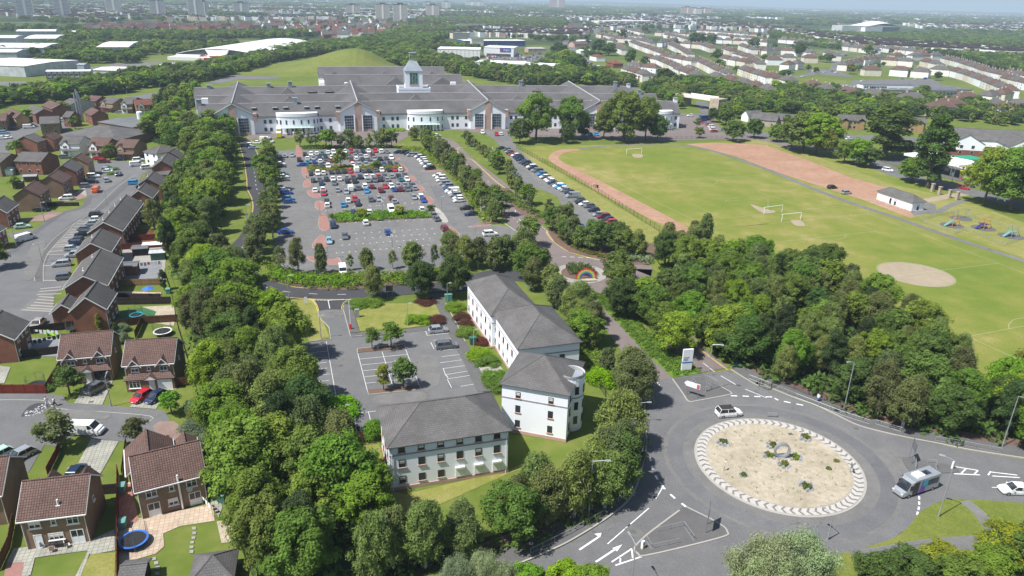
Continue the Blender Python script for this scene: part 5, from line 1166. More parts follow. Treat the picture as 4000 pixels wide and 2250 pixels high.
p=G1('A0 1430,1300');e=empty('storage_tank',(p.x,p.y,0));m=MB();m.tube((0,0,0),(0,0,8.5),1.4,1.4,18);m.tube((0,0,8.5),(0,0,8.9),1.4,.5,18);m.build('tank','white_frame',e);m=MB();m.tube((1.5,0,0),(1.5,0,8.3),.05,.05,4);m.build('ladder','metal_grey',e);tag(e,'white upright cylindrical tank beside the trees left of the hospital','tank')
p=G1('A0 815,1230');e=empty('boiler_flues',(p.x,p.y,0))
for k,(x,h)in enumerate(((-1,15),(0,16.5),(1,14),(.2,15.5))):m=MB();m.tube((x*.9,k*.5,0),(x*.9,k*.5,h),.38,.38,10);m.build('flue','steel',e)
tag(e,'cluster of tall silver boiler flues beside the red brick house','chimney')
# yellow brick flats and care home
YG='yellow brick flats beyond the trees'
for s,lab in(('A3 760,1225 1040,1235 1060,1180','left block of yellow brick flats, beside the dark poplar'),('A3 1320,1245 1640,1262 1660,1205','right block of yellow brick flats, right of the dark poplar')):
 c,a,L,W=rect(s,5.2);e=house(c,a,L,9,5.2,2.4,'brick_yellow','roof_grey',False,semis(L,6,5.2,1.4,1.2,'f'),[],lab,'flats',YG,'apartment_building',near=False)
 for t in(-L*.32,L*.3):m=MB();m.hexa([(t-2.6,-6,4.7),(t,-6,6.4),(t,-2,6.4),(t-2.6,-2,4.7),(t-2.6,-6,4.85),(t,-6,6.6),(t,-2,6.6),(t-2.6,-2,4.85)]).hexa([(t,-6,6.4),(t+2.6,-6,4.7),(t+2.6,-2,4.7),(t,-2,6.4),(t,-6,6.6),(t+2.6,-6,4.85),(t+2.6,-2,4.85),(t,-2,6.6)]);m.build('gable_roof','roof_grey',e);m=MB();m.box(t,-4.8,0,4,1.2,5);m.build('bay','brick_yellow',e)
c0=G1('B3 2150,120',6);e=empty('care_home',(c0.x,c0.y,0),SITE+R(-30));tag(e,'large grey-roofed care home with white gables and red brick base behind the filling station','care home')
def wing(e,x,y,L,W,H,rise,rot,wall,roof,wins=0,hip=False,wn='wing'):
 w=inst('wing_wall',wall_box(L,W,H,rise,not hip).mesh('wing_wall',wall),e,(x,y,0),rot);inst('roof',(roof_hip(L,W,H,rise)if hip else roof_gable(L,W,H,rise)).mesh('roof',roof),e,(x,y,0),rot);return w
for x,y,L,W,H,rise,rot in((0,10,46,16,5.6,4.2,0),(-16,-2,20,15,5.6,4.2,pi/2),(8,-3,20,13,5.6,3.8,pi/2),(24,4,22,14,5.6,4,pi/2)):wing(e,x,y,L,W,H,rise,rot,'render_white','roof_slate')
for x in(-18.5,-13.5,5.5,10.5):
 for z in(1,3.6):inst('window',win_mesh(1.3,1.3,kind='one')[0],e,(x,-13.1 if x>0 else-12.1,z))
m=MB();m.box(-16,-2,0,15.2,20.2,2.6);m.box(0,10,0,46.2,16.2,2.6);m.build('brick_base','brick_red',e)
# filling station
c,a,L,W=rect('B3 1600,330 1815,378 1985,345',5);e=empty('fuel_canopy',(c[0],c[1],0),a);tag(e,'flat white filling station canopy on posts over dark forecourt','canopy')
p0,p1,p2=GP('B3 1280,255 1800,370 1985,338',5);mid=(p0+p2)/2;d=p1-p0;a=math.atan2(d.y,d.x);L=d.length;W=abs((p2-p1).dot(Vector((-sin(a),cos(a),0))));e.location=((p0+p1)/2+Vector((-sin(a),cos(a),0))*W/2).to_tuple()[:2]+(0,);e.rotation_euler.z=a
m=MB();m.box(0,0,4.9,L,W,.9);m.build('canopy_roof','white_frame',e)
for x in(-.3,0,.3):
 for y in(-.25,.25):m=MB();m.box(x*L,y*W,0,.4,.4,4.9);m.build('post','white_frame',e);m=MB();m.box(x*L+1,y*W,0,.8,.5,1.7);m.mat(1).box(x*L+1,y*W,1.7,.85,.55,.3);m.build('fuel_pump',['white_frame','green_sign'],e)
c,a,L,W=rect('B3 1760,270 1900,310 2010,300',4);e=house(c,a,L,8,3.4,.05,'render_white','flat_roof',False,[('f',-L*.3,.6,2,2),('f',0,.6,2,2),('f',L*.3,.6,2,2)],[],'filling station shop with green fascia behind the white canopy','shop',None,'filling_station_shop',near=False,barge=False);m=MB();m.box(0,0,3.5,L+.6,8.6,1.0);m.build('fascia','green_sign',e)
c,a,L,W=rect('B3 1785,405 1950,445 1990,400',3.4);e=house(c,a,L,7,3.3,.05,'brick_red','flat_roof',False,[],[],'brick kiosk with yellow sign band and painted panels beside the main road','kiosk',None,'brick_kiosk',near=False,barge=False);m=MB();m.box(0,-.06,3.0,L+.2,7.2,.6);m.build('sign_band','yellow',e)
for x,mt in((-L*.3,'purple'),(-L*.12,'sign_white'),(L*.25,'yellow')):m=MB();m.box(x,-3.55,1.1,1.2,.08,1.2);m.build('poster',mt,e)
# railway bridge and hoardings
a,b=GP('A2 1725,960 2005,1000',7);d=b-a;e=empty('railway_bridge',((a+b)/2).to_tuple()[:2]+(0,),math.atan2(d.y,d.x));L=d.length;m=MB();m.box(0,0,6.0,L,.5,2.2).box(0,8,6.0,L,.5,2.2).box(0,4,6.0,L,7.5,.5);m.build('girder','render_pale',e)
for s in(-1,1):m=MB();m.box(s*(L/2+3 if s>0 else L/2+3),4,0,7,9,7.6);m.build('abutment','stone',e)
tag(e,'pale girder railway bridge on stone abutments over the underpass','bridge')
def board(s,w,h,z0,label,mat='cyan_pl',a=SITE):
 p=G1(s);e=empty('billboard',(p.x,p.y,0),a);m=MB();m.box(0,0,z0,w+.4,.25,h+.4);m.build('frame','render_grey',e);m=MB();m.box(0,-.16,z0+.2,w,.06,h);m.build('poster',mat,e)
 for x in(-w*.35,w*.35):m=MB();m.tube((x,.1,0),(x,.1,z0+.1),.1,.1,5);m.build('post','metal_dark',e)
 return tag(e,label,'billboard')
board('A2 2130,1085',7,3.4,1.2,'pale blue billboard beside the underpass','pale_green_glass')
for s,L,W,lab,wl in(('A2 2420,1150',10,7,'small white cottage with grey roof beside the hoarding','render_white'),('A2 2550,1190',14,9,'stone cottage with slate roof at the road bend','stone'),('A3 50,1180',16,9,'long brown cottage with slate roof beside the dark conifer','stone'),('A3 240,1190',16,9,'slate-roofed cottage hidden behind the dark conifer','stone')):
 p=G1(s,4);house((p.x,p.y),SITE+(R(-45)if L>10 else 0),L,W,3.6,2.6,wl,'roof_slate',False,semis(L,3,3.6,1,1.1,'f'),[],lab,'cottage',None,'cottage',near=False)
# school
c0=G1('A3 1280,900',3);e=empty('school_building',(c0.x,c0.y,0),R(8));tag(e,'low flat-roofed school with white glazed entrance block','school')
for k,(x,y,L,W,H,wl)in enumerate(((0,14,92,30,3.6,'stone'),(12,-8,62,20,4.2,'stone'),(-44,2,22,12,4.0,'brick_brown'),(-8,2,44,8,6.6,'render_white'),(40,6,40,36,4.4,'render_grey'))):
 m=MB();m.mat(0).box(x,y,0,L,W,H).mat(1).box(x,y,H,L+.4,W+.4,.3);m.build('block',[wl,'flat_roof'],e)
for i in range(34):m=MB();m.box(rnd.uniform(-45,58),rnd.uniform(-14,26),3.8 if i%2 else 4.5,1.6,1.6,.7)if i==0 else m.box(-46+i*3.1,4+13*sin(i*2.1),3.8,1.6,1.6,.9);m.build('rooflight','pale_green_glass',e)
for i in range(9):m=MB();m.box(-28+i*2.2,-2.1,.6,1.8,.2,5);m.mat(1).box(-28+i*2.2,-2.22,3,2.0,.1,.4);m.build('window',['glass_blue','white_frame'],e)
for i in range(6):m=MB();m.box(24+i*3.2,-18.1,.6,2.4,.2,2.6);m.build('window','glass_blue',e)
# pebbledash estate on the right : (eave-level middle, number) rows
EG='pale pebbledashed houses of the estate on the right'
def prow(where,s,n,L=14.5,W=10,z=6,roofs=('roof_brown','roof_grey'),wall=None,hip=True,rot=0.0,group=EG,cat='house',name='pebbledash_house',chim=True,rise=3.4,H=6.6):
 P=GP(s,z);tot=sum((b-a).length for a,b in zip(P,P[1:]))if len(P)>1 else 1;n=n if n<2 or tot<30 else max(n,round(tot/21)+1);L=17 if n<2 or tot<30 else min(19,tot/(n-1)-1.5);pos=walk(P,tot/max(1,n-1)-1e-4)[:n]if n>1 else[(P[0].xy,SITE+R(-18))]
 for i,(p,a)in enumerate(pos):
  rf=roofs[(i*7+len(where))%len(roofs)];d=p.length;wl=wall or('render_cream','render_pale','render_white','render_pale')[(i+len(where))%4]
  nw=3 if d<600 else 2 if d<800 else 0
  rn={'roof_brown':'brown-roofed','roof_grey':'grey-roofed','roof_red':'red-roofed','roof_slate':'slate-roofed'}[rf]
  lab='%s pale house, %s in the row %s'%(rn,nth(i+1),where)if n>1 else '%s pale house %s'%(rn,where)
  house(p,a+rot,L*rnd.uniform(.95,1.05),W,H,rise,wl,rf,hip,semis(L,nw,H,1.2,1.2,'fb')if nw else(),[(-L*.22,0,1.3),(L*.22,0,1.3)]if chim else[],lab,cat,group,name,near=False,chimmat='render_cream' if hip else None)
for w,s,n in(('along the railway trees','A2 2060,775 2250,815 2420,855 2576,905',4),('next behind the railway trees','A2 1700,700 1860,755',2),('behind the red brick shop','A2 1240,665 1400,680',2),('left of the round dark tree','A2 1180,700 1330,745',2),
('starting behind the large poplar','A2 1390,580 1490,600 1590,640 1680,680 1790,700',5),('second from the large poplar','A2 1560,565 1680,590 1800,610',3),('opposite the long bend','A2 1890,610 1980,650 2080,700 2160,730',4),
('rising from the church road','A2 1220,425 1310,460 1400,490 1510,530',4),('beyond the parked white van','A2 1040,460 1130,500',2),('beside the striped green','A2 1610,450 1700,490 1790,540',3),('facing the wooded green','A2 1760,440 1920,450 2010,480',3),
('between the two dark trees','A2 2140,490 2210,510',2),('right of the two dark trees','A2 2320,460 2440,500 2530,500',3),('below the right hand dark tree','A2 2160,590 2340,620',2),('climbing to the school','A2 2280,545 2400,575 2500,640',3),('beside the vivid grass plot','A2 2350,700 2470,740 2570,770',3),
('west of the school green','A3 60,775 200,810',2),('below the school green','A3 460,860 590,895',2),('behind the school green','A3 200,575 420,580',2),('facing the pale street','A3 60,600 60,600',1),('corner by the car park','A3 200,650 290,640',2),
('below the school','A3 800,930 1060,950',2),('right of the school','A3 1440,985 1440,985',1),('above the yellow tree','A3 770,650 900,620',2),('behind the yellow tree','A3 960,600 1110,580',2),('long block behind the school','A3 1230,605 1390,615',2),('second block behind the school','A3 1330,705 1540,720',2),('next to the white gables','A3 1040,700 1040,700',1),
('curving along the far woods','A3 1800,590 1930,620 2060,660 2190,705 2330,740 2420,760',8),('inner curve of the far street','A3 1740,700 1880,710 2030,750 2170,800 2300,850 2430,900',8),('top right corner terrace','A3 2440,730 2600,760',2),('right edge below the terrace','A3 2430,790 2600,830',2),('beside the far green','A3 1600,620 1690,640',2),('highest at the wood edge','A3 1560,555 1680,555',2),('top of the school street','A3 1300,560 1480,560',2),
('with red lower wall by the trees','A3 1990,985 1990,985',1),('near the right edge','A3 2230,960 2360,940',2),('at the bottom right of the estate','A3 2300,1050 2370,1085',2),('cottage in the hedge','A3 1740,1075 1740,1075',1),('far right below the terrace','A3 2560,1060 2700,1080',2),('opposite the school gate','A3 1830,1045 1830,1045',1)):
 prow(w,s,n)
for w,s,n in(('on the upper street','A3 0,510 110,505 210,510 410,530',4),('around the dark spruce','A3 600,530 690,560',2),('by the wood edge','A3 640,445 870,460 960,480',3),('deep in the trees','A3 160,400 430,420',2),('below the far field','A3 800,470 1070,500',2),('above the long terrace','A3 1140,480 1540,525',3),
('top of the hill street','A2 1500,430 1640,400',2),('along the far cross street','A2 1560,350 1700,375 1800,400',4),('next to the far cross street','A2 1270,400 1400,430',3),('at the silos','A2 1480,330 1800,345',5),('behind the silos','A2 1900,310 2060,320 2240,335 2400,345 2540,350',9),('second behind the silos','A2 1910,345 2100,355 2300,375 2500,390',8),('third behind the silos','A2 2080,400 2300,410 2540,425',6),('near the church hall','A2 880,345 990,365 1060,385',4),('second near the church hall','A2 920,400 1010,410',2),('under the church hall','A2 1100,300 1200,305 1300,325',4),('middle of the far estate','A2 1100,390 1190,395',2),('beyond the middle of the far estate','A2 1180,360 1300,370',3)):
 prow(w,s,n,14,8.5,roofs=('roof_brown','roof_grey','roof_grey'))
# brick estate behind the woods on the left : tiny and all alike
BG='gabled brick houses of the estate beyond the sheds'
q=random.Random(3)
for(x0,y0,x1,y1,rows,n)in((880,250,2560,250,3,26),(1300,300,2560,300,1,18)):
 for r_ in range(rows):
  for i in range(n):
   x=x0+(x1-x0)*(i+q.random()*.6)/n;y=y0+r_*22+q.uniform(-7,7);p=G1('A0 %f,%f'%(x,y),5)
   house(p,SITE+q.choice((0,pi/2,.6))+q.uniform(-.2,.2),12,10,6.5,4.5,q.choice(('brick_red','brick_brown','brick_pink')),q.choice(('roof_brown','roof_brown','roof_grey','roof_red')),False,(),(),'tiny brick house with brown or grey roof in the dense estate beyond the white sheds','house',BG,'estate_house',near=False)
for(x0,x1,y,n)in((0,1350,225,20),(0,1500,262,24),(300,1480,295,20),(560,1350,325,15),(700,1250,352,10),(1060,1330,205,6)):
 for i in range(n):
  x=x0+(x1-x0)*(i+q.random()*.6)/n;p=G1('A1 %f,%f'%(x,y+q.uniform(-8,8)),5)
  house(p,SITE+q.choice((0,pi/2,.6))+q.uniform(-.2,.2),12,10,6.5,4.5,q.choice(('brick_red','brick_pink','render_white','render_pale')),q.choice(('roof_brown','roof_grey','roof_grey','roof_red')),False,(),(),'tiny brick or white house with steep roof in the dense estate above the grass mound','house','gabled houses of the estate above the mound','estate_house',near=False)
# works and shops
def shed(s,H,lab,wall='cladding',roof='shed_roof',rise=1.0,cat='shed',L=None,W=None,wins=()):
 return hall(s,H,rise,wall,roof,lab,cat,'industrial_shed',wins=wins,L=L,W=W)
shed('A0 -500,640 240,668 553,598',8,'nearest wide white-roofed shed at the left edge');shed('A0 -450,500 160,553 480,490',7,'low white-roofed shed directly behind the nearest one',W=45);shed('A0 -300,455 440,505 620,440',8,'white-roofed shed with a pale side wall, third from the yard',W=75)
shed('A0 240,375 560,402 760,372',9,'long white-roofed shed with grey wall beyond the low shed',W=85);shed('A0 -300,370 150,395 210,385',8,'white-roofed shed cut by the left edge behind the row',W=60);shed('A0 160,312 560,318 580,300',7,'thin flat white roof among far trees',W=60,cat='warehouse')
shed('A0 970,470 1290,478 1530,440',9,'white-roofed works with a thin stack',W=95);shed('A0 1050,290 1240,295 1260,283',6,'small flat white roof in the red estate',W=50);shed('A0 700,318 830,328 900,305',6,'white tent-like roof beside the red estate',W=40)
shed('A0 920,705 1195,712 1212,672',5,'long white ridged tent shed beside the office block');shed('A0 1565,655 1800,668 1880,640',6,'blue-grey shed at the yard end');shed('A0 765,650 840,655 850,645',6,'small dark shed behind the office block','lead','lead')
c,a,L,W=rect('A0 450,722 905,718 915,700',6.5);e=house(c,a,L,12,6.5,.6,'cladding','shed_roof',False,semis(L,8,6.5,2.2,1.2,'f'),[],'two-storey pale office building with dark window bands beside the yard','office building',None,'yard_office',near=False,barge=False)
for i in range(9):m=MB();m.box(-L/2+L*i/8,-6.1,0,.5,.3,6.5);m.build('pilaster','dark_frame',e)
a_,b_=GP('A0 1990,470 2440,520',10);d=b_-a_;c0=GP('A1 -20,430',6)[0];e=empty('sports_hall',((a_+c0)/2).to_tuple()[:2]+(0,),math.atan2(d.y,d.x));tag(e,'huge shed with curved white roof and arched dark glass front','warehouse');e.location=(a_+d/2).to_tuple()[:2]+(0,)
p_,q_=GP('A0 2190,540 A1 300,425',6);e.location=(p_.x,p_.y,0);e.rotation_euler.z=ANG(p_,q_)-pi/2;m=MB();f_=MB();w_=MB()
for i in range(12):
 x0,x1=-32+64*i/12,-32+64*(i+1)/12;h0,h1=(13-7*(x/32)**2 for x in(x0,x1));m.hexa([(x0,0,h0),(x1,0,h1),(x1,150,h1),(x0,150,h0),(x0,0,h0+.6),(x1,0,h1+.6),(x1,150,h1+.6),(x0,150,h0+.6)])
 f_.hexa([(x0,.5,4),(x1,.5,4),(x1,1,4),(x0,1,4),(x0,.5,h0),(x1,.5,h1),(x1,1,h1),(x0,1,h0)])
m.build('roof','shed_roof',e);f_.build('glass_front','glass',e);w_.box(0,72,0,63,148,5.6);w_.box(0,-6,0,66,12,4);w_.build('wall','white_frame',e);m=MB();m.hexa([(-6,-1,4),(6,-1,4),(6,.2,4),(-6,.2,4),(-9,-1,12),(9,-1,12),(9,.2,12),(-9,.2,12)]);m.build('fan_strut','white_frame',e)
e.scale=(1.35,(q_-p_).length/150,.8)
# retail park
c,a,L,W=rect('A1 1810,500 2250,510 2290,470',9);e=house(c,a,L,40,9,.1,'white_frame','shed_roof',False,(),[],'white retail shed dotted with square panels','shop',None,'retail_shed',near=False,barge=False)
for i in range(10):
 for j in range(3):m=MB()if i+j==0 else m;m.box(-L/2+3+i*(L-6)/9,-20.1,1.5+j*2.6,.9,.1,.8)
m.build('panels','band_grey',e)
c,a,L,W=rect('A1 2250,490 2565,500 2576,450',10);e=house(c,a,L,40,10,.1,'white_frame','shed_roof',False,(),[],'white retail store with dark blue sign reading Argos','shop',None,'retail_store',near=False,barge=False);m=MB();m.box(L*.22,-20.3,5.6,13,.3,4.6);sg=m.build('sign','argos_blue',e);text_obj('lettering','Argos',3.2,'sign_white',sg,(L*.22+1.5,-20.5,6.8),(pi/2,0,0));m=MB();m.tube((L*.22-5,-20.4,7.8),(L*.22-5,-20.6,7.8),1.3,1.3,12);m.build('red_logo','red_plastic',sg);m=MB();m.box(0,-20.2,0,L*.8,.3,3.2);m.build('shopfront','glass_shop',e)
shed('A1 2080,645 2900,690 2950,610',8,'long white-roofed shed on the near side of the retail car park','white_frame',W=30,cat='shop');e=shed('A1 2235,405 2576,415 A2 235,400',8,'blue-fronted retail shed with white roof','argos_blue',cat='shop',L=95,W=30,rise=.4)
shed('A2 165,485 340,490 360,470',5,'pink and cream roadside restaurant beside the retail car park','brick_pink','shed_roof',.1,'restaurant',W=14);shed('A2 -200,640 145,648 150,610',7,'white shed with pale flat roof at the near end of the shops','white_frame',W=26,cat='shop')
hall('A2 565,280 755,275 765,230',10,9,'brick_red','roof_slate','tall red sandstone church hall with steep grey roof','church','church_hall',L=34,W=18);shed('A2 690,390 800,430 830,395',5,'white marquee-like building beside the main road','white_frame',W=16);shed('A2 690,500 800,520 835,500',4,'second white ridged building near the petrol-side road','white_frame',W=14)
hall('A2 1265,765 1390,775 1425,750',4.5,2.5,'brick_red','roof_slate','small red brick shop with blue sign at the road','shop','corner_shop',True);hall('A2 850,570 940,575 960,550',5,2.4,'render_white','roof_red','white house with red hipped roof by the road','house','detached_house',True);hall('A2 1020,640 1120,640 1135,615',4.5,2.6,'brick_red','roof_red','red-roofed house beside the poplar','house','detached_house',True);hall('A2 630,430 770,455 790,420',5,3,'brick_pink','roof_brown','brown-roofed hall next to the marquee','hall','hall',False)
shed('A2 945,200 1440,225 1450,195',10,'very long white-roofed factory in far trees','white_frame',W=60,cat='factory');shed('A2 1690,290 1755,300 1760,270',9,'white block beside the silos','white_frame',rise=.1)
for i in range(4):p=G1('A2 %d,302'%(1790+i*17));e=empty('silo',(p.x,p.y,0));m=MB();m.tube((0,0,0),(0,0,17 if i else 12),2.6,2.6,12);m.build('cylinder','white_frame',e);m=MB();m.tube((0,0,17 if i else 12),(0,0,18 if i else 13),2.6,.8,12);m.build('cap','white_frame',e);tag(e,'white cylindrical silo, %s from the left of four'%nth(i+1),'silo','white silos beyond the estate')
shed('A1 1980,330 2150,335 2160,300',9,'cream block beside the round tree','render_cream','flat_roof',.1,'flats',W=14);shed('A1 2170,390 2290,390 2295,340',11,'grey-pink flats behind the round tree','render_pale','flat_roof',.1,'flats',W=14);shed('A1 2055,250 2335,262 2350,235',9,'long brown-roofed hall in the trees','lead','roof_grey',3,'hall',W=25);shed('A1 190,140 570,142 575,112',9,'long grey school beyond the estate','lead','flat_roof',.1,'school',W=20);shed('A1 1100,60 1210,65 1230,45',10,'white dome-like roof between the towers','white_frame',cat='hall',W=30)
# arena
c0=G1('A3 1060,320');e=empty('arena',(c0.x,c0.y,0),R(20));tag(e,'large arena with swelling white roof and blue glass flank','arena');d_=math.hypot(c0.x,c0.y);s_=d_/900
m=MB();m.box(0,30,0,62,60,14);m.build('wall','render_white',e);m=MB();m.box(62,30,0,62,60,13);m.build('glass_flank','glass_blue',e);m=MB();m.box(-65,35,0,66,40,15);m.build('annex','cladding',e);m=MB();n=16
for i in range(n):
 for j in range(4):
  q_=[]
  for di,dj in((0,0),(1,0),(1,1),(0,1)):x=-33+130*(i+di)/n;y=-4+68*(j+dj)/4;q_.append((x,y,14.5+13*sin(pi*(i+di)/n)**1.5*(.6+.4*sin(pi*(j+dj)/4))))
  m.face(q_)
m.build('roof','white_frame',e,smooth=True)
# tower blocks
TWG='tower blocks on the skyline'
def tower(s0,s1,top,lab,wall='render_pale',strip=True,dep=None,base=None):
 A_,B_=PX(s0+' '+s1);y_=(A_[1]+B_[1])/2;a,b=G((A_[0],y_)),G((B_[0],y_));w=(b-a).length;c0=(a+b)/2;d=math.hypot(c0.x,c0.y);dep=dep or w
 pb=PX(s0)[0];pt=PX(top)[0];lo,hi=1,64 if pt[1]>0 else 200
 hgt=65*(1-math.hypot(*c0.xy)/max(math.hypot(*G(pt,0).xy),math.hypot(*c0.xy)+1))if pt[1]>0 and G(pt).y>0 and G(pt).y<60000 else 90
 e=empty('tower_block',(c0.x,c0.y,0),ANG(a,b)*0+SITE*.0+math.atan2(-c0.x,c0.y)*.9);tag(e,lab,'tower block',TWG)
 m=MB();m.mat(0).box(0,dep/2,0,w,dep,hgt);n=int(hgt/2.8)
 m.mat(1)
 for i in range(n):m.box(-w*.27,-.1,1.6+i*2.8,w*.4,.3,1.0).box(w*.29,-.1,1.6+i*2.8,w*.36,.3,1.0)
 m.build('wall',[wall,'band_grey'],e);m=MB();m.box(w*.05,-.4,0,w*.06,1,hgt+.5);m.build('stair_strip','white_frame' if strip else 'dark_frame',e)
 if hgt<89:m=MB();m.box(0,dep/2,hgt,w*1.03,dep*1.03,1.0);m.box(0,dep/2,hgt+1,w*.4,dep*.4,3.5);m.build('roof_plant','dark_frame',e)
for i,(s0,s1,t,lab,wl)in enumerate((('A0 183,186','A0 352,190','A0 183,-300','tall pink-grey tower block at the far left','render_pale'),('A0 560,192','A0 715,186','A0 560,-300','second tall tower block from the left','render_pale'),('A0 1080,150','A0 1225,150','A0 1080,-300','third tall tower block, poplar tree before it','render_pale'),('A0 1520,180','A0 1668,182','A0 1520,4','fourth tower block with pale roof line','render_pale'),('A0 1905,172','A0 2040,172','A0 1905,-100','fifth tower block, a lower one just behind it','render_pale'),('A0 2035,168','A0 2098,166','A0 2035,18','lower tower block just right of the fifth','render_pale'),('A0 2360,150','A0 2500,150','A0 2360,28','tower block with wide dark roof rim, left of the school','render_pale'),
('A1 920,152','A1 1035,175','A1 920,48','cream tower block left of the pair','render_cream'),('A1 1215,190','A1 1335,190','A1 1215,42','cream tower block, left one of the pair','render_cream'),('A1 1390,215','A1 1518,212','A1 1390,45','cream tower block, right one of the pair','render_cream'),('A1 1725,188','A1 1830,186','A1 1725,50','cream tower block right of the pair','render_cream'),('A1 1702,88','A1 1760,88','A1 1702,22','small faint tower block behind the cream one','render_pale'),('A1 1888,105','A1 1942,105','A1 1888,16','slim faint tower block standing alone','render_pale'),('A1 2142,70','A1 2202,70','A1 2142,12','left of two faint twin towers','render_pale'),('A1 2210,78','A1 2265,78','A1 2210,12','right of two faint twin towers','render_pale'),
('A2 418,88','A2 488,90','A2 418,-6','faint pink tower reaching the top edge','brick_pink'),('A2 1722,168','A2 1788,160','A2 1722,72','left one of three brown tower blocks','brick_pink'),('A2 1790,160','A2 1868,160','A2 1790,82','middle one of three brown tower blocks','render_cream'),('A2 1885,160','A2 1962,160','A2 1885,82','right one of three brown tower blocks','brick_pink'))):
 tower(s0,s1,t,lab,wl)
# ---------------------------------------------------------------- trees and planting
def hgt(base,top):
 """height of an upright thing from its foot and its top in the picture"""
 b=G(PX(base)[0]);y=PX(top)[0][1];lo,hi=0.0,60.0
 for _ in range(30):
  m=(lo+hi)/2;d=np.array([b.x,b.y,m-HC]);py=1125-FOC*(d@_u)/(d@_w)
  if py>y:lo=m
  else:hi=m
 return b,lo
def tp(kind,mat,base,top,label,group=None,spread=1.0,**k):
 b,h=hgt(base,top);return tree(b,kind,mat,h,label,group,spread,**k)
def free(poly,step,seed,jit=.38):
 q=random.Random(seed);xs=[p[0]for p in poly];ys=[p[1]for p in poly];out=[];y=min(ys);r_=0
 while y<max(ys):
  x=min(xs)+(step/2 if r_%2 else 0)
  while x<max(xs):
   p=(x+q.uniform(-jit,jit)*step,y+q.uniform(-jit,jit)*step)
   if inside(p,poly):out.append(p)
   x+=step
  y+=step*.87;r_+=1
 out.sort(key=lambda p:p[1]);return out
LEAFN={'leaf_broad':'mid green','leaf_bright':'fresh bright green','leaf_dark':'dark green','leaf_birch':'drooping grey-green','leaf_pine':'blackish green','leaf_lime':'lime green','leaf_yellow':'yellow-green'}
KN={'broad':'broadleaf','birch':'birch','pine':'pine','round':'round-headed tree','thin':'slender birch'}
def belt(poly,step,mix,h0,h1,where,seed,group):
 cnt={};pts=free(poly,step,seed);q=random.Random(seed)
 for p in pts:
  kind,mat=q.choice(mix);nm='%s %s'%(LEAFN[mat],KN[kind]);cnt[nm]=cnt.get(nm,0)+1
  tree(p,kind,mat,q.uniform(h0,h1),'%s, %s from the near end %s'%(nm,nth(cnt[nm]),where),group,q.uniform(.9,1.25))
 return pts
MX=[('broad','leaf_broad')]*4+[('broad','leaf_bright')]*4+[('birch','leaf_birch')]*3+[('pine','leaf_pine')]*2+[('broad','leaf_dark')]*1
BX=[('birch','leaf_birch')]*7+[('broad','leaf_broad')]*2
LB=GP('D0 2640,1600 2450,1300 2350,1080 2250,800 2180,600 2110,350 2060,60 C0 1960,1200 1900,1000 1850,800 1800,560 1760,360 1680,80 B0 1610,1300 1600,1050 1620,900 1700,700 1800,560 1880,450 1900,320 1760,260 1700,180 1500,150 1380,110 A0 1560,1300 1800,1260 2000,1350 B0 2180,60 2190,200 2165,420 2160,560 2130,700 2090,830 2040,960 1990,1100 1960,1250')+GP('C1 -80,130 40,300 150,470 280,640 330,760 340,1000 400,1250 590,1400 D1 800,60 860,240 950,430 1040,660 1120,900 1090,1150 1000,1600')
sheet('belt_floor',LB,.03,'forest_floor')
belt(LB,6.0,MX,8.5,12.0,'of the garden tree belt',21,'tree belt between the gardens and the offices')
RW=GP('C2 1420,60 1500,260 1640,470 1800,640 1960,790 2150,930 2415,1050 C3 100,1085 250,1150 480,1240 720,1340 900,1410 D3 1150,20 1450,110 1750,185 2100,230 2600,290 3000,350 3000,-200')+GP('C3 2800,1250 2330,1290 2050,1200 1800,1060 1560,830 1500,700 1380,600 1180,560 1000,420 900,300 640,230 500,100 B3 400,1400 200,1380 0,1330 B2 2100,1290 1850,1180 1600,1200 1400,1290',0)
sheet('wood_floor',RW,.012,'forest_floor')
belt(RW,6.4,[('broad','leaf_broad')]*4+[('broad','leaf_bright')]*2+[('birch','leaf_birch')]*4+[('pine','leaf_pine')]*2+[('broad','leaf_dark')],7.5,10.5,'of the wood above the roundabout',22,'wood between the roundabout and the playing field')
HL=GP('A0 1480,1270 1560,1110 1660,1010 1800,950 2030,900 2060,980 1990,1050 1980,1150 1900,1180 1750,1300 1600,1330')
belt(HL,8.5,MX,7,9.5,'of the trees beside the hospital end',24,'trees between the estate and the hospital')
BZ=GP('D1 1130,1330 1500,1260 2000,1130 2415,1020 D2 150,930 520,740 850,580 1050,430 1120,230 1150,-50 C2 1170,1250 1240,1250 D2 1240,250 1190,450 1050,690 800,900 400,1100 0,1240 D1 2000,1370 1300,1500 1000,1600')
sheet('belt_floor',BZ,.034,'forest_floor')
belt(BZ,4.3,BX,7.5,10.5,'of the front office birches',23,'birches between the offices and the roundabout road')
def trow(s,n,mix,h0,h1,where,group,jit=1.2,seed=1,spread=1.25):
 q=random.Random(seed);P=GP(s);tot=sum((b-a).length for a,b in zip(P,P[1:]))
 for i,(p,a)in enumerate(walk(P,tot/(n-1)-1e-3)[:n]):
  kind,mat=q.choice(mix);tree((p.x+q.uniform(-jit,jit),p.y+q.uniform(-jit,jit)),kind,mat,q.uniform(h0,h1),'%s %s, %s %s'%(LEAFN[mat],KN[kind],nth(i+1),where),group,spread*q.uniform(.85,1.15))
SB=[('birch','leaf_birch')]*4+[('thin','leaf_birch')]*2+[('round','leaf_broad')]*2
trow('B1 100,240 150,330 110,480 120,640 160,760 130,900 100,1010 70,1150 40,1270',22,SB+[('round','leaf_dark')],6.5,9,'from the far end beside the curving ring road','trees left of the hospital car park',2.2,31)
trow('B1 1580,190 1700,270 1800,370 1950,520 2040,640 2150,790 2230,900',22,SB,6,8,'from the far end along the car park hedge','trees right of the hospital car park',1.6,32)
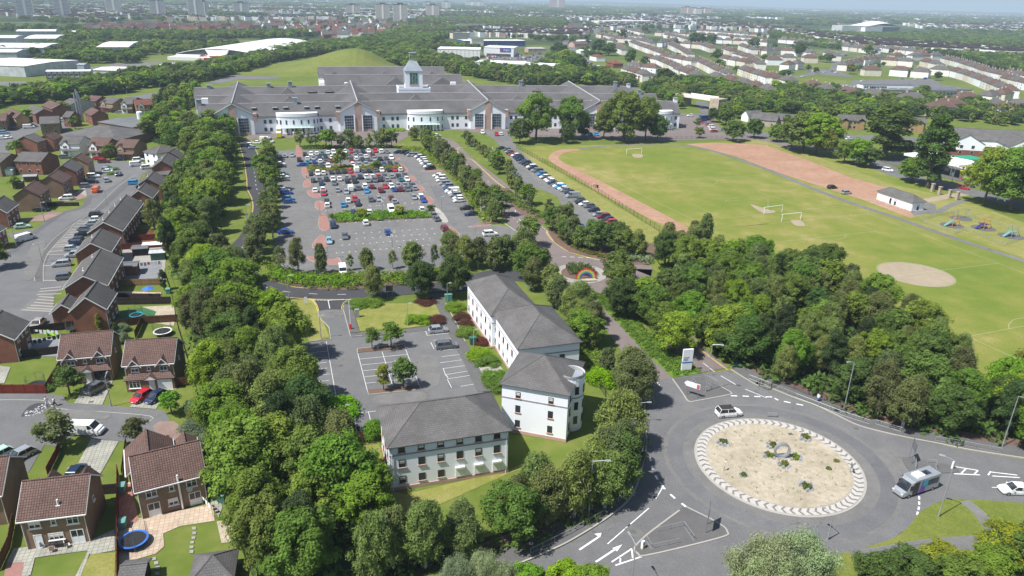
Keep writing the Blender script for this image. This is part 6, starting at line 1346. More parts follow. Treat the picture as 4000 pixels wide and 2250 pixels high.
trow('B1 1480,120 1600,160 1720,230 1830,330 1980,480 2120,640 2300,830',16,SB,6,8,'from the far end beside the approach road','trees on the car park side of the approach road',1.2,33)
trow('B1 1990,150 2100,250 2250,370 2400,500 B2 60,680 200,790 330,850',17,[('thin','leaf_birch'),('birch','leaf_birch'),('round','leaf_broad')],5.5,8,'from the far end beside the bus stop','trees beside the overflow parking',1.4,34)
trow('B2 400,950 500,1040 640,1110 760,1150 900,1190 1100,1200 1250,1230',13,BX,6.5,9,'from the left by the blue signs','trees around the mini roundabout',1.8,35)
trow('B1 440,175 600,195 800,190 1000,195 1300,185',12,SB+[('round','leaf_dark')],5.5,9,'from the left before the hospital entrance','trees in front of the hospital',1.0,36)
trow('B2 60,1300 180,1449 C2 330,240 450,330 560,450 700,620 820,760',13,BX,7.5,10,'from the far end right of the offices','trees between the offices and the dual carriageway',2.0,37)
trow('C2 420,300 560,520 690,720',5,BX,6.5,8.5,'from the far end against the office wall','trees between the offices and the dual carriageway',1.0,38)
trow('C2 990,130 1040,330 1090,420',3,[('broad','leaf_broad'),('round','leaf_broad')],7.5,9.5,'from the far end of the central reservation','trees on the central reservation',.5,39)
trow('C2 1230,400 1330,540 1400,640 1500,790',4,[('broad','leaf_broad'),('broad','leaf_bright')],7.5,9,'towards the white totem on the reservation','trees on the central reservation',.6,40)
trow('C2 1460,330 1600,520 1820,700 2080,860',5,[('broad','leaf_broad')],8,9.5,'between the yellow lines and the wood','trees between the offices and the dual carriageway',.5,44)
trow('B1 1850,1310 2050,1330 2250,1330 2400,1300',6,BX,7.5,9.5,'from the left behind the far office','trees behind the far office',1.5,41)
tp('birch','leaf_birch','C2 890,1020','C2 890,740','small birch in the hedge beside the blue sign','trees between the offices and the dual carriageway',1.1)
for b,t,lab in(('C2 1090,1180','C2 1150,740','tall drooping birch left of the give-way lane'),('C2 1170,1300','C2 1200,800','tallest drooping birch overhanging the roundabout road'),('D2 1010,260','C2 1050,1150','birch overhanging the pavement below the tall birches'),('D2 900,640','D2 900,80','birch standing behind the near lamp post')):tp('birch','leaf_birch',b,t,lab,'birches between the offices and the roundabout road',1.2)
for k,m_,b,t,lab,sp in(('birch','leaf_birch','C1 1110,285','B1 1130,1300','pale-stemmed birch above the dry lawn',1.3),('broad','leaf_dark','C1 1560,270','B1 1570,1265','dark maple above the red heather bed',1.05),('broad','leaf_dark','C1 1870,260','B1 1930,1215','dark maple beside the green cabinet',1.0),('round','leaf_broad','C1 1095,755','C1 1085,560','thin tree, left of the two in the upper car park bed',1.0),('round','leaf_broad','C1 1275,745','C1 1270,510','fuller tree, right of the two in the upper car park bed',1.2),('round','leaf_yellow','C1 1205,1150','C1 1205,905','thin yellowish tree in the lower car park bed',.8),('round','leaf_broad','C1 1392,1130','C1 1400,850','full tree in the lower car park bed beside the lamp',1.05),
('thin','leaf_birch','B1 235,1370','B1 225,1110','slender birch, second in the row below the car park',1.0),('thin','leaf_birch','B1 405,1385','B1 390,1030','tallest slender birch at the lower left of the car park',1.0),('birch','leaf_birch','B1 620,1385','B1 620,1090','birch at the lower paved island',.9),('thin','leaf_birch','B1 885,1345','B1 890,1190','small pale birch beside the white van',1.1),('birch','leaf_birch','B1 1045,1345','B1 1060,1130','birch right of the white van',1.2),('thin','leaf_birch','B1 1290,1330','B1 1290,1150','very thin birch below the sixth lamp',1.0),('birch','leaf_birch','B1 1480,1330','B1 1480,1065','full birch at the lower middle of the car park',1.35),('thin','leaf_birch','B1 1685,1335','B1 1690,1090','almost bare slender birch at the lower car park',.7),('birch','leaf_birch','B1 1860,1310','B1 1890,1030','birch beside the lower right paved island',1.0),('broad','leaf_dark','B1 1580,1440','B1 1560,1265','dark bushy tree below the car park hedge',1.2),
('round','leaf_broad','B1 805,385','B1 800,210','leafy tree standing among the parked car rows',1.15),('round','leaf_dark','B1 1140,390','B1 1140,310','low bushy tree in the upper hedge bed',1.9),('round','leaf_yellow','B1 1000,850','B1 1000,765','low bushy tree, left in the lower hedge bed',1.8),('round','leaf_yellow','B1 1350,830','B1 1350,740','low bushy tree, right in the lower hedge bed',1.8),('round','leaf_dark','B1 1655,820','B1 1655,725','dark bush tree at the right end of the lower hedge',1.2),('round','leaf_broad','B1 720,880','B1 720,810','small bush tree at the left end of the lower hedge',1.3),
('round','leaf_broad','B2 160,1120','B2 150,840','full tree on the corner of the junction',1.2),('birch','leaf_birch','B2 300,1330','B2 310,1130','birch cluster left of the rainbow mound',1.3),('birch','leaf_birch','B2 30,1230','B2 20,1010','birch beside the crossing',1.2),('round','leaf_broad','B2 490,1070','B2 480,880','yellowish round tree beside the overflow parking end',1.3),('thin','leaf_birch','B2 540,830','B2 545,690','slim tree between two dark parked cars',1.2),('birch','leaf_birch','B2 730,1110','B2 740,870','birch left of the blue parking sign',1.1),('birch','leaf_birch','B2 1000,1130','B2 1010,890','large birch right of the blue parking sign',1.5),('birch','leaf_birch','B2 1460,1180','B2 1470,890','birch at the end of the railings',1.1),('birch','leaf_birch','B2 1700,1110','B2 1690,870','left birch of the pair against the pitch',1.0),('birch','leaf_birch','B2 1810,1120','B2 1830,805','right birch of the pair against the pitch',1.0),('broad','leaf_broad','B2 1000,1480','B2 1000,1275','dark maple above the bright verge',1.1),
('broad','leaf_dark','C2 1030,470','C2 1040,100','dense rounded maple on the reservation',1.0)):tp(k,m_,b,t,lab,None,sp)
# big trees round the playing field and along the right hand road
for k,m_,b,t,lab,sp in(('broad','leaf_bright','A2 240,1425','A2 250,950','huge bright green tree, left one before the hospital gable',1.1),('broad','leaf_bright','A2 600,1400','A2 600,980','huge bright green tree, second before the hospital',1.0),('broad','leaf_bright','A2 1120,1420','A2 1140,930','tallest bright green tree hiding the hospital right wing',1.25),('broad','leaf_bright','A2 920,1400','A2 900,1090','bright green tree left of the tallest one',1.0),('broad','leaf_bright','A2 1340,1410','A2 1380,980','bright green tree right of the tallest one',.85),('broad','leaf_dark','A2 550,1440','A2 550,1255','dark round tree under the huge ones beside the track',1.15),('broad','leaf_broad','A2 80,1444','A2 70,1200','green tree above the railing end',1.2),('broad','leaf_dark','A2 1460,1425','A2 1470,1165','dark tree right of the huge ones',1.0),('round','leaf_broad','A2 1160,1443','A2 1160,1290','small green tree in front of the tallest one',1.1),('broad','leaf_dark','A2 710,1400','A2 700,1180','dark tree between the huge ones',.8),
('broad','leaf_broad','A2 2220,1420','A2 2220,1220','rounded dark tree at the corner of the red pitch',1.4),('broad','leaf_dark','A2 2430,1390','A2 2440,1200','brownish green tree right of the rounded one',1.2),('broad','leaf_broad','A2 2150,1260','A2 2160,1090','tree beside the hoarding',1.3),('broad','leaf_dark','A2 2020,1230','A2 2020,1090','dark tree left of the hoarding',1.2),('round','leaf_birch','A2 1860,1290','A2 1850,1185','greyish tree by the diagonal car row',1.1),('round','leaf_yellow','A2 1880,1390','A2 1890,1290','small yellowish tree at the zebra crossing',1.5),
('broad','leaf_broad','B3 80,130','A3 80,1255','first roadside tree at the far end of the red pitch',1.3),('broad','leaf_broad','B3 215,190','A3 220,1210','second roadside tree of the red pitch',1.2),('broad','leaf_bright','B3 330,225','A3 400,1140','wide bright roadside tree, third of the red pitch',1.5),('broad','leaf_bright','B3 450,250','A3 600,1150','wide bright roadside tree, fourth of the red pitch',1.4),('broad','leaf_yellow','B3 530,275','A3 620,1300','yellow-green small tree, fifth of the red pitch',1.1),('broad','leaf_broad','B3 715,330','B3 690,130','mid green roadside tree left of the wide pair',1.2),('broad','leaf_bright','B3 830,345','B3 850,100','bright roadside tree behind the dense round one',1.4),('broad','leaf_broad','B3 930,375','B3 940,190','dense round roadside tree near the white bench',1.6),
('poplar','leaf_dark','B3 1090,290','A3 1170,1040','broad dark poplar before the yellow flats',2.2),('broad','leaf_dark','B3 1290,270','B3 1280,120','tree beside the minibus parking',1.6),('poplar','leaf_dark','B3 1500,565','A3 1730,1165','tall leaning poplar beside the filling station',1.3),('broad','leaf_broad','B3 1350,510','B3 1350,285','round tree left of the leaning poplar',1.5),('broad','leaf_bright','B3 2280,780','B3 2200,200','enormous tree over the road at the right edge',1.3),('broad','leaf_bright','B3 2030,730','B3 2120,190','large tree left part of the clump at the right edge',1.0),('broad','leaf_broad','B3 2450,740','B3 2420,170','large tree cut by the right edge above the playground',1.2),('broad','leaf_dark','A3 180,1290','A3 220,1160','dark conifer-like tree beside the brown cottage',.9),('round','leaf_yellow','A3 825,745','A3 830,645','golden yellow tree by the school street',1.2),
('broad','leaf_dark','A2 1190,660','A2 1190,495','large poplar-like tree in the pale estate',.9),('broad','leaf_dark','A2 1340,660','A2 1340,575','round dark tree right of the large poplar',1.5),('broad','leaf_dark','A2 1530,830','A2 1530,690','wide dark tree above the brick shop',1.9),('broad','leaf_dark','A2 470,580','A2 470,430','large round tree beside the retail car park',1.6),('broad','leaf_dark','A2 640,760','A2 640,550','large dark tree left of the main road',1.6),('broad','leaf_broad','A2 560,690','A2 550,500','pale green tree left of the main road',1.3),('broad','leaf_dark','A2 970,560','A2 970,430','dark round tree beside the second marquee',1.7),('broad','leaf_dark','A2 870,540','A2 870,400','dark tree left of the dark round tree',1.5),('broad','leaf_dark','A2 1860,450','A2 1860,330','widest dark tree in the middle of the estate',2.2),('broad','leaf_dark','A2 2000,440','A2 2000,350','dark tree right of the widest one',1.6),('broad','leaf_dark','A2 2060,610','A2 2060,500','tall conifers between pale houses',1.3),('broad','leaf_broad','A2 2090,690','A2 2090,590','round green tree below the conifers',1.5),('broad','leaf_dark','A2 2440,480','A2 2440,385','dark tree near the right of the pale estate',1.6),('broad','leaf_dark','A2 1340,330','A2 1350,250','tall dark tree behind the far street',1.2),('broad','leaf_dark','A2 1110,410','A2 1110,300','dark spruce pair near the church hall',1.0),('broad','leaf_dark','A3 590,630','A3 590,545','big dark tree at the corner car park',1.8),('broad','leaf_dark','A3 1010,550','A3 1010,470','big dark tree above the red-roofed house',1.6),('broad','leaf_dark','A3 310,570','A3 310,440','tall dark tree between upper houses',1.2),('broad','leaf_dark','A3 160,780','A3 170,705','dark bush beside the grass corner',2.2)):tp(k,m_,b,t,lab,None,sp)
# near gardens
for k,m_,b,t,lab,sp in(('round','leaf_broad','C0 660,1190','C0 670,930','full round tree beside the red fence corner',1.35),('round','leaf_lime','C0 1620,1370','C0 1620,1170','lime green tree on the lawn right of the navy car',1.4),('round','leaf_birch','D0 560,250','C0 540,1370','silvery round tree in front of the white van',1.3),('round','leaf_birch','D0 1290,215','D0 1340,-30','silvery round tree at the end of the striped drive',1.2),('poplar','leaf_yellow','C0 945,590','C0 940,430','golden conifer column behind the left dormered house',.9),('poplar','leaf_dark','C0 1110,680','C0 1090,510','dark conifer column between the dormered houses',1.0),('poplar','leaf_dark','C0 1550,200','B0 1540,1340','dark green conifer at the end of the garden fence',1.0),('birch','leaf_birch','B0 1460,960','B0 1470,670','drooping tree in the terrace back gardens',1.0),('round','leaf_broad','B0 1045,300','B0 1045,160','round green tree before the brown-roofed house',1.2),('round','leaf_broad','B0 160,260','B0 160,125','round tree above the red brick garden house',1.5),('round','leaf_broad','B0 450,215','B0 445,130','tree at the corner of the grey hall',1.3),('round','leaf_broad','B0 150,570','B0 150,465','light green garden tree beside the shed',1.6),('broad','leaf_broad','B0 -30,1330','B0 0,1040','tree at the left edge shading the street',1.0),
('round','leaf_bright','A0 635,1160','A0 630,1025','round street tree, second from the left estate corner',1.5),('round','leaf_bright','A0 865,1100','A0 870,980','round street tree above the silver flues',1.5),('round','leaf_bright','A0 1185,1110','A0 1185,1015','round street tree between white gabled houses',1.4),('round','leaf_bright','A0 275,1225','A0 280,1105','round street tree in the far left corner',1.5),('round','leaf_broad','A0 760,1300','A0 760,1175','bushy tree beside the foot of the flues',1.3)):tp(k,m_,b,t,lab,None,sp)
# the near silver willows and hedge tops at the bottom edge
for b,h,lab,sp in(('D3 250,1700',9.5,'big silvery willow at the bottom edge, right one',.8),('D3 -100,1750',9.5,'big silvery willow at the bottom edge, left one',.8),('D2 2350,1850',9,'silvery willow branch mass at the far left of the pair',.7),('D1 1900,1720',6.5,'small silvery willow at the bottom beside the kerb',.7),('D1 2150,1680',7,'pale willow tip rising at the bottom edge',.6),('D2 -80,1720',6.0,'pale willow right of the pale tip',.6)):
 p=G1(b);tree(p,'willow','leaf_willow',h,lab,'silvery willows at the bottom edge',sp)
for b,h,lab,m_ in(('D2 500,1750',6.0,'bright conifer top at the bottom edge below the arrows','leaf_lime'),('D2 130,1750',5.6,'bright conifer top beside the pale willow','leaf_lime'),('D2 700,1800',6.0,'second bright conifer top at the bottom edge','leaf_lime'),('D3 1300,1620',6,'green bush left of the bright conifers at the bottom right','leaf_broad'),('D3 1000,1640',6,'green bush right of the willow','leaf_broad'),('D3 1600,1560',6,'bright conifer hedge top, first of the bottom right','leaf_yellow'),('D3 2200,1400',6.5,'bright conifer hedge top, second of the bottom right','leaf_yellow'),('D3 2000,1650',7,'wide green bush at the bottom right','leaf_broad'),('D3 2350,1500',7.5,'wide green bush in the bottom right corner','leaf_broad'),('D3 1750,1750',7,'dark green bush low at the bottom right','leaf_broad'),('C3 2500,1230',9,'yellow-green tree at the right edge above the wood','leaf_yellow')):
 p=G1(b);tree(p,'broad',m_,h,lab,'bushes at the bottom right',1.3)
# shrubs and hedges one can tell apart
def shrubs(lst,mat,group,cat='shrub',name='shrub'):
 for b,r_,h,lab in lst:p=G1(b);tree(p,'shrub',mat,h,lab,group,(r_/.8)/h,name=name,cat=cat)
SG='hedge shrubs beside the offices'
shrubs([('C1 960,345',2.6,1.2,'bright clipped shrub at the left end of the dry lawn'),('C1 1100,330',2.6,1.2,'bright clipped shrub next to the birch stem'),('C1 1500,500',2.2,1.4,'bright green shrub left of the red one'),('C1 1590,500',1.8,1.3,'bright green shrub beside the silver car'),('C1 1870,380',2.2,1.3,'green shrub beside the far office corner'),('C1 1990,620',2.2,1.3,'green shrub left of the green bin'),('C1 2110,840',2.6,1.5,'long green shrub at the middle canopy'),('C1 2180,900',2.2,1.4,'green shrub at the concrete path'),('C1 2250,1060',2.6,1.8,'green shrub above the front office'),('C1 2290,1140',2.0,1.5,'green shrub touching the front office roof'),('C1 250,440',3.0,2.2,'bright bush at the edge of the dark trees'),('D1 1130,130',2.0,2.6,'bright clipped hedge against the front office'),('C2 850,1060',3.0,2.4,'round hedge bush beside the blue sign'),('D1 700,-60',4.5,2.6,'wide dark hedge at the parking corner')],'leaf_lime',SG)
shrubs([('C1 1700,500',2.0,1.2,'dark red heather bush beside the silver car'),('C1 1600,320',2.2,.7,'dark red heather along the far edge of the lawn'),('C1 1940,470',1.8,1.2,'reddish bush beside the concrete path'),('C1 2120,700',1.7,1.0,'purple-red bush by the green bin'),('C1 1970,530',1.6,1.1,'brown-red bush above the green shrub'),('D1 910,170',2.4,1.8,'rust red bush beside the black bin')],'leaf_red','red shrubs beside the offices')
shrubs([('D0 1850,90',2.4,2.0,'dark bush by the brick drive turning'),('D0 1880,180',2.0,1.4,'pale bush behind the flued house'),('C0 1840,1340',1.6,2.0,'white-flowered bush against the belt fence'),('C0 1150,590',1.4,1.6,'pale bush in the fenced garden corner'),('C0 1160,690',1.4,1.8,'green bush between the dormered houses')],'leaf_sage','garden shrubs')
shrubs([('C0 1870,1400',1.6,1.6,'yellow-flowered bush against the belt fence')],'leaf_yellow','garden shrubs')
shrubs([('B0 1015,380',1.4,1.0,'clipped ball shrub, left one on the kerb island'),('B0 1090,395',1.4,1.0,'clipped ball shrub, right one on the kerb island'),('B0 1045,440',1.4,1.0,'clipped ball shrub beside the white car')],'leaf_lime','ball shrubs')
# roundabout island planting
k_=0
for s,r_ in(('D3 35,235',.9),('D3 10,330',.9),('D3 150,415',.9),('D3 250,345',1.0),('D3 350,160',1.0),('D3 360,625',1.0),('D2 1990,205',.9),('D2 2180,510',.6),('D3 640,380',.5),('D3 565,450',.5)):
 p=G1(s);e=empty('rock_planting',(p.x,p.y,.24));q=random.Random(k_);k_+=1
 for i in range(7 if r_>.55 else 3):
  a=i*.9+q.random();x,y=cos(a)*r_*.9,sin(a)*r_*.9;s_=q.uniform(.2,.42)*r_;m=MB();m.hexa([(x-s_,y-s_,0),(x+s_,y-s_*.8,0),(x+s_*.9,y+s_,0),(x-s_,y+s_*.7,0),(x-s_*.5,y-s_*.6,s_*1.3),(x+s_*.6,y-s_*.4,s_*1.1),(x+s_*.4,y+s_*.5,s_*1.4),(x-s_*.6,y+s_*.4,s_)]);m.build('rock','rock',e)
 C=np.array([(q.uniform(-.4,.4)*r_,q.uniform(-.4,.4)*r_,.25*r_)for _ in range(6)]);me=leaf_mesh('plant',C,np.full(6,.4*r_),60,.12,'leaf_yellow' if k_%2 else 'leaf_broad');inst('plant',me,e)
 tag(e,'grey rocks with %s plants on the gravel island, %s outward from the steel ring'%('yellow-green' if k_%2 else 'green',nth(k_)),'rock planting','rock plantings on the roundabout')
# ---- ground cover and hedging that nobody could count
def cover(name,poly,step,r_,z,mat,seed,size=.3,per=30,hh=.6):
 pts=free(poly,step,seed,.5);C=np.array([(p[0],p[1],z+hh*.3)for p in pts]);me=leaf_mesh(name,C,r_*nr.uniform(.7,1.2,len(C)),per,size,mat,squash=hh);o=bpy.data.objects.new(name,me);COL.objects.link(o);return tag(o,kind='stuff')
cover('ground_cover',GP('C2 770,250 865,240 1010,410 1180,500 1330,650 1500,800 1630,850 1770,985 1530,1020 1260,785 1015,525 800,300'),.8,.55,.15,'leaf_lime',1,.16,40)
cover('ground_cover',GP('B1 490,368 1325,350 1400,395 495,415'),1.5,.9,.2,'leaf_yellow',2,.28,30);cover('ground_cover',GP('B1 700,835 900,795 1590,795 1660,845 760,895'),1.2,.9,.25,'leaf_lime',3,.26,34)
cover('ground_cover',GP('B1 1310,185 1500,225 1600,300 1770,395 1830,440 1975,640 2080,800 2160,900 2280,890 2060,600 1830,340 1560,190'),1.7,1.0,.2,'leaf_lime',4,.3,26)
cover('hedge_bank',curve(GP('C1 100,100 250,130 480,185 750,205 1000,190 1400,150 1800,125 1800,60 1300,60 900,60 480,60 200,0'),4,True),1.5,1.1,.35,'leaf_broad',5,.25,40,.8);cover('hedge_bank',curve(GP('C1 200,100 480,160 850,180 850,120 480,100 200,40'),4,True),2.2,1.2,.5,'leaf_lime',15,.25,40,.8)
cover('ground_cover',GP('B2 400,975 520,1110 700,1190 920,1250 935,1235 800,1170 600,1090 480,1000'),1.0,.7,.2,'leaf_yellow',6,.2,40);cover('ground_cover',GP('B2 930,1160 1060,1150 1300,1220 1320,1290 1150,1270 1000,1210'),1.4,1.3,.5,'leaf_sage',7,.25,50,.8)
cover('ground_cover',ribbon(curve(GP('B2 -60,600 100,740 320,850 500,860'),4),4),1.6,1.0,.2,'leaf_broad',8,.28,26);cover('mound_shrubs',circle((MR.x,MR.y+.9),3.5,20),1.1,1.1,.7,'leaf_broad',9,.22,60,.9)
cover('hedge_bank',GP('B1 90,1290 200,1330 400,1400 800,1410 1400,1400 1900,1300 2000,1340 1400,1449 700,1449 200,1420'),1.6,1.1,.3,'leaf_broad',10,.26,36,.8);cover('undergrowth',RW,3.2,2.0,.4,'leaf_dark',11,.5,22,.6);cover('undergrowth',LB,3.2,2.0,.4,'leaf_dark',12,.5,22,.6);cover('undergrowth',BZ,2.4,1.4,.3,'leaf_broad',13,.3,26,.6)
cover('ground_cover',GP('B1 420,180 1280,170 1290,190 430,210'),1.6,1.2,.3,'leaf_dark',14,.3,26);cover('island_weeds',circle(RC,RR-2.6,30),1.9,.32,.22,'leaf_yellow',16,.07,9,.35);cover('ground_cover',GP('D0 2010,880 2050,860 2160,880 2140,920 2040,930'),.7,.4,.1,'leaf_broad',17,.12,40)
cover('ground_cover',ribbon(curve(GP('C2 480,520 620,700 780,900 900,1090'),4),4.5),1.1,.8,.2,'leaf_lime',18,.2,34);cover('ground_cover',GP('A1 1280,1290 1480,1290 1500,1320 1300,1345'),1.6,1.2,.3,'leaf_lime',19,.35,24)
# ---- far woodland : one object per wood, its trees scattered with geometry nodes
def far_protos():
 c=bpy.data.collections.new('far_tree_kinds')
 for i,(k,m_)in enumerate((('broad','leaf_broad'),('broad','leaf_dark'),('broad','leaf_broad'),('birch','leaf_birch'),('broad','leaf_dark'),('broad','leaf_bright'))):
  o=bpy.data.objects.new('tree_kind',proto(k,m_,3 if i>2 else 2,i%2)[1]);c.objects.link(o)
 return c
FC=far_protos()
def wood(name,pts,s0,s1,wide=1.0,seed=0):
 q=np.random.default_rng(seed);n=len(pts)
 if not n:return
 me=bpy.data.meshes.new(name);me.from_pydata([(p[0],p[1],0)for p in pts],[],[])
 a=me.attributes.new('scl','FLOAT_VECTOR','POINT');h=q.uniform(s0,s1,n);w=h*wide*q.uniform(.85,1.3,n);a.data.foreach_set('vector',np.stack([w,w,h],1).ravel().astype(np.float32))
 a=me.attributes.new('rot','FLOAT_VECTOR','POINT');z=np.zeros(n);a.data.foreach_set('vector',np.stack([z,z,q.uniform(0,6.28,n)],1).ravel().astype(np.float32))
 o=bpy.data.objects.new(name,me);COL.objects.link(o);md=o.modifiers.new('scatter','NODES');g=bpy.data.node_groups.new('scatter','GeometryNodeTree');md.node_group=g
 g.interface.new_socket('Geometry',in_out='INPUT',socket_type='NodeSocketGeometry');g.interface.new_socket('Geometry',in_out='OUTPUT',socket_type='NodeSocketGeometry')
 N=g.nodes;L=g.links;gi=N.new('NodeGroupInput');go=N.new('NodeGroupOutput');ip=N.new('GeometryNodeInstanceOnPoints');ci=N.new('GeometryNodeCollectionInfo');ci.inputs[0].default_value=FC;ci.inputs['Separate Children'].default_value=True;ci.inputs['Reset Children'].default_value=True
 def na(nm):x=N.new('GeometryNodeInputNamedAttribute');x.data_type='FLOAT_VECTOR';x.inputs[0].default_value=nm;return x.outputs[0]
 L.new(gi.outputs[0],ip.inputs['Points']);L.new(ci.outputs[0],ip.inputs['Instance']);ip.inputs['Pick Instance'].default_value=True;L.new(na('rot'),ip.inputs['Rotation']);L.new(na('scl'),ip.inputs['Scale']);L.new(ip.outputs[0],go.inputs[0])
 return tag(o,kind='stuff')
wood('woodland',free(GP('A0 -500,1180 0,1080 400,1040 800,990 1130,950 1600,880 2080,815 2400,740 2576,700 A1 230,630 650,550 880,530 870,450 400,480 0,590 A0 2000,700 1500,770 1000,840 700,890 350,950 0,1010 -500,1080'),7,1),.6,.95,1.4,1)
wood('woodland',free(GP('A1 880,540 1250,680 1500,690 1900,720 2080,770 2576,850 A2 0,880 400,860 1000,860 1280,880 1180,830 1000,790 900,760 740,730 660,650 500,560 380,600 300,690 150,720 0,740 A1 2400,700 2050,640 1650,560 1640,500 1800,440 1960,370 1960,330 2200,300 2576,300 A2 0,360 200,330 480,330 560,230 400,180 0,200 A1 2576,150 1900,150 1550,230 1350,350 1000,420 870,460'),8.5,2),.6,1.0,1.4,2)
wood('woodland',free(GP('A2 1290,900 1450,1010 1650,1080 1720,1120 1730,980 2010,1000 2020,1050 2080,1100 2200,1200 2576,1150 A3 500,1190 1000,1200 1600,1190 2576,1290 2576,1170 2100,1070 1620,1040 1560,960 1400,1010 900,990 600,930 300,920 0,920 A2 2500,960 2200,890 1950,830 1750,830 1500,850'),7.5,3),.5,.85,1.4,3)
wood('woodland',free(GP('A0 300,540 700,520 780,420 1000,380 1900,420 2576,380 A1 600,380 600,330 0,340 A0 1800,340 1000,330 700,350 620,460 300,480'),11,4),.5,.9,1.5,4);wood('woodland',free(GP('A0 260,720 480,690 600,640 760,640 1050,640 1400,640 1500,520 1950,570 2100,620 1900,500 1500,480 1000,500 800,480 640,560 400,640'),9,5),.5,.9,1.5,5)
wood('woodland',free(GP('A3 0,380 300,460 900,520 1100,520 1500,530 1900,580 2300,700 2576,760 2576,400 1500,345 800,350 0,330'),11,6),.5,.85,1.5,6)
EST=[GP('A0 850,345 2576,345 A1 1400,370 1560,300 1500,200 0,210 A0 2576,210 1300,205 850,240'),GP('A2 560,460 1300,760 2100,900 2576,940 A3 0,930 900,960 2576,1100 2576,760 1900,580 1500,530 1000,520 600,430 A2 2576,330 1800,290 1250,280 800,330'),GP('A3 740,340 1700,345 1700,320 1300,240 740,240'),GP('A0 -400,480 760,430 780,360 -400,360')]
def scatter(r0,r1,step,seed,thr,skip=True):
 q=random.Random(seed);out=[];r=r0;
 from mathutils import noise as mn
 while r<r1:
  n=int(r*R(80)/step)
  for i in range(n):
   a=R(-40)+R(80)*(i+q.random())/n;rr=r+q.uniform(-.5,.5)*step;p=(rr*sin(a),rr*cos(a))
   if mn.noise(Vector((p[0]/260,p[1]/260,seed*.1)))+.4*mn.noise(Vector((p[0]/70,p[1]/70,3)))<thr:continue
   if skip and any(inside(p,e_)for e_ in EST):continue
   out.append(p)
  r+=step
 return out
wood('distant_woodland',scatter(900,1750,15,1,.1),.5,.9,1.6,7);wood('distant_woodland',scatter(1750,3600,28,2,.12),.6,1.0,2.6,8);wood('distant_woodland',scatter(3600,9000,70,3,0,False),.9,1.6,8.0,9)
q=random.Random(9)
for i,(e_,n,lab)in enumerate(((EST[1],110,'garden tree among the pale houses of the right hand estate'),(EST[0],60,'small dark tree among the dense brick estate'))):
 xs=[p[0]for p in e_];ys=[p[1]for p in e_];c=0
 while c<n:
  p=(q.uniform(min(xs),max(xs)),q.uniform(min(ys),max(ys)))
  if inside(p,e_):tree(p,q.choice(('broad','round')),q.choice(('leaf_dark','leaf_broad')),q.uniform(5,9),lab,'garden trees of the %s estate'%('right hand' if i==0 else 'brick'),1.3);c+=1
# far towns and hills
m=MB();q=random.Random(4)
from mathutils import noise as mn
for i in range(22000):
 r=1350+9500*q.random()**1.5;a=R(q.uniform(-39,39));p=Vector((r*sin(a),r*cos(a),0))
 if mn.noise(Vector((p.x/700,p.y/500,5)))<-.05 or any(inside(p,e_)for e_ in EST):continue
 k=max(1,r/1500);m.mat(q.choice((0,0,1,2))).box(p.x,p.y,0,q.uniform(9,16)*k**.5,9*k**.5,7*(1+.15*k),SITE+q.uniform(-.3,.3));m.mat(3).box(p.x,p.y,7*(1+.15*k),8*k**.4,7*k**.4,2)
tag(m.build('distant_town',['render_white','render_cream','brick_pink','roof_brown']),kind='stuff')
m=MB();n=90
for i in range(n):
 q4=[]
 for k,rr in((0,9500),(1,9500),(1,15000),(0,15000)):
  a=R(-44+88*(i+k)/n);h=(45+70*mn.noise(Vector((a*4,1,0)))+25*mn.noise(Vector((a*15,2,0))))*(1.0 if a<0 else.55)if rr>10000 else 0;q4.append((rr*sin(a),rr*cos(a),max(0,h)-.02))
 m.face(q4)
tag(m.build('hills','ground',smooth=True),kind='structure')
# ---------------------------------------------------------------- vehicles
KD={'h':'hatch','u':'suv','s':'saloon','v':'van'}
CK={'hatch':'hatchback','suv':'tall car','saloon':'saloon','van':'van'}
def row(s,ang,where,group,kinds='hhus',flip=True,seed=0,z=.7):
 """s: tile then x,y,colour[kind] of each car seen, left to right"""
 q=random.Random(seed+len(s));o=None;i=0;nc=len([t for t in s.split()if t not in TILE])
 for t in s.split():
  if t in TILE:o=TILE[t];continue
  x,y,c=t.split(',');i+=1;k=KD[c[1]]if len(c)>1 else KD[q.choice(kinds)];p=G((o[0]+float(x)/o[2],o[1]+float(y)/o[2]),z if k!='van' else 1.0)
  a=ang+q.uniform(-.03,.03)+(pi if flip and q.random()<.45 else 0);car(p,a,k,c[0],('%s %s, %s from left in the %s'%(CARCOL[c[0]][0],CK[k],nth(i),where)if nc>1 else '%s %s in the %s'%(CARCOL[c[0]][0],CK[k],where)),group)
DN=SITE-pi/2;G1_='cars in the hospital car park'
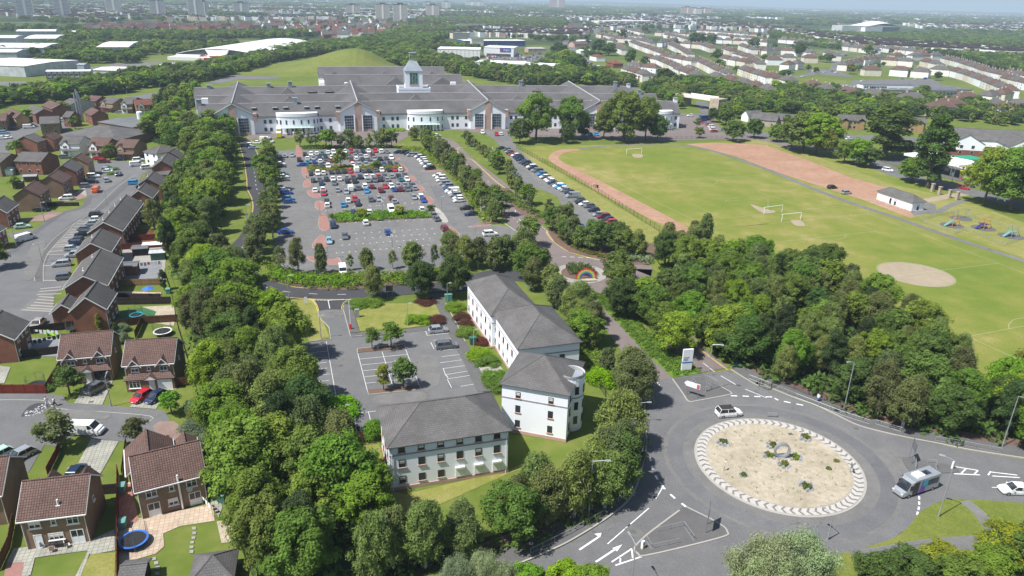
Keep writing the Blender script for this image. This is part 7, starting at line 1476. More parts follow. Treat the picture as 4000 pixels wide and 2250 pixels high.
for s,w in(('E 950,300,k 1125,290,w 1285,280,w 1450,275,t 1605,250,w 1760,245,w 2080,220,w F 90,220,r 255,230,g 415,225,n 580,210,w 765,205,r 935,225,w 1100,225,s','top car park row'),('E 220,380,k 380,345,s 590,330,s','short row left of the brick path'),
('E 790,460,ku 1025,420,w 1190,410,s 1365,400,n 1540,390,k 1715,395,w F 30,350,g 200,340,s 360,360,s 505,365,w 700,350,m','second row from the top'),('E 1040,520,t 1215,510,b 1385,500,w 1555,490,g 1715,480,r F 85,460,m 235,430,w 415,450,n 580,445,g 740,430,s 905,430,k 1070,415,g 1225,400,wu','third row from the top'),
('E 1270,650,k 1435,650,n 1610,640,w F 130,590,w 315,600,s 510,590,s 1020,580,b 1190,580,k 1365,570,g','row behind the upper hedge bed'),('E 1125,850,k 1315,840,w 1480,830,w 1700,810,n 1885,805,k 2060,790,k 2220,780,r F 235,720,wv 430,770,g 600,765,k 785,750,g 955,745,w 1150,740,k 1310,730,r 1480,730,w','row before the upper hedge bed'),
('E 1190,1040,k 1370,1010,g 1560,1005,k 1745,1000,w 1930,990,w 2135,970,s 2320,950,r F 340,945,n 520,940,w 690,930,w 865,920,r 1040,920,g 1235,920,s 1425,910,k 1610,890,g','far first double row'),('E 1410,1120,n 1780,1110,g 2150,1065,k 2360,1060,k F 565,1035,s 755,1030,g 920,1015,k 1105,1010,s 1485,1010,t 1665,1000,w','near first double row'),
('E 1235,1320,w 1460,1310,w 1880,1300,s 2245,1250,wv F 290,1250,g 475,1210,w 680,1215,m 1050,1205,r 1230,1200,w 1415,1180,s 1610,1175,s 1810,1170,g','far second double row'),('E 1475,1410,r 2120,1360,s F 525,1335,c 925,1320,m 1305,1295,b 1480,1290,m 1690,1285,g 1880,1255,s','near second double row'),
('B1 670,695,k 870,680,w 935,670,r 1085,670,g 1160,665,s 1275,655,m 1490,650,s 1555,645,w','far third double row'),('B1 672,725,w 825,718,c 960,710,k 1305,688,s 1578,675,b','near third double row'),('B1 920,798,n 1070,790,w 1275,760,wv 1565,765,w','row behind the lower hedge bed'),
('B1 728,915,n 1035,890,w 1705,850,g','row before the lower hedge bed'),('B1 690,1060,l 840,1015,g 1243,978,b 1778,945,mu 1800,1100,w','nearly empty lower double row')):row(s,DN,w,G1_)
row('B1 818,1335,wv',DN,'lowest shaded corner of the car park',G1_)
row('E 870,595,b',SITE+pi,'aisle, crossing between two upper rows',G1_,flip=False);row('B1 2210,995,wu',SITE,'car park entrance near the crossing',G1_,flip=False)
row('H 370,225,n 540,230,k 640,265,k 730,300,s 850,300,s 930,340,w 990,375,n 1020,420,w 1060,460,w 1090,520,w 1130,560,s 1180,600,w 1230,655,k',SITE+pi+.15,'slanting upper right row',G1_,seed=2,flip=False);row('B1 1715,445,w 1745,465,w 1750,490,w 1780,520,s 1810,545,s 1820,565,b 1850,585,wv 1870,607,w 1880,630,s 1910,655,w 1915,680,w 1985,750,k 2030,805,n',SITE+pi,'row beside the bright hedge',G1_,flip=False)
row('B1 220,270,k 230,335,w 235,355,n',SITE,'upper left corner under trees',G1_,flip=False);row('B1 255,430,t 258,455,w 262,482,g',SITE,'left column, upper group',G1_,flip=False);row('B1 265,580,w 285,607,b 303,660,c 315,690,b',SITE,'left column, middle group',G1_,flip=False);row('B1 280,975,b',SITE,'left side, parked alone at the kerb end',G1_,flip=False)
GO='cars parked beside the playing field'
row('J 280,185,k 400,215,g 440,250,s 475,277,k 510,303,r 560,322,w 600,350,n 630,378,n 665,408,n 710,450,g 765,475,n 805,505,k 870,545,w 900,577,n 950,603,s 1000,625,g 1050,660,g 1075,688,c 1120,735,w 1180,757,k 1205,787,w 1240,815,w 1290,850,n 1350,880,g 1390,913,w 1430,938,c 1475,960,w 1520,990,s 1600,1030,n',SITE+pi-.05,'slanting field side row',GO,flip=False)
row('J 1665,1085,sv',SITE+pi,'slanting row, the only van there',GO,flip=False);row('J 1790,1175,g 1820,1218,k 1890,1258,w 1980,1295,g 2070,1372,n B2 815,812,s 865,832,m 910,858,n 930,888,r',SITE+pi,'near end of the field side row',GO,flip=False)
row('J 510,690,s 530,665,s 790,950,s 1410,1390,k',SITE+.1,'row under the bus stop trees',GO,flip=False);row('B2 620,910,b 650,950,b',SITE+.1,'pair behind the junction trees',GO,flip=False)
GH='vehicles before the hospital'
row('K 1000,865,n 1085,840,w 1240,800,w',SITE+2.6,'drop-off bay left of the ambulances',GH,flip=False);row('K 1190,905,l',SITE+.1,'hospital drop-off road, moving',GH,flip=False);row('A1 1820,1360,w',SITE,'main entrance loop',GH,flip=False);row('A1 2280,1330,wu A1 2420,1350,r 2465,1345,w',SITE+1.4,'bays right of the main entrance',GH)
row('A2 725,1355,c 790,1350,n 850,1350,c',DN,'row behind the huge green trees',GH);row('A2 1920,1220,n 1945,1235,r 1965,1243,s 1990,1255,r 2010,1272,w 2018,1285,w 2028,1300,w 2035,1318,r',SITE,'diagonal line beside the blue lorry',GH);row('A2 1795,1160,w',SITE+2.9,'road below the railway bridge',GH);row('A2 1905,1080,k',DN,'underpass mouth',GH)
GE='cars on the estate street';ES=R(107)
row('B0 925,283,r 980,313,m 1133,290,k',SITE,'drives below the detached houses',GE);row('B0 1305,298,w 1290,335,wv 1385,368,w',SITE+.3,'top of the estate street',GE,flip=False);row('B0 615,270,gu',SITE,'drive of the white-fronted house',GE);row('B0 1000,405,w 1010,385,l',SITE,'kerb island by the ball shrubs',GE);row('B0 1120,432,nh',ES,'estate street, alone by the ball shrubs',GE);row('B0 880,450,wu 865,503,ku 815,543,gu',SITE,'short drives on the west side',GE)
row('B0 1003,490,s',ES+.3,'estate street, alone in the carriageway',GE);row('B0 905,575,ov',ES,'estate street, parked at the kerb',GE);row('B0 1270,515,c',SITE,'drive of the second brick pair',GE);row('B0 590,622,wu 625,657,wu',SITE+pi,'drive by the white porch',GE,flip=False);row('B0 385,765,k',SITE,'shade below the hedge',GE);row('B0 210,922,yh',SITE+.2,'drive at the left edge',GE,flip=False);row('B0 240,1025,wv',SITE+.9,'street by the edge',GE,flip=False)
row('B0 680,1130,s 720,1050,k 740,1085,n 785,995,ku 810,945,g 860,895,s 915,815,ku 915,857,w',SITE,'striped bays before the long terrace',GE);row('B0 577,1278,s 625,1400,gu 700,1190,s',SITE+.1,'bays before the lower brick terraces',GE);row('C0 355,510,q',R(-80),'corner by the striped bays',GE,flip=False)
GC='cars in the near cul-de-sac'
row('C0 912,1115,gu',R(72),'drive of the left dormered house',GC,flip=False);row('C0 1335,1195,rh 1470,1200,nh',R(-108),'paired parking at the white garage door',GC,flip=False);row('D0 -20,300,yh 190,300,sh',R(-118),'dark bay at the left edge',GC,flip=False);row('D0 810,50,wv',SITE-.3,'cul-de-sac under the silvery tree',GC,flip=False);row('D0 715,460,nh',ANG(*GP('D0 800,440 1000,170')),'striped drive',GC,flip=False)
GA='cars in the far estate corner';row('A0 290,1270,wv 130,1290,k 40,1330,l',SITE+.2,'far corner street',GA);row('A0 20,1385,w 62,1380,w',SITE,'edge bays of the far corner',GA);row('A0 580,1190,wu',SITE,'drive among far corner trees',GA);row('A0 1045,1118,r 1150,1120,n 1195,1125,s',SITE,'drives of the gabled row behind',GA)
GR='cars around the playing field and roads';row('B3 607,555,kh 740,605,sh',SITE,'edge of the red pitch',GR,flip=False);row('B3 1130,393,wu',R(-40),'main road behind the red pitch',GR,flip=False);row('B3 1845,560,ru 1900,540,nh',R(-38),'main road at the gate pillars',GR,flip=False);row('B3 1440,150,wv',SITE+pi,'care home parking',GR,flip=False);row('B3 765,98,w B3 1080,262,w',SITE,'yards beyond the red pitch trees',GR)
row('C1 1720,568,sh',SITE,'office bays, the far one','cars at the offices',flip=False);row('C1 1797,718,gu',SITE,'office bays, the near one','cars at the offices',flip=False)
p=G1('C2 2045,1350',.7);e=car(p,SITE-.12,'suv','w','white car with black roof circulating the big roundabout',name='moving_car');m=MB();m.hexa([(-1.75,-.72,1.66),(.6,-.72,1.66),(.6,.72,1.66),(-1.75,.72,1.66),(-1.7,-.66,1.76),(.55,-.66,1.76),(.55,.66,1.76),(-1.7,.66,1.76)]);m.build('black_roof','dark_frame',e)
p=G1('D3 2340,625',.7);car(p,R(178),'saloon','w','white car arriving on the right hand arm of the roundabout',name='moving_car')
row('A3 350,770,w 460,715,w 480,705,r 530,720,w 570,725,w 640,715,s 690,730,w 950,815,w',SITE,'street by the school green','cars by the school');row('A3 1350,790,s 1490,795,w 1580,790,b 700,600,w 740,580,s 780,560,k',SITE,'street before the cream terrace','cars by the school')
row('A2 560,435,s 590,460,k 620,520,k 760,630,k 750,660,g 800,640,k 870,660,w 890,690,s 1035,770,k 1125,812,w',DN,'main road beyond the hospital','cars on the main road')
q=random.Random(8)
for(x0,x1,y0,y1,n,w)in((20,300,545,600,34,'retail car park'),):
 for i in range(n):p=G1('A2 %f,%f'%(q.uniform(x0,x1),y0+(y1-y0)*(i%4)/3));car(p,DN,q.choice(('hatch','suv')),q.choice('wskgrbw'),'small car among the crowded bays of the %s'%w,'cars in the retail car park')
for i in range(22):p=G1('A1 %f,%f'%(2310+q.random()*250,572+(i%3)*11));car(p,DN,'hatch',q.choice('wskgr'),'small car before the blue signed retail store','cars before the retail store')
# special vehicles
def boxvan(p,a,L,W,H,mats,label,name,cat,extra=None,cab=1.6):
 e=empty(name,(p[0],p[1],0),a);h=L/2;m=MB();w=W/2;m.box(-cab/2,0,.45,L-cab,W,H-.45)
 m.hexa([(h-cab,-w,.45),(h,-w*.9,.45),(h,w*.9,.45),(h-cab,w,.45),(h-cab,-w*.95,H*.92),(h-cab*.75,-w*.85,H*.88),(h-cab*.75,w*.85,H*.88),(h-cab,w*.95,H*.92)]);m.hexa([(h-.1,-w*.92,.4),(h+.35,-w*.8,.45),(h+.35,w*.8,.45),(h-.1,w*.92,.4),(h-.3,-w*.9,1.25),(h+.25,-w*.75,1.0),(h+.25,w*.75,1.0),(h-.3,w*.9,1.25)]);m.build('body',mats[0],e)
 g=MB();g.hexa([(h-.35,-w*.86,1.3),(h-.27,-w*.86,1.3),(h-.27,w*.86,1.3),(h-.35,w*.86,1.3),(h-cab*.72,-w*.8,H*.84),(h-cab*.67,-w*.8,H*.84),(h-cab*.67,w*.8,H*.84),(h-cab*.72,w*.8,H*.84)])
 for s in(-1,1):g.box(h-cab*.8,s*w*.96,1.3,cab*.55,.08,H*.28)
 g.build('windscreen','glass',e);wm=car_meshes('van','w')['wheel']
 for x in(h-.9,-h+1.1):
  for y in(-w+.1,w-.1):inst('wheel',wm,e,(x,y,.34),0,1.08)
 if extra:extra(e,h,w)
 for y in(-w*.7,w*.7):inst('headlight',CARM['hl'],e,(h+.3,y,.85))
 return tag(e,label,cat)
def bus_x(e,h,w):
 for s in(-1,1):
  m=MB();m.box(-h*.42,s*(w+.01),1.35,h*.95,.03,.95);m.build('side_window','glass',e);m=MB();m.hexa([(-h*.12,s*(w+.03),.5),(h*.22,s*(w+.03),.5),(h*.22,s*(w+.05),.5),(-h*.12,s*(w+.05),.5),(-h*.12,s*(w+.03),2.5),(h*.06,s*(w+.03),2.5),(h*.06,s*(w+.05),2.5),(-h*.12,s*(w+.05),2.5)]if s>0 else[(-h*.12,-(w+.05),.5),(h*.22,-(w+.05),.5),(h*.22,-(w+.03),.5),(-h*.12,-(w+.03),.5),(-h*.3,-(w+.05),2.5),(h*.0,-(w+.05),2.5),(h*.0,-(w+.03),2.5),(-h*.3,-(w+.03),2.5)]);m.build('purple_stripe','purple',e)
  m=MB();m.box(-h*.1,s*(w+.065),1.5,.9,.02,1.0);m.build('teal_stripe','teal',e);m=MB();m.box(h*.42,s*(w+.02),.5,1.1,.03,2.0);m.build('door','dark_frame',e)
 m=MB();m.box(-h*.45,0,2.74,1.1,.9,.05);m.build('roof_hatch','glass',e);m=MB();m.box(h*.05,0,2.72,1.4,1.2,.22);m.build('roof_unit','white_frame',e)
a0,a1=GP('D3 1240,660 1540,560',.6);boxvan((a0+a1)/2,math.atan2(a0.y-a1.y,a0.x-a1.x),6.8,2.05,2.75,(carpaint('silver',(.45,.48,.5),.5),),'silver minibus with teal and purple stripes entering the roundabout','minibus','minibus',bus_x)
def amb(e,h,w):
 m=MB();m.box(-.8,0,1.0,2*h-1.7,2*w+.05,.4);m.build('lime_checks','lime',e);m=MB();m.box(-h-.02,0,.6,.06,2*w*.95,1.7);m.build('rear_panel','yellow',e);m=MB();m.box(h-1.9,0,2.75,.3,1.4,.15);m.build('light_bar','sign_blue',e)
for s,a,l in(('K 1450,775',SITE-.3,'ambulance with yellow back doors leaving the drop-off bay'),('K 1700,670',ES,'ambulance seen from behind at the curved entrance'),('K 1705,585',ES,'ambulance parked nearest the hospital wall'),('K 2110,680',SITE,'ambulance side-on with lime band before the left entrance')):boxvan(G1(s,.8),a,5.9,2.2,2.8,('white_frame',),l,'ambulance','ambulance',amb)
boxvan(G1('A2 1945,1195',1),SITE,7,2.3,3,('navy',),'dark blue lorry above the diagonal car row','lorry','lorry');boxvan(G1('A0 1870,1200',1),R(80),11,2.5,3.8,('white_frame',),'long white lorry trailer left of the hospital','lorry','lorry')
for i,(s,a)in enumerate((('A0 1600,452',0),('A0 1745,445',0),('A0 1850,520',1),('A0 2120,575',.4),('A0 2180,585',.4),('A0 2240,575',.4),('A0 2130,605',0),('A0 720,438',0),('A0 1100,428',0),('A0 2080,580',.4))):
 p=G1(s,2);e=empty('red_trailer',(p.x,p.y,0),SITE+a);m=MB();m.box(0,0,1,14,2.6,3.2);m.build('box','red_plastic',e);m=MB();m.box(-4,0,0,3,2.4,1);m.build('wheels','tyre',e);tag(e,'bright red goods trailer, %s of those around the curved-roof shed'%nth(i+1),'trailer','red trailers at the depot')
# ---------------------------------------------------------------- fences, rails, lamps, signs, garden things
def F(s,lab,h=1.7,mat='timber_brown'):board_fence(GP(s),lab,h,mat)
F('C0 0,870 570,800','dark timber fence between the patio house garden and the lawn below',1.6,'timber_dark');F('C0 440,1175 600,900','brown timber fence beside the full round tree');F('C0 -80,1175 440,1175','bright red timber fence along the cul-de-sac',1.7,'timber_red');F('C0 280,620 560,580 900,540','dark brown fence behind the end house by the parked beige car',1.7,'timber_dark')
F('C0 1110,560 1340,520 1690,500','orange-brown fence behind the white-rimmed trampoline');F('C0 1280,660 1345,520','short brown fence between two back gardens');F('C0 1110,340 1620,330','dark brown fence above the green turf garden',1.7,'timber_dark');F('C0 1110,270 1520,275','grey low fence below the blue parasol',1.0,'timber_dark');F('C0 1090,165 1520,150','light timber fence beside the dark conifer',1.6,'timber_light')
F('B0 1150,1150 1590,1120','red-brown fence, lower one of two by the washing lines',1.7,'timber_red');F('B0 1190,1070 1580,1050','red-brown fence, upper one of two by the washing lines',1.7,'timber_red');F('B0 1580,800 1700,790','red-brown fence by the blue paddling pool',1.7,'timber_red');F('B0 1700,395 1890,380','orange fence at the far garden with black canopy',1.7,'timber_red');F('B0 450,740 750,735','hedge-like dark fence beside the pink paved drive',1.2,'timber_dark');F('B0 1560,650 1740,640','brown fence behind the small red-walled shed')
F('D0 1120,500 1120,950 1125,1600','long dark red fence between the two back gardens with houses',1.8,'timber_red');F('D0 1110,670 970,680','dark fence closing the lawn behind the patio house',1.6,'timber_dark');F('D0 590,180 540,330 450,500','dark red fence beside the lawn with the striped drive',1.4,'timber_red');F('D0 1190,190 1150,490','low brown fence between lawn and garage wing',.9);F('C0 1630,1115 1790,1100','orange-brown gate fence beside the white garage');F('D0 0,1400 100,1180 140,960','brown fence in the shade at the corner house',1.7)
palisade(GP('D0 2440,1600 2200,1000 2100,640 1970,180 1925,-20 C0 1840,1100 1770,860 1680,560 1620,250 1560,60'),'tall dark mesh fence between the gardens and the tree belt',2.2,step=.5,post=3.2,name='mesh_fence')
palisade(GP('B2 40,190 400,385 850,640 1400,985 1720,1140'),'black railing fence between the parking strip and the running track',1.8,step=.35,post=2.9,name='railing_fence');palisade(GP('C2 2330,1110 2415,1150 C3 120,1090 340,1180 590,1270 710,1310'),'rusty black railing fence along the wood behind the footpath',1.3,step=.2);palisade(GP('C2 690,1000 800,1090 895,1230'),'short black railing fence below the stair turret',1.5,step=.2)
palisade(GP('D1 1000,1460 1500,1400 2000,1290 2415,1170 D2 300,1100 650,930'),'dark railing fence under the birches along the pavement',1.4,step=.25);palisade(GP('A2 120,1385 700,1395 1500,1400 2250,1390 2576,1395'),'thin dark railing between the hospital road and the playing field',1.4,step=.5,name='railing_fence');palisade(GP('B3 960,690 1350,800 1370,780'),'grey mesh fence before the white pavilion',1.6,'metal_galv',.3)
for s,lab in(('B3 1430,880 1760,1000 1850,960 2230,1110 2415,1050','low galvanised fence at the near side of the playground'),('B3 1430,880 1600,830 1800,790','low galvanised fence beside the playground swings'),('B3 1880,825 2415,980','low galvanised fence behind the playground')):palisade(GP(s),lab,1.1,'metal_galv',.35,name='playground_fence')
GRG='galvanised guard rails at the roundabout'
for s,lab in(('C2 2230,1040 2415,1110 C3 250,1215 700,1390 950,1470 D3 1010,20 1255,95','long guard rail on the pavement above the roundabout'),('D3 1575,175 2195,290','guard rail on the pavement near the far lamp post'),('D2 175,1245 510,1080 860,885','guard rail on the pavement beside the two lane arrows'),('D2 1000,760 1170,570 1240,250 1275,-20','guard rail curving under the birches'),('D2 1370,1045 1620,990 1715,1125','angled guard rail in the middle of the lower island'),('D2 1270,1130 1315,1205 1575,1150','angled guard rail beside the keep left bollard'),('D3 1390,440 1385,370','short guard rail behind the minibus'),('D3 1505,395 1575,400 1590,450','short guard rail on the far right island'),
('L 1250,1040 1490,1000 1390,890','guard rail beside the direction sign'),('L 1400,880 1790,850 2010,970','guard rail behind the lamp post on the top island'),('L 1460,1155 1880,1105 1770,1010','guard rail before the lamp post on the top island'),('D3 830,1270 1250,1195 1560,1150','guard rail along the grass at the bottom of the picture')):rail_fence(GP(s),lab,.95,1.9,group=GRG)
for b,t,arm,an,lab in(('C2 1827,1165','C2 1893,705',1.3,R(-20),'tall lamp post on the island with the direction sign'),('C2 1155,1465','C2 1170,1275',1.8,R(0),'tall lamp post rising behind the drooping birches'),('D2 720,905','D2 765,352',1.7,R(-5),'tall lamp post beside the lane with white arrows'),('D2 1120,1600','D2 1160,1140',1.3,R(110),'tall lamp post at the bottom beside the keep left bollard'),('D3 560,1110','D3 625,868',1.3,R(120),'tall lamp post below the chevron band'),('D3 1605,895','D3 1758,348',1.3,R(150),'tall lamp post on the grass corner'),('C3 715,1330','C3 820,872',1.0,R(200),'tall lamp post before the wood above the footpath'),('D3 2205,235','C3 2365,1190',1.0,R(-60),'tall lamp post at the right edge before the wood'),
('C0 1050,1297','C0 1000,1010',.8,R(100),'street lamp beside the striped drive lawn'),('B0 420,885','B0 390,700',.8,R(0),'estate street lamp by the mint green car'),('B0 1013,735','B0 990,585',.8,R(180),'estate street lamp by the white arrow roof'),('B0 400,1270','B0 355,1100',.8,R(180),'estate street lamp above the zebra bays'),('B0 155,1120','B0 115,925',.8,0,'estate street lamp beside the white van'),('B0 2330,860','B0 2320,720',.9,0,'lamp beside the ring road, upper one'),('B0 2030,1190','B0 2020,1062',.9,0,'lamp beside the ring road among the trees'),('C1 315,288','C1 303,60',.8,0,'lamp at the bend of the ring road'),('C1 615,660','C1 598,440',.4,0,'lamp with sign beside the barrier'),('C1 1432,540','C1 1425,325',.4,0,'lamp with green sign on the dry lawn'),('C1 1805,325','C1 1803,135',.4,0,'lamp beside the green cabinet'),('C1 2052,785','C1 2045,570',.4,0,'lamp beside the green bin'),('C1 1295,1110','C1 1290,870',.4,0,'lamp in the lower planted bed'),('D1 843,110','C1 833,1285',.4,0,'lamp at the corner of the front office parking'),
('B1 540,560','B1 540,455',.4,0,'car park lamp, first paved island'),('B1 605,830','B1 600,700',.4,0,'car park lamp, upper middle left'),('B1 680,850','B1 678,700',.4,0,'car park lamp beside the lower hedge end'),('B1 680,1230','B1 672,1060',.4,0,'car park lamp at the lowest left island'),('B1 1197,830','B1 1193,660',.4,0,'car park lamp in the middle of the lower hedge'),('B1 1287,1190','B1 1285,990',.4,0,'car park lamp with number sign at the bottom middle'),('B1 1997,1085','B1 1993,930',.4,0,'car park lamp by the entrance'),('B1 1750,790','B1 1748,645',.4,0,'car park lamp right of the lower hedge'),('B1 1555,520','B1 1553,405',.4,0,'car park lamp right of the double rows'),('B1 2128,920','B1 2128,745',.4,0,'car park lamp beside the two black cars'),('B1 1308,365','B1 1307,210',.4,0,'car park lamp at the top right island'),('B1 850,200','B1 850,100',.4,0,'car park lamp at the top edge'),('B2 400,860','B2 395,700',.8,pi,'lamp with notice in the junction trees'),('B3 1735,510','B3 1775,290',.9,0,'lamp post beside the brick kiosk'),('B3 980,190','B3 1000,85',.8,pi,'lamp post behind the red pitch trees'),
('A0 1145,970','A0 1145,930',.6,0,'staff car park lamp, first in the line'),('A0 1278,945','A0 1278,895',.6,0,'staff car park lamp, second in the line'),('A0 1440,925','A0 1438,865',.6,0,'staff car park lamp, third in the line'),('A0 1612,900','A0 1608,835',.6,0,'staff car park lamp, fourth in the line'),('A0 2212,785','A0 2208,715',.6,0,'staff car park lamp, fifth in the line')):
 p,h=hgt(b,t);lamp(p,max(4,h-.2),arm,an,lab)
for s,lab in(('B2 1080,250 1222,240','far white goalpost below the huge trees'),('B2 2375,815 B3 130,792','middle white goalpost of the back pair'),('B3 127,883 305,865','middle white goalpost of the front pair')):
 a,b=GP(s);d=b-a;e=empty('goalpost',(a.x,a.y,0),math.atan2(d.y,d.x));L=d.length;m=MB();m.tube((0,0,2.44),(L,0,2.44),.09,.09,6);m.build('crossbar','white_frame',e)
 for x in(0,L):m=MB();m.tube((x,0,0),(x,0,2.44),.09,.09,6);m.tube((x,0,2.44),(x,.7,2.2),.05,.05,5);m.build('post','white_frame',e)
 tag(e,lab,'goalpost','white football goals')
# totem, direction sign, rainbow and other signs
p=G1('L 1250,655');e=empty('totem_sign',(p.x,p.y,0),R(12));m=MB();m.box(0,0,0,2.0,.35,4.9);m.build('panel','white_frame',e);m=MB();m.box(0,0,2.05,2.04,.39,.25);m.build('blue_band','sign_blue',e)
for z,t in((3.2,'University'),(2.9,'Hospital'),(2.6,'Wishaw')):text_obj('lettering',t,.27,'metal_grey',e,(-.85,-.2,z),(pi/2,0,0),'LEFT')
tag(e,'tall white hospital totem with blue band on the bright verge','sign')
def sign(s,w,h,z,mat,lab,a=SITE,posts=2,txt=None,name='road_sign',tm='sign_white',fr='metal_grey',ts=.4):
 p=G1(s);e=empty(name,(p.x,p.y,0),a);m=MB();m.box(0,0,z,w,.06,h);m.build('panel',mat,e)
 for x in((-w*.38,w*.38)if posts==2 else(0,)):m=MB();m.tube((x,.08,0),(x,.08,z+h),.05,.05,6);m.build('post',fr,e)
 if txt:text_obj('lettering',txt,ts,tm,e,(0,-.04,z+h/2-ts*.35),(pi/2,0,0))
 return tag(e,lab,'sign')
e=sign('C2 1697,1210',2.5,1.0,1.9,'sign_white','white arrow-shaped direction sign with red corner',R(-35));m=MB();m.box(.92,-.05,1.98,.5,.03,.8);m.build('red_square','sign_red',e);m=MB();m.hexa([(-1.25,-.05,1.9),(-1.7,-.05,2.4),(-1.7,.02,2.4),(-1.25,.02,1.9),(-1.25,-.05,2.9),(-1.7,-.05,2.41),(-1.7,.02,2.41),(-1.25,.02,2.9)]);m.build('point','sign_white',e)
sign('D2 1840,1010',2.4,2.0,2.0,'metal_grey','back of a large grey sign on the lower island',R(70));sign('D3 1345,370',2.0,1.5,2.2,'metal_grey','back of a grey sign on the far island',R(75));sign('C2 1262,235',3.2,2.2,2.0,'lead','large blue-grey sign board beside the dark maple',R(20));sign('B2 890,1165',2.2,1.8,1.6,'sign_blue','bright blue parking sign behind the low hedge',R(10),txt='P',ts=1.2);sign('B2 755,1145',.8,1.1,2.0,'sign_white','small white sign left of the blue parking sign',R(10),1,'3',tm='metal_dark')
sign('B2 945,1255',.7,.8,2.0,'sign_blue','small blue sign at the hedge end',R(10),1);sign('C2 965,1060',1.0,2.4,.3,'navy','dark blue sign behind the drooping birch',R(60),1);sign('C1 1262,270',1.6,1.4,1.6,'metal_dark','dark sign back beside the birch',SITE);sign('C1 472,340',.6,1.5,.4,'sign_white','small white sign at the junction lawn',SITE,1);sign('B1 1287,1130',.7,.8,3.2,'sign_white','white sign with number six in the car park',0,1,'6',tm='metal_dark',ts=.6);sign('B1 1195,790',.7,.8,3.2,'sign_white','white sign with number five in the car park',0,1,'5',tm='metal_dark',ts=.6);sign('D3 775,485',.9,.6,1.2,'metal_grey','small sign back on the gravel at the chevrons',R(80),1);sign('D2 2000,470',.6,.5,1.3,'sign_white','thin white sign post on the gravel',R(60),1);sign('C3 35,1400',1.6,.7,.2,'metal_galv','low sign frame at the top kerb of the island',R(-5))
p=MR.xy+Vector((1.2,-4.1));e=empty('rainbow_sign',(p[0],p[1],.35),R(8));e.scale=(1.15,)*3
for i,mt in enumerate(('red_plastic','orange','yellow','lime','sign_blue','purple')):
 m=MB();r0=2.35-i*.22
 for k in range(14):
  a,b=pi*k/14,pi*(k+1)/14;q=[(r0*cos(a),0,r0*sin(a)),(r0*cos(b),0,r0*sin(b)),((r0-.22)*cos(b),0,(r0-.22)*sin(b)),((r0-.22)*cos(a),0,(r0-.22)*sin(a))];m.hexa([(x,-.04,z)for x,y,z in q]+[(x,.06,z)for x,y,z in q])
 m.build('arc',mt,e)
for i,ch in enumerate('THANK YOU'):
 if ch!=' ':a=pi*(.86-.72*i/8);text_obj('letter',ch,.5,'sign_white',e,(1.85*cos(a),-.06,1.85*sin(a)-.1),(pi/2,a*0+pi/2*0,0))
m=MB();m.box(.4,-.8,-.1,3.4,1.2,.15);m.build('stone_base','gravel',e);tag(e,'rainbow arch sign reading THANK YOU on the shrub mound','sign')
# ring sculpture, bollards, small street things
p=G1('D3 120,340');e=empty('ring_sculpture',(p.x,p.y,.24),R(-2));e.scale=(.85,)*3;m=MB()
for i in range(28):
 a,b=2*pi*i/28,2*pi*(i+1)/28;c=1.45
 q=[(k*cos(t),k*sin(t)+1.5)for t in(a,b)for k in(1.45,1.12)];w=.3;P=[(q[0][0],-w,q[0][1]),(q[2][0],-w,q[2][1]),(q[3][0],-w,q[3][1]),(q[1][0],-w,q[1][1])];m.hexa(P+[(x,w,z)for x,y,z in P])
m.build('ring','steel',e);m=MB();m.box(0,0,0,1.4,1.0,.1);m.build('base','rock',e);tag(e,'upright steel ring sculpture at the middle of the gravel island','sculpture')
for s,lab in(('D2 1230,1195','white and yellow keep left bollard on the lower island'),('D3 1735,440','white keep left bollard on the far island')):
 p=G1(s);e=empty('traffic_bollard',(p.x,p.y,.15),R(40));m=MB();m.box(0,0,0,.4,.3,1.15);m.build('shell','white_frame',e);m=MB();m.box(0,-.17,.1,.3,.03,.5);m.build('yellow_panel','yellow',e);m=MB();m.tube((0,-.17,.85),(0,-.2,.85),.15,.15,10);m.build('blue_disc','sign_blue',e);tag(e,lab,'bollard','keep left bollards')
p=G1('C1 893,570');e=empty('car_park_barrier',(p.x,p.y,.1));m=MB();m.box(0,0,0,.4,.35,1.1);m.build('cabinet','red_plastic',e);m=MB();m.box(0,0,1.1,.1,.06,5.4);m.build('raised_arm','white_frame',e);tag(e,'red barrier box with its white arm raised','barrier')
def boxy(s,sx,sy,sz,mat,lab,name,cat,a=SITE,lid=None,z=0.0,group=None):
 p=G1(s);e=empty(name,(p.x,p.y,z),a);m=MB();m.hexa([(-sx*.46,-sy*.46,0),(sx*.46,-sy*.46,0),(sx*.46,sy*.46,0),(-sx*.46,sy*.46,0),(-sx/2,-sy/2,sz),(sx/2,-sy/2,sz),(sx/2,sy/2,sz),(-sx/2,sy/2,sz)]);m.build('body',mat,e);m=MB();m.box(0,0,sz,sx*1.06,sy*1.06,.08);m.build('lid',lid or mat,e);return tag(e,lab,cat,group)
boxy('C1 955,460',.9,.6,1.9,'metal_galv','grey ticket machine cabinet on the dry lawn','ticket_machine','cabinet');boxy('C1 1815,310',1.6,.8,1.8,'bin_teal','green utility cabinet at the path corner','utility_cabinet','cabinet');boxy('C1 2045,710',1.3,1.0,1.5,'bin_green','dark green wheeled bin on the footpath','wheeled_bin','bin');boxy('D1 1025,140',1.3,1.1,1.3,'metal_dark','black wheeled bin behind the front office','wheeled_bin','bin',lid='lead')
for s,lab in(('D0 1155,650','teal garden bin inside the red paved side yard'),('D0 1160,990','long green storage box beside the blue trampoline'),('D0 2090,740','pale green bin against the belt fence'),('C0 1590,230','turquoise bin beside the dark brown fence')):boxy(s,.9,1.2,1.1,'bin_teal',lab,'garden_bin','bin')
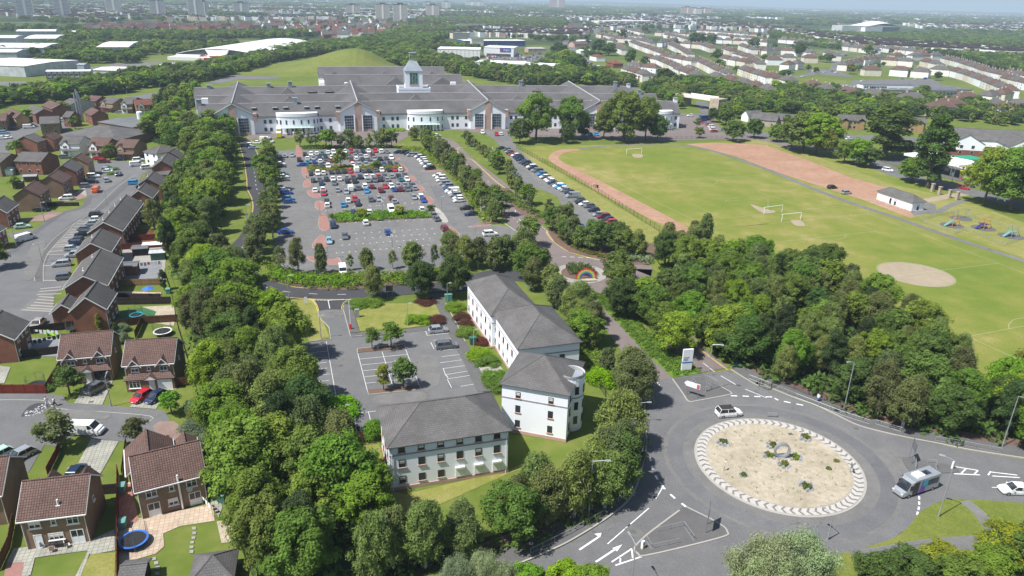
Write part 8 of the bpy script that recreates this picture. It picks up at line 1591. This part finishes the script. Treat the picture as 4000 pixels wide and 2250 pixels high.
def shed_s(s,L,W,H,rise,wall,roof,lab,hip=False,a=SITE,name='garden_shed'):p=G1(s);house((p.x,p.y),a,L,W,H,rise,wall,roof,hip,(),(),lab,'shed',None,name,barge=False)
shed_s('D0 2040,1480',4.3,4.3,2.1,1.4,'timber_red','roof_slate','summer house with pointed grey roof and red walls at the bottom edge',True,R(14),'summer_house');shed_s('D0 1300,1500',2.4,2.4,2.0,.5,'timber_dark','roof_slate','small grey-roofed shed below the blue trampoline',False,R(10));shed_s('B0 1650,690',5,3.4,2.2,1.0,RB,'roof_grey','small red-walled shed with grey tiled roof in the back gardens');shed_s('B0 1205,1370',5,3.5,2.3,.3,RB,'flat_roof','brick outbuilding with dark roof beside the washing lines');shed_s('B0 1500,1235',3.4,2.4,2.1,.3,'bin_green','cladding','dark green shed with pale metal roof by the washing lines');shed_s('B0 1335,1190',3.6,3,2.0,.2,'timber_dark','flat_roof','grey flat-roofed shed beside the white canopy');shed_s('B0 1820,360',4.5,3,2.2,.1,'timber_dark','metal_dark','black canopy shed in the far back garden');shed_s('B0 1385,890',3,2.4,2,.2,'timber_brown','cladding','pale-roofed shed behind the drooping garden tree');shed_s('B0 300,500',4,2.6,2,.3,'timber_brown','metal_galv','pale metal roofed shed beside the flowering hedge');shed_s('B0 180,560',3,2.4,2,.5,'timber_brown','metal_galv','small pale shed under the light green tree');shed_s('B0 80,440',4,4,2.2,.9,'white_frame','pale_green_glass','white conservatory at the left edge',True,SITE,'conservatory')
m_=G1('B0 1450,1165');e=empty('white_canopy',(m_.x,m_.y,0),SITE);m=MB();m.box(0,0,2.2,5,3,.12);m.build('cover','cloth_white',e);m=MB()
for x in(-2.3,2.3):
 for y in(-1.3,1.3):m.tube((x,y,0),(x,y,2.2),.05,.05,5)
m.build('posts','white_frame',e);tag(e,'white garden canopy among the terrace back gardens','canopy')
def tramp(s,r_,rim,lab,h=.8,net=1.7,nr_=1.0):
 p=G1(s);e=empty('trampoline',(p.x,p.y,0));m=MB();m.tube((0,0,h-.02),(0,0,h),r_*.86,r_*.86,24);m.build('mat','black_rubber',e);m=MB()
 for i in range(24):
  a,b=2*pi*i/24,2*pi*(i+1)/24;q=[(r_*cos(a),r_*sin(a)),(r_*cos(b),r_*sin(b)),(r_*.84*cos(b),r_*.84*sin(b)),(r_*.84*cos(a),r_*.84*sin(a))];m.hexa([(x,y,h-.03)for x,y in q]+[(x,y,h+.05)for x,y in q])
 m.build('rim',rim,e)
 for i in range(6):a=pi*i/3;m=MB();m.tube((r_*cos(a),r_*sin(a),0),(r_*cos(a),r_*sin(a),h+net),.03,.03,5);m.build('pole','metal_grey',e)
 m=MB()
 for i in range(48):a=2*pi*i/48;m.tube((r_*cos(a),r_*sin(a),h),(r_*cos(a),r_*sin(a),h+net),.006,.006,3,cap=False)
 for z in[h+net*k/6 for k in range(1,7)]:
  for i in range(24):a,b=2*pi*i/24,2*pi*(i+1)/24;m.tube((r_*cos(a),r_*sin(a),z),(r_*cos(b),r_*sin(b),z),.012 if z>h+net*.95 else.005,None,3,cap=False)
 m.build('safety_net','net',e);return tag(e,lab,'trampoline','garden trampolines')
tramp('D0 1270,1150',1.75,'umb_blue','blue-rimmed trampoline on the patio below the flued house');tramp('C0 1540,620',1.8,'cloth_white','white-rimmed trampoline behind the white-garage house');tramp('C0 1290,465',1.35,'teal','green-rimmed trampoline on the green turf');tramp('C0 350,1130',1.5,'metal_dark','dark trampoline on the lawn behind the red fence');tramp('C0 690,590',1.2,'metal_dark','black trampoline behind the dark brown fence',net=1.4)
p=G1('C0 1410,262');e=empty('parasol',(p.x,p.y,0));m=MB();m.tube((0,0,2.0),(0,0,2.5),1.3,.05,10);m.build('canopy','umb_blue',e);m=MB();m.tube((0,0,0),(0,0,2.1),.03,.03,5);m.build('pole','metal_grey',e);tag(e,'blue parasol open in a terrace back garden','parasol')
p=G1('D0 2165,1090');e=empty('closed_parasol',(p.x,p.y,0));m=MB();m.tube((0,0,.6),(0,0,2.1),.2,.04,8);m.build('folded_canopy','red_plastic',e);m=MB();m.tube((0,0,0),(0,0,.6),.03,.03,5);m.build('pole','metal_grey',e);tag(e,'closed red parasol beside the gravel bed','parasol')
p=G1('D0 550,1170');e=empty('patio_table',(p.x,p.y,0),R(15));m=MB();m.box(0,0,.7,1.7,.9,.05);m.build('table_top','glass',e)
for x in(-.75,.75):
 for y in(-.38,.38):m=MB();m.tube((x,y,0),(x,y,.7),.025,.025,4);m.build('leg','metal_dark',e)
tag(e,'dark patio table by the white back door','table')
for s,lab,mt in(('D0 410,1180','pale garden chair at one end of the patio table','render_grey'),('D0 500,1220','patterned garden chair before the patio table','band_pink'),('D0 640,1180','cream garden chair beside the patio doors','render_cream')):
 p=G1(s);e=empty('garden_chair',(p.x,p.y,0),rnd.uniform(0,6));m=MB();m.box(0,0,.4,.55,.55,.06);m.build('seat',mt,e);m=MB();m.box(0,.26,.45,.55,.06,.6);m.build('backrest',mt,e)
 for x in(-.24,.24):
  for y in(-.24,.24):m=MB();m.tube((x,y,0),(x,y,.4),.02,.02,4);m.build('leg','metal_grey',e)
 tag(e,lab,'chair','garden chairs')
def wash(s,lab,mats):
 a,b=GP(s);d=b-a;e=empty('washing_line',(a.x,a.y,0),math.atan2(d.y,d.x));L=d.length;m=MB();m.tube((0,0,1.9),(L,0,1.9),.015,.015,3)
 for x in(0,L):m.tube((x,0,0),(x,0,1.95),.03,.03,4)
 m.build('line_and_poles','metal_grey',e)
 for i in range(int(L/.8)):m=MB();h=.4+.5*abs(sin(i*2.3));m.box(.5+i*.8,0,1.9-h,.55,.03,h);m.build('hung_clothing',mats[i%len(mats)],e)
 tag(e,lab,'washing line','washing lines')
wash('B0 1290,1345 1530,1320','washing line of white and coloured laundry behind the terraces',('cloth_white','cloth_white','lead','red_plastic'));wash('C0 270,770 590,700','washing line of dark clothes across the pale patio',('metal_dark',));wash('C0 340,655 590,665','washing line of pale laundry above the patio',('cloth_white',));wash('D0 1920,800 2010,890','white sheets on a line beside the flued house',('cloth_white',))
p=G1('C0 490,640');e=empty('garden_slide',(p.x,p.y,0),R(-20));m=MB();m.hexa([(-1,-.25,1.2),(1,-.25,.1),(1,.25,.1),(-1,.25,1.2),(-1,-.25,1.3),(1,-.25,.2),(1,.25,.2),(-1,.25,1.3)]);m.build('chute','lime',e);m=MB();m.box(-1,0,0,.1,.5,1.3);m.build('ladder','lime',e);tag(e,'lime green plastic slide on the patio','slide')
for s,w,lab in(('B2 1000,1250 1080,1275',.35,'pale blue low rail beside the turning area'),('C2 2070,945 2160,915',.35,'bright blue low rail around the corner planter'),('C2 2070,850 2160,915',.35,'bright blue low rail, side piece of the corner planter'),('C2 135,165 185,205',.35,'bright blue low rail behind the far office')):rail_fence(GP(s),lab,.6,1.5,'low_rail','cyan_pl',False)
a,b=GP('J 410,860 560,900');d=b-a;e=empty('bus_shelter',(a.x,a.y,0),math.atan2(d.y,d.x));m=MB();m.box(2.2,.7,2.4,4.8,1.6,.12);m.build('roof','metal_galv',e);m=MB();m.box(2.2,1.4,.3,4.6,.04,2);m.box(0,.7,.3,.04,1.3,2);m.build('glass_panel','pale_green_glass',e);m=MB()
for x in(0,1.5,3,4.5):m.tube((x,1.4,0),(x,1.4,2.4),.05,.05,4);m.tube((x,0,0),(x,0,2.4),.05,.05,4)
m.build('frame','metal_galv',e);tag(e,'glazed bus shelter with pale curved roof beside the bus bay','bus shelter')
for i,s in enumerate(('B3 1545,600','B3 1612,630','B3 1705,660','B3 1778,680')):p=G1(s);e=empty('gate_pillar',(p.x,p.y,0),SITE);m=MB();m.box(0,0,0,.9,.9,2.9);m.build('shaft','stone',e);m=MB();m.box(0,0,2.9,1.15,1.15,.25);m.build('cap','stone',e);tag(e,'brown stone gate pillar, %s from the pavilion side of the park entrance'%nth(i+1),'gate pillar','park gate pillars')
# playground
def play(s,lab,name,f):p=G1(s);sheet('safety_surface',circle(p,3.6,20),.03,'pavement');e=empty(name,(p.x,p.y,0),SITE);f(e);tag(e,lab,'play equipment','playground equipment')
def fr(e,pts,mat,name='frame',r_=.09):
 m=MB()
 for a,b in pts:m.tube(a,b,r_,r_,5)
 m.build(name,mat,e)
def sw(e):
 fr(e,[((-3,-1,0),(-3,0,3)),((-3,1,0),(-3,0,3)),((3,-1,0),(3,0,3)),((3,1,0),(3,0,3)),((-3,0,3),(3,0,3))],'lead');
 for x in(-1.5,1.5):m=MB();m.box(x,0,.5,.5,.25,.05);m.tube((x-.2,0,.5),(x-.2,0,3),.015,.015,3);m.tube((x+.2,0,.5),(x+.2,0,3),.015,.015,3);m.build('swing_seat','metal_dark',e)
def cl(c1,c2):
 def f(e):
  fr(e,[((x,y,0),(x,y,3))for x in(-1,1)for y in(-1,1)]+[((-1,-1,3),(1,-1,3)),((-1,1,3),(1,1,3)),((1,-1,2),(2.6,-1,0)),((1,1,2),(2.6,1,0))],c1);m=MB();m.box(0,0,1.4,2,2,.1);m.build('platform',c2,e);m=MB();m.hexa([(-1,-.4,1.4),(-3.2,-.4,.1),(-3.2,.4,.1),(-1,.4,1.4),(-1,-.4,1.5),(-3.2,-.4,.2),(-3.2,.4,.2),(-1,.4,1.5)]);m.build('slide',c2,e)
 return f
play('B3 1815,850','grey-blue swing frame at the back of the playground','swing_set',sw);play('B3 1735,920','orange and teal climbing frame in the playground','play_climber',cl('orange','bin_teal'));play('B3 2030,945','low orange see-saw rockers on dark matting','see_saw',cl('orange','navy'));play('B3 2290,1020','large blue-grey climbing tower with slides','climbing_tower',cl('lead','bin_teal'))
# people
person(G1('C3 468,1255'),R(200),'cloth_white','sign_blue','person in white top and blue trousers walking on the upper footpath',.35);person(G1('C0 448,1290'),R(-20),'cloth_white','cloth_white','person in white washing the road with suds, at the dark spill');person(G1('C0 520,1295'),R(190),'cloth_white','metal_dark','person in white shirt and black trousers beside the sudsy spill');person(G1('J 90,235'),R(-90),'metal_dark','metal_dark','person in dark clothes walking at the far end of the field parking');person(G1('J 115,235'),R(-90),'cloth_white','render_cream','person in pale clothes walking at the far end of the field parking');person(G1('B1 477,470'),R(-90),'render_cream','metal_dark','person in a cream top crossing at the top paved island')
for i,(s,mt)in enumerate((('B2 2125,140','cloth_white'),('B2 2138,140','render_cream'),('B2 772,550','cloth_white'),('B2 790,555','band_pink'),('B3 1985,925','navy'),('B3 2028,925','sign_blue'))):person(G1(s),0,mt,'metal_dark',('person in white sitting out by the rounded dark tree','person in cream beside the rounded dark tree','person in white walking on the red track','person in pink walking on the red track','child in navy on the playground rockers','child in blue on the playground rockers')[i],.1)
p=G1('B2 805,560');boxy('B2 805,565',.6,.6,1.0,'metal_dark','black litter bin at the edge of the red track','litter_bin','bin');m=MB()
q=random.Random(2)
for i in range(90):t=q.random();x=250+200*t+q.uniform(-25,25);y=1375-85*t+q.uniform(-22,22)*(1+t);p=G1('C0 %f,%f'%(x,y));s_=q.uniform(.04,.14);m.face([(p.x+s_*cos(k),p.y+s_*.6*sin(k),.036+i*.0002)for k in(0,1,2,3,4,5)])
tag(m.build('soap_suds','cloth_white'),kind='stuff');sheet('wet_patch',curve(GP('C0 200,1395 260,1310 350,1270 450,1275 470,1310 380,1345 270,1380'),4,True),.03,'asphalt_new')
# repairs and stains in the road surfaces
for s_,mt in(('D2 1060,1010 1160,985 1250,1070 1120,1080','asphalt_old'),('C1 760,830 860,820 870,860 770,870','asphalt_old'),('C1 1140,1200 1560,1160 1570,1250 1160,1270','asphalt_old'),('C1 1450,850 1700,830 1720,1100 1500,1120','asphalt_old'),('C1 600,400 820,390 830,450 640,470','asphalt_old'),('C2 1650,1290 1800,1330 1700,1380 1600,1340','asphalt_old'),('D3 900,260 1150,245 1260,340 1330,470 1200,480 1000,330','asphalt_old'),('B1 500,600 640,590 600,760 520,700','asphalt'),('B1 1650,560 1800,600 1900,760 1780,780','asphalt'),('B1 760,1230 1700,1200 1700,1290 800,1330','asphalt'),('B1 1760,760 1900,880 1860,920 1740,820','asphalt'),('C0 640,1330 1000,1360 1000,1420 620,1400','asphalt_old'),('B0 300,1100 430,1080 330,1400 220,1400','asphalt_old'),('B0 860,560 1180,430 1200,470 900,640','asphalt_old')):sheet('road_patch',curve(GP(s_),3,True),.064,mt)
for s_ in('C1 760,443','C1 800,915','D2 1140,1035','C2 1900,1000','C2 2060,975','D2 2000,1250','D3 830,60','C0 860,1258','B0 355,1408','D3 210,122','B1 1650,553','B1 1870,905','B1 660,1265','D1 1120,295'):q_=G1(s_);mb=MB();mb.box(q_.x,q_.y,.07,.75,.6,.02 if 'D3 210' not in s_ and 'D1' not in s_ else.2,SITE);tag(mb.build('drain_cover','pavement'),'dark iron cover set in the surface, %s of those listed towards the camera'%nth(('C1 760,443','C1 800,915','D2 1140,1035','C2 1900,1000','C2 2060,975','D2 2000,1250','D3 830,60','C0 860,1258','B0 355,1408','D3 210,122','B1 1650,553','B1 1870,905','B1 660,1265','D1 1120,295').index(s_)+1),'drain cover','iron covers')
# haze : the air itself
m=MB();m.box(0,15500,-1,60000,45000,230);hz=m.mesh('haze',[]);hm=bpy.data.materials.new('haze');hm.use_nodes=True;t=hm.node_tree;t.nodes.remove(t.nodes['Principled BSDF']);v=t.nodes.new('ShaderNodeVolumePrincipled');v.inputs['Color'].default_value=(.7,.87,1,1);v.inputs['Density'].default_value=.00014;v.inputs['Anisotropy'].default_value=0;t.links.new(v.outputs[0],t.nodes['Material Output'].inputs['Volume']);hz.materials.append(hm);tag(inst('haze',hz),kind='stuff')
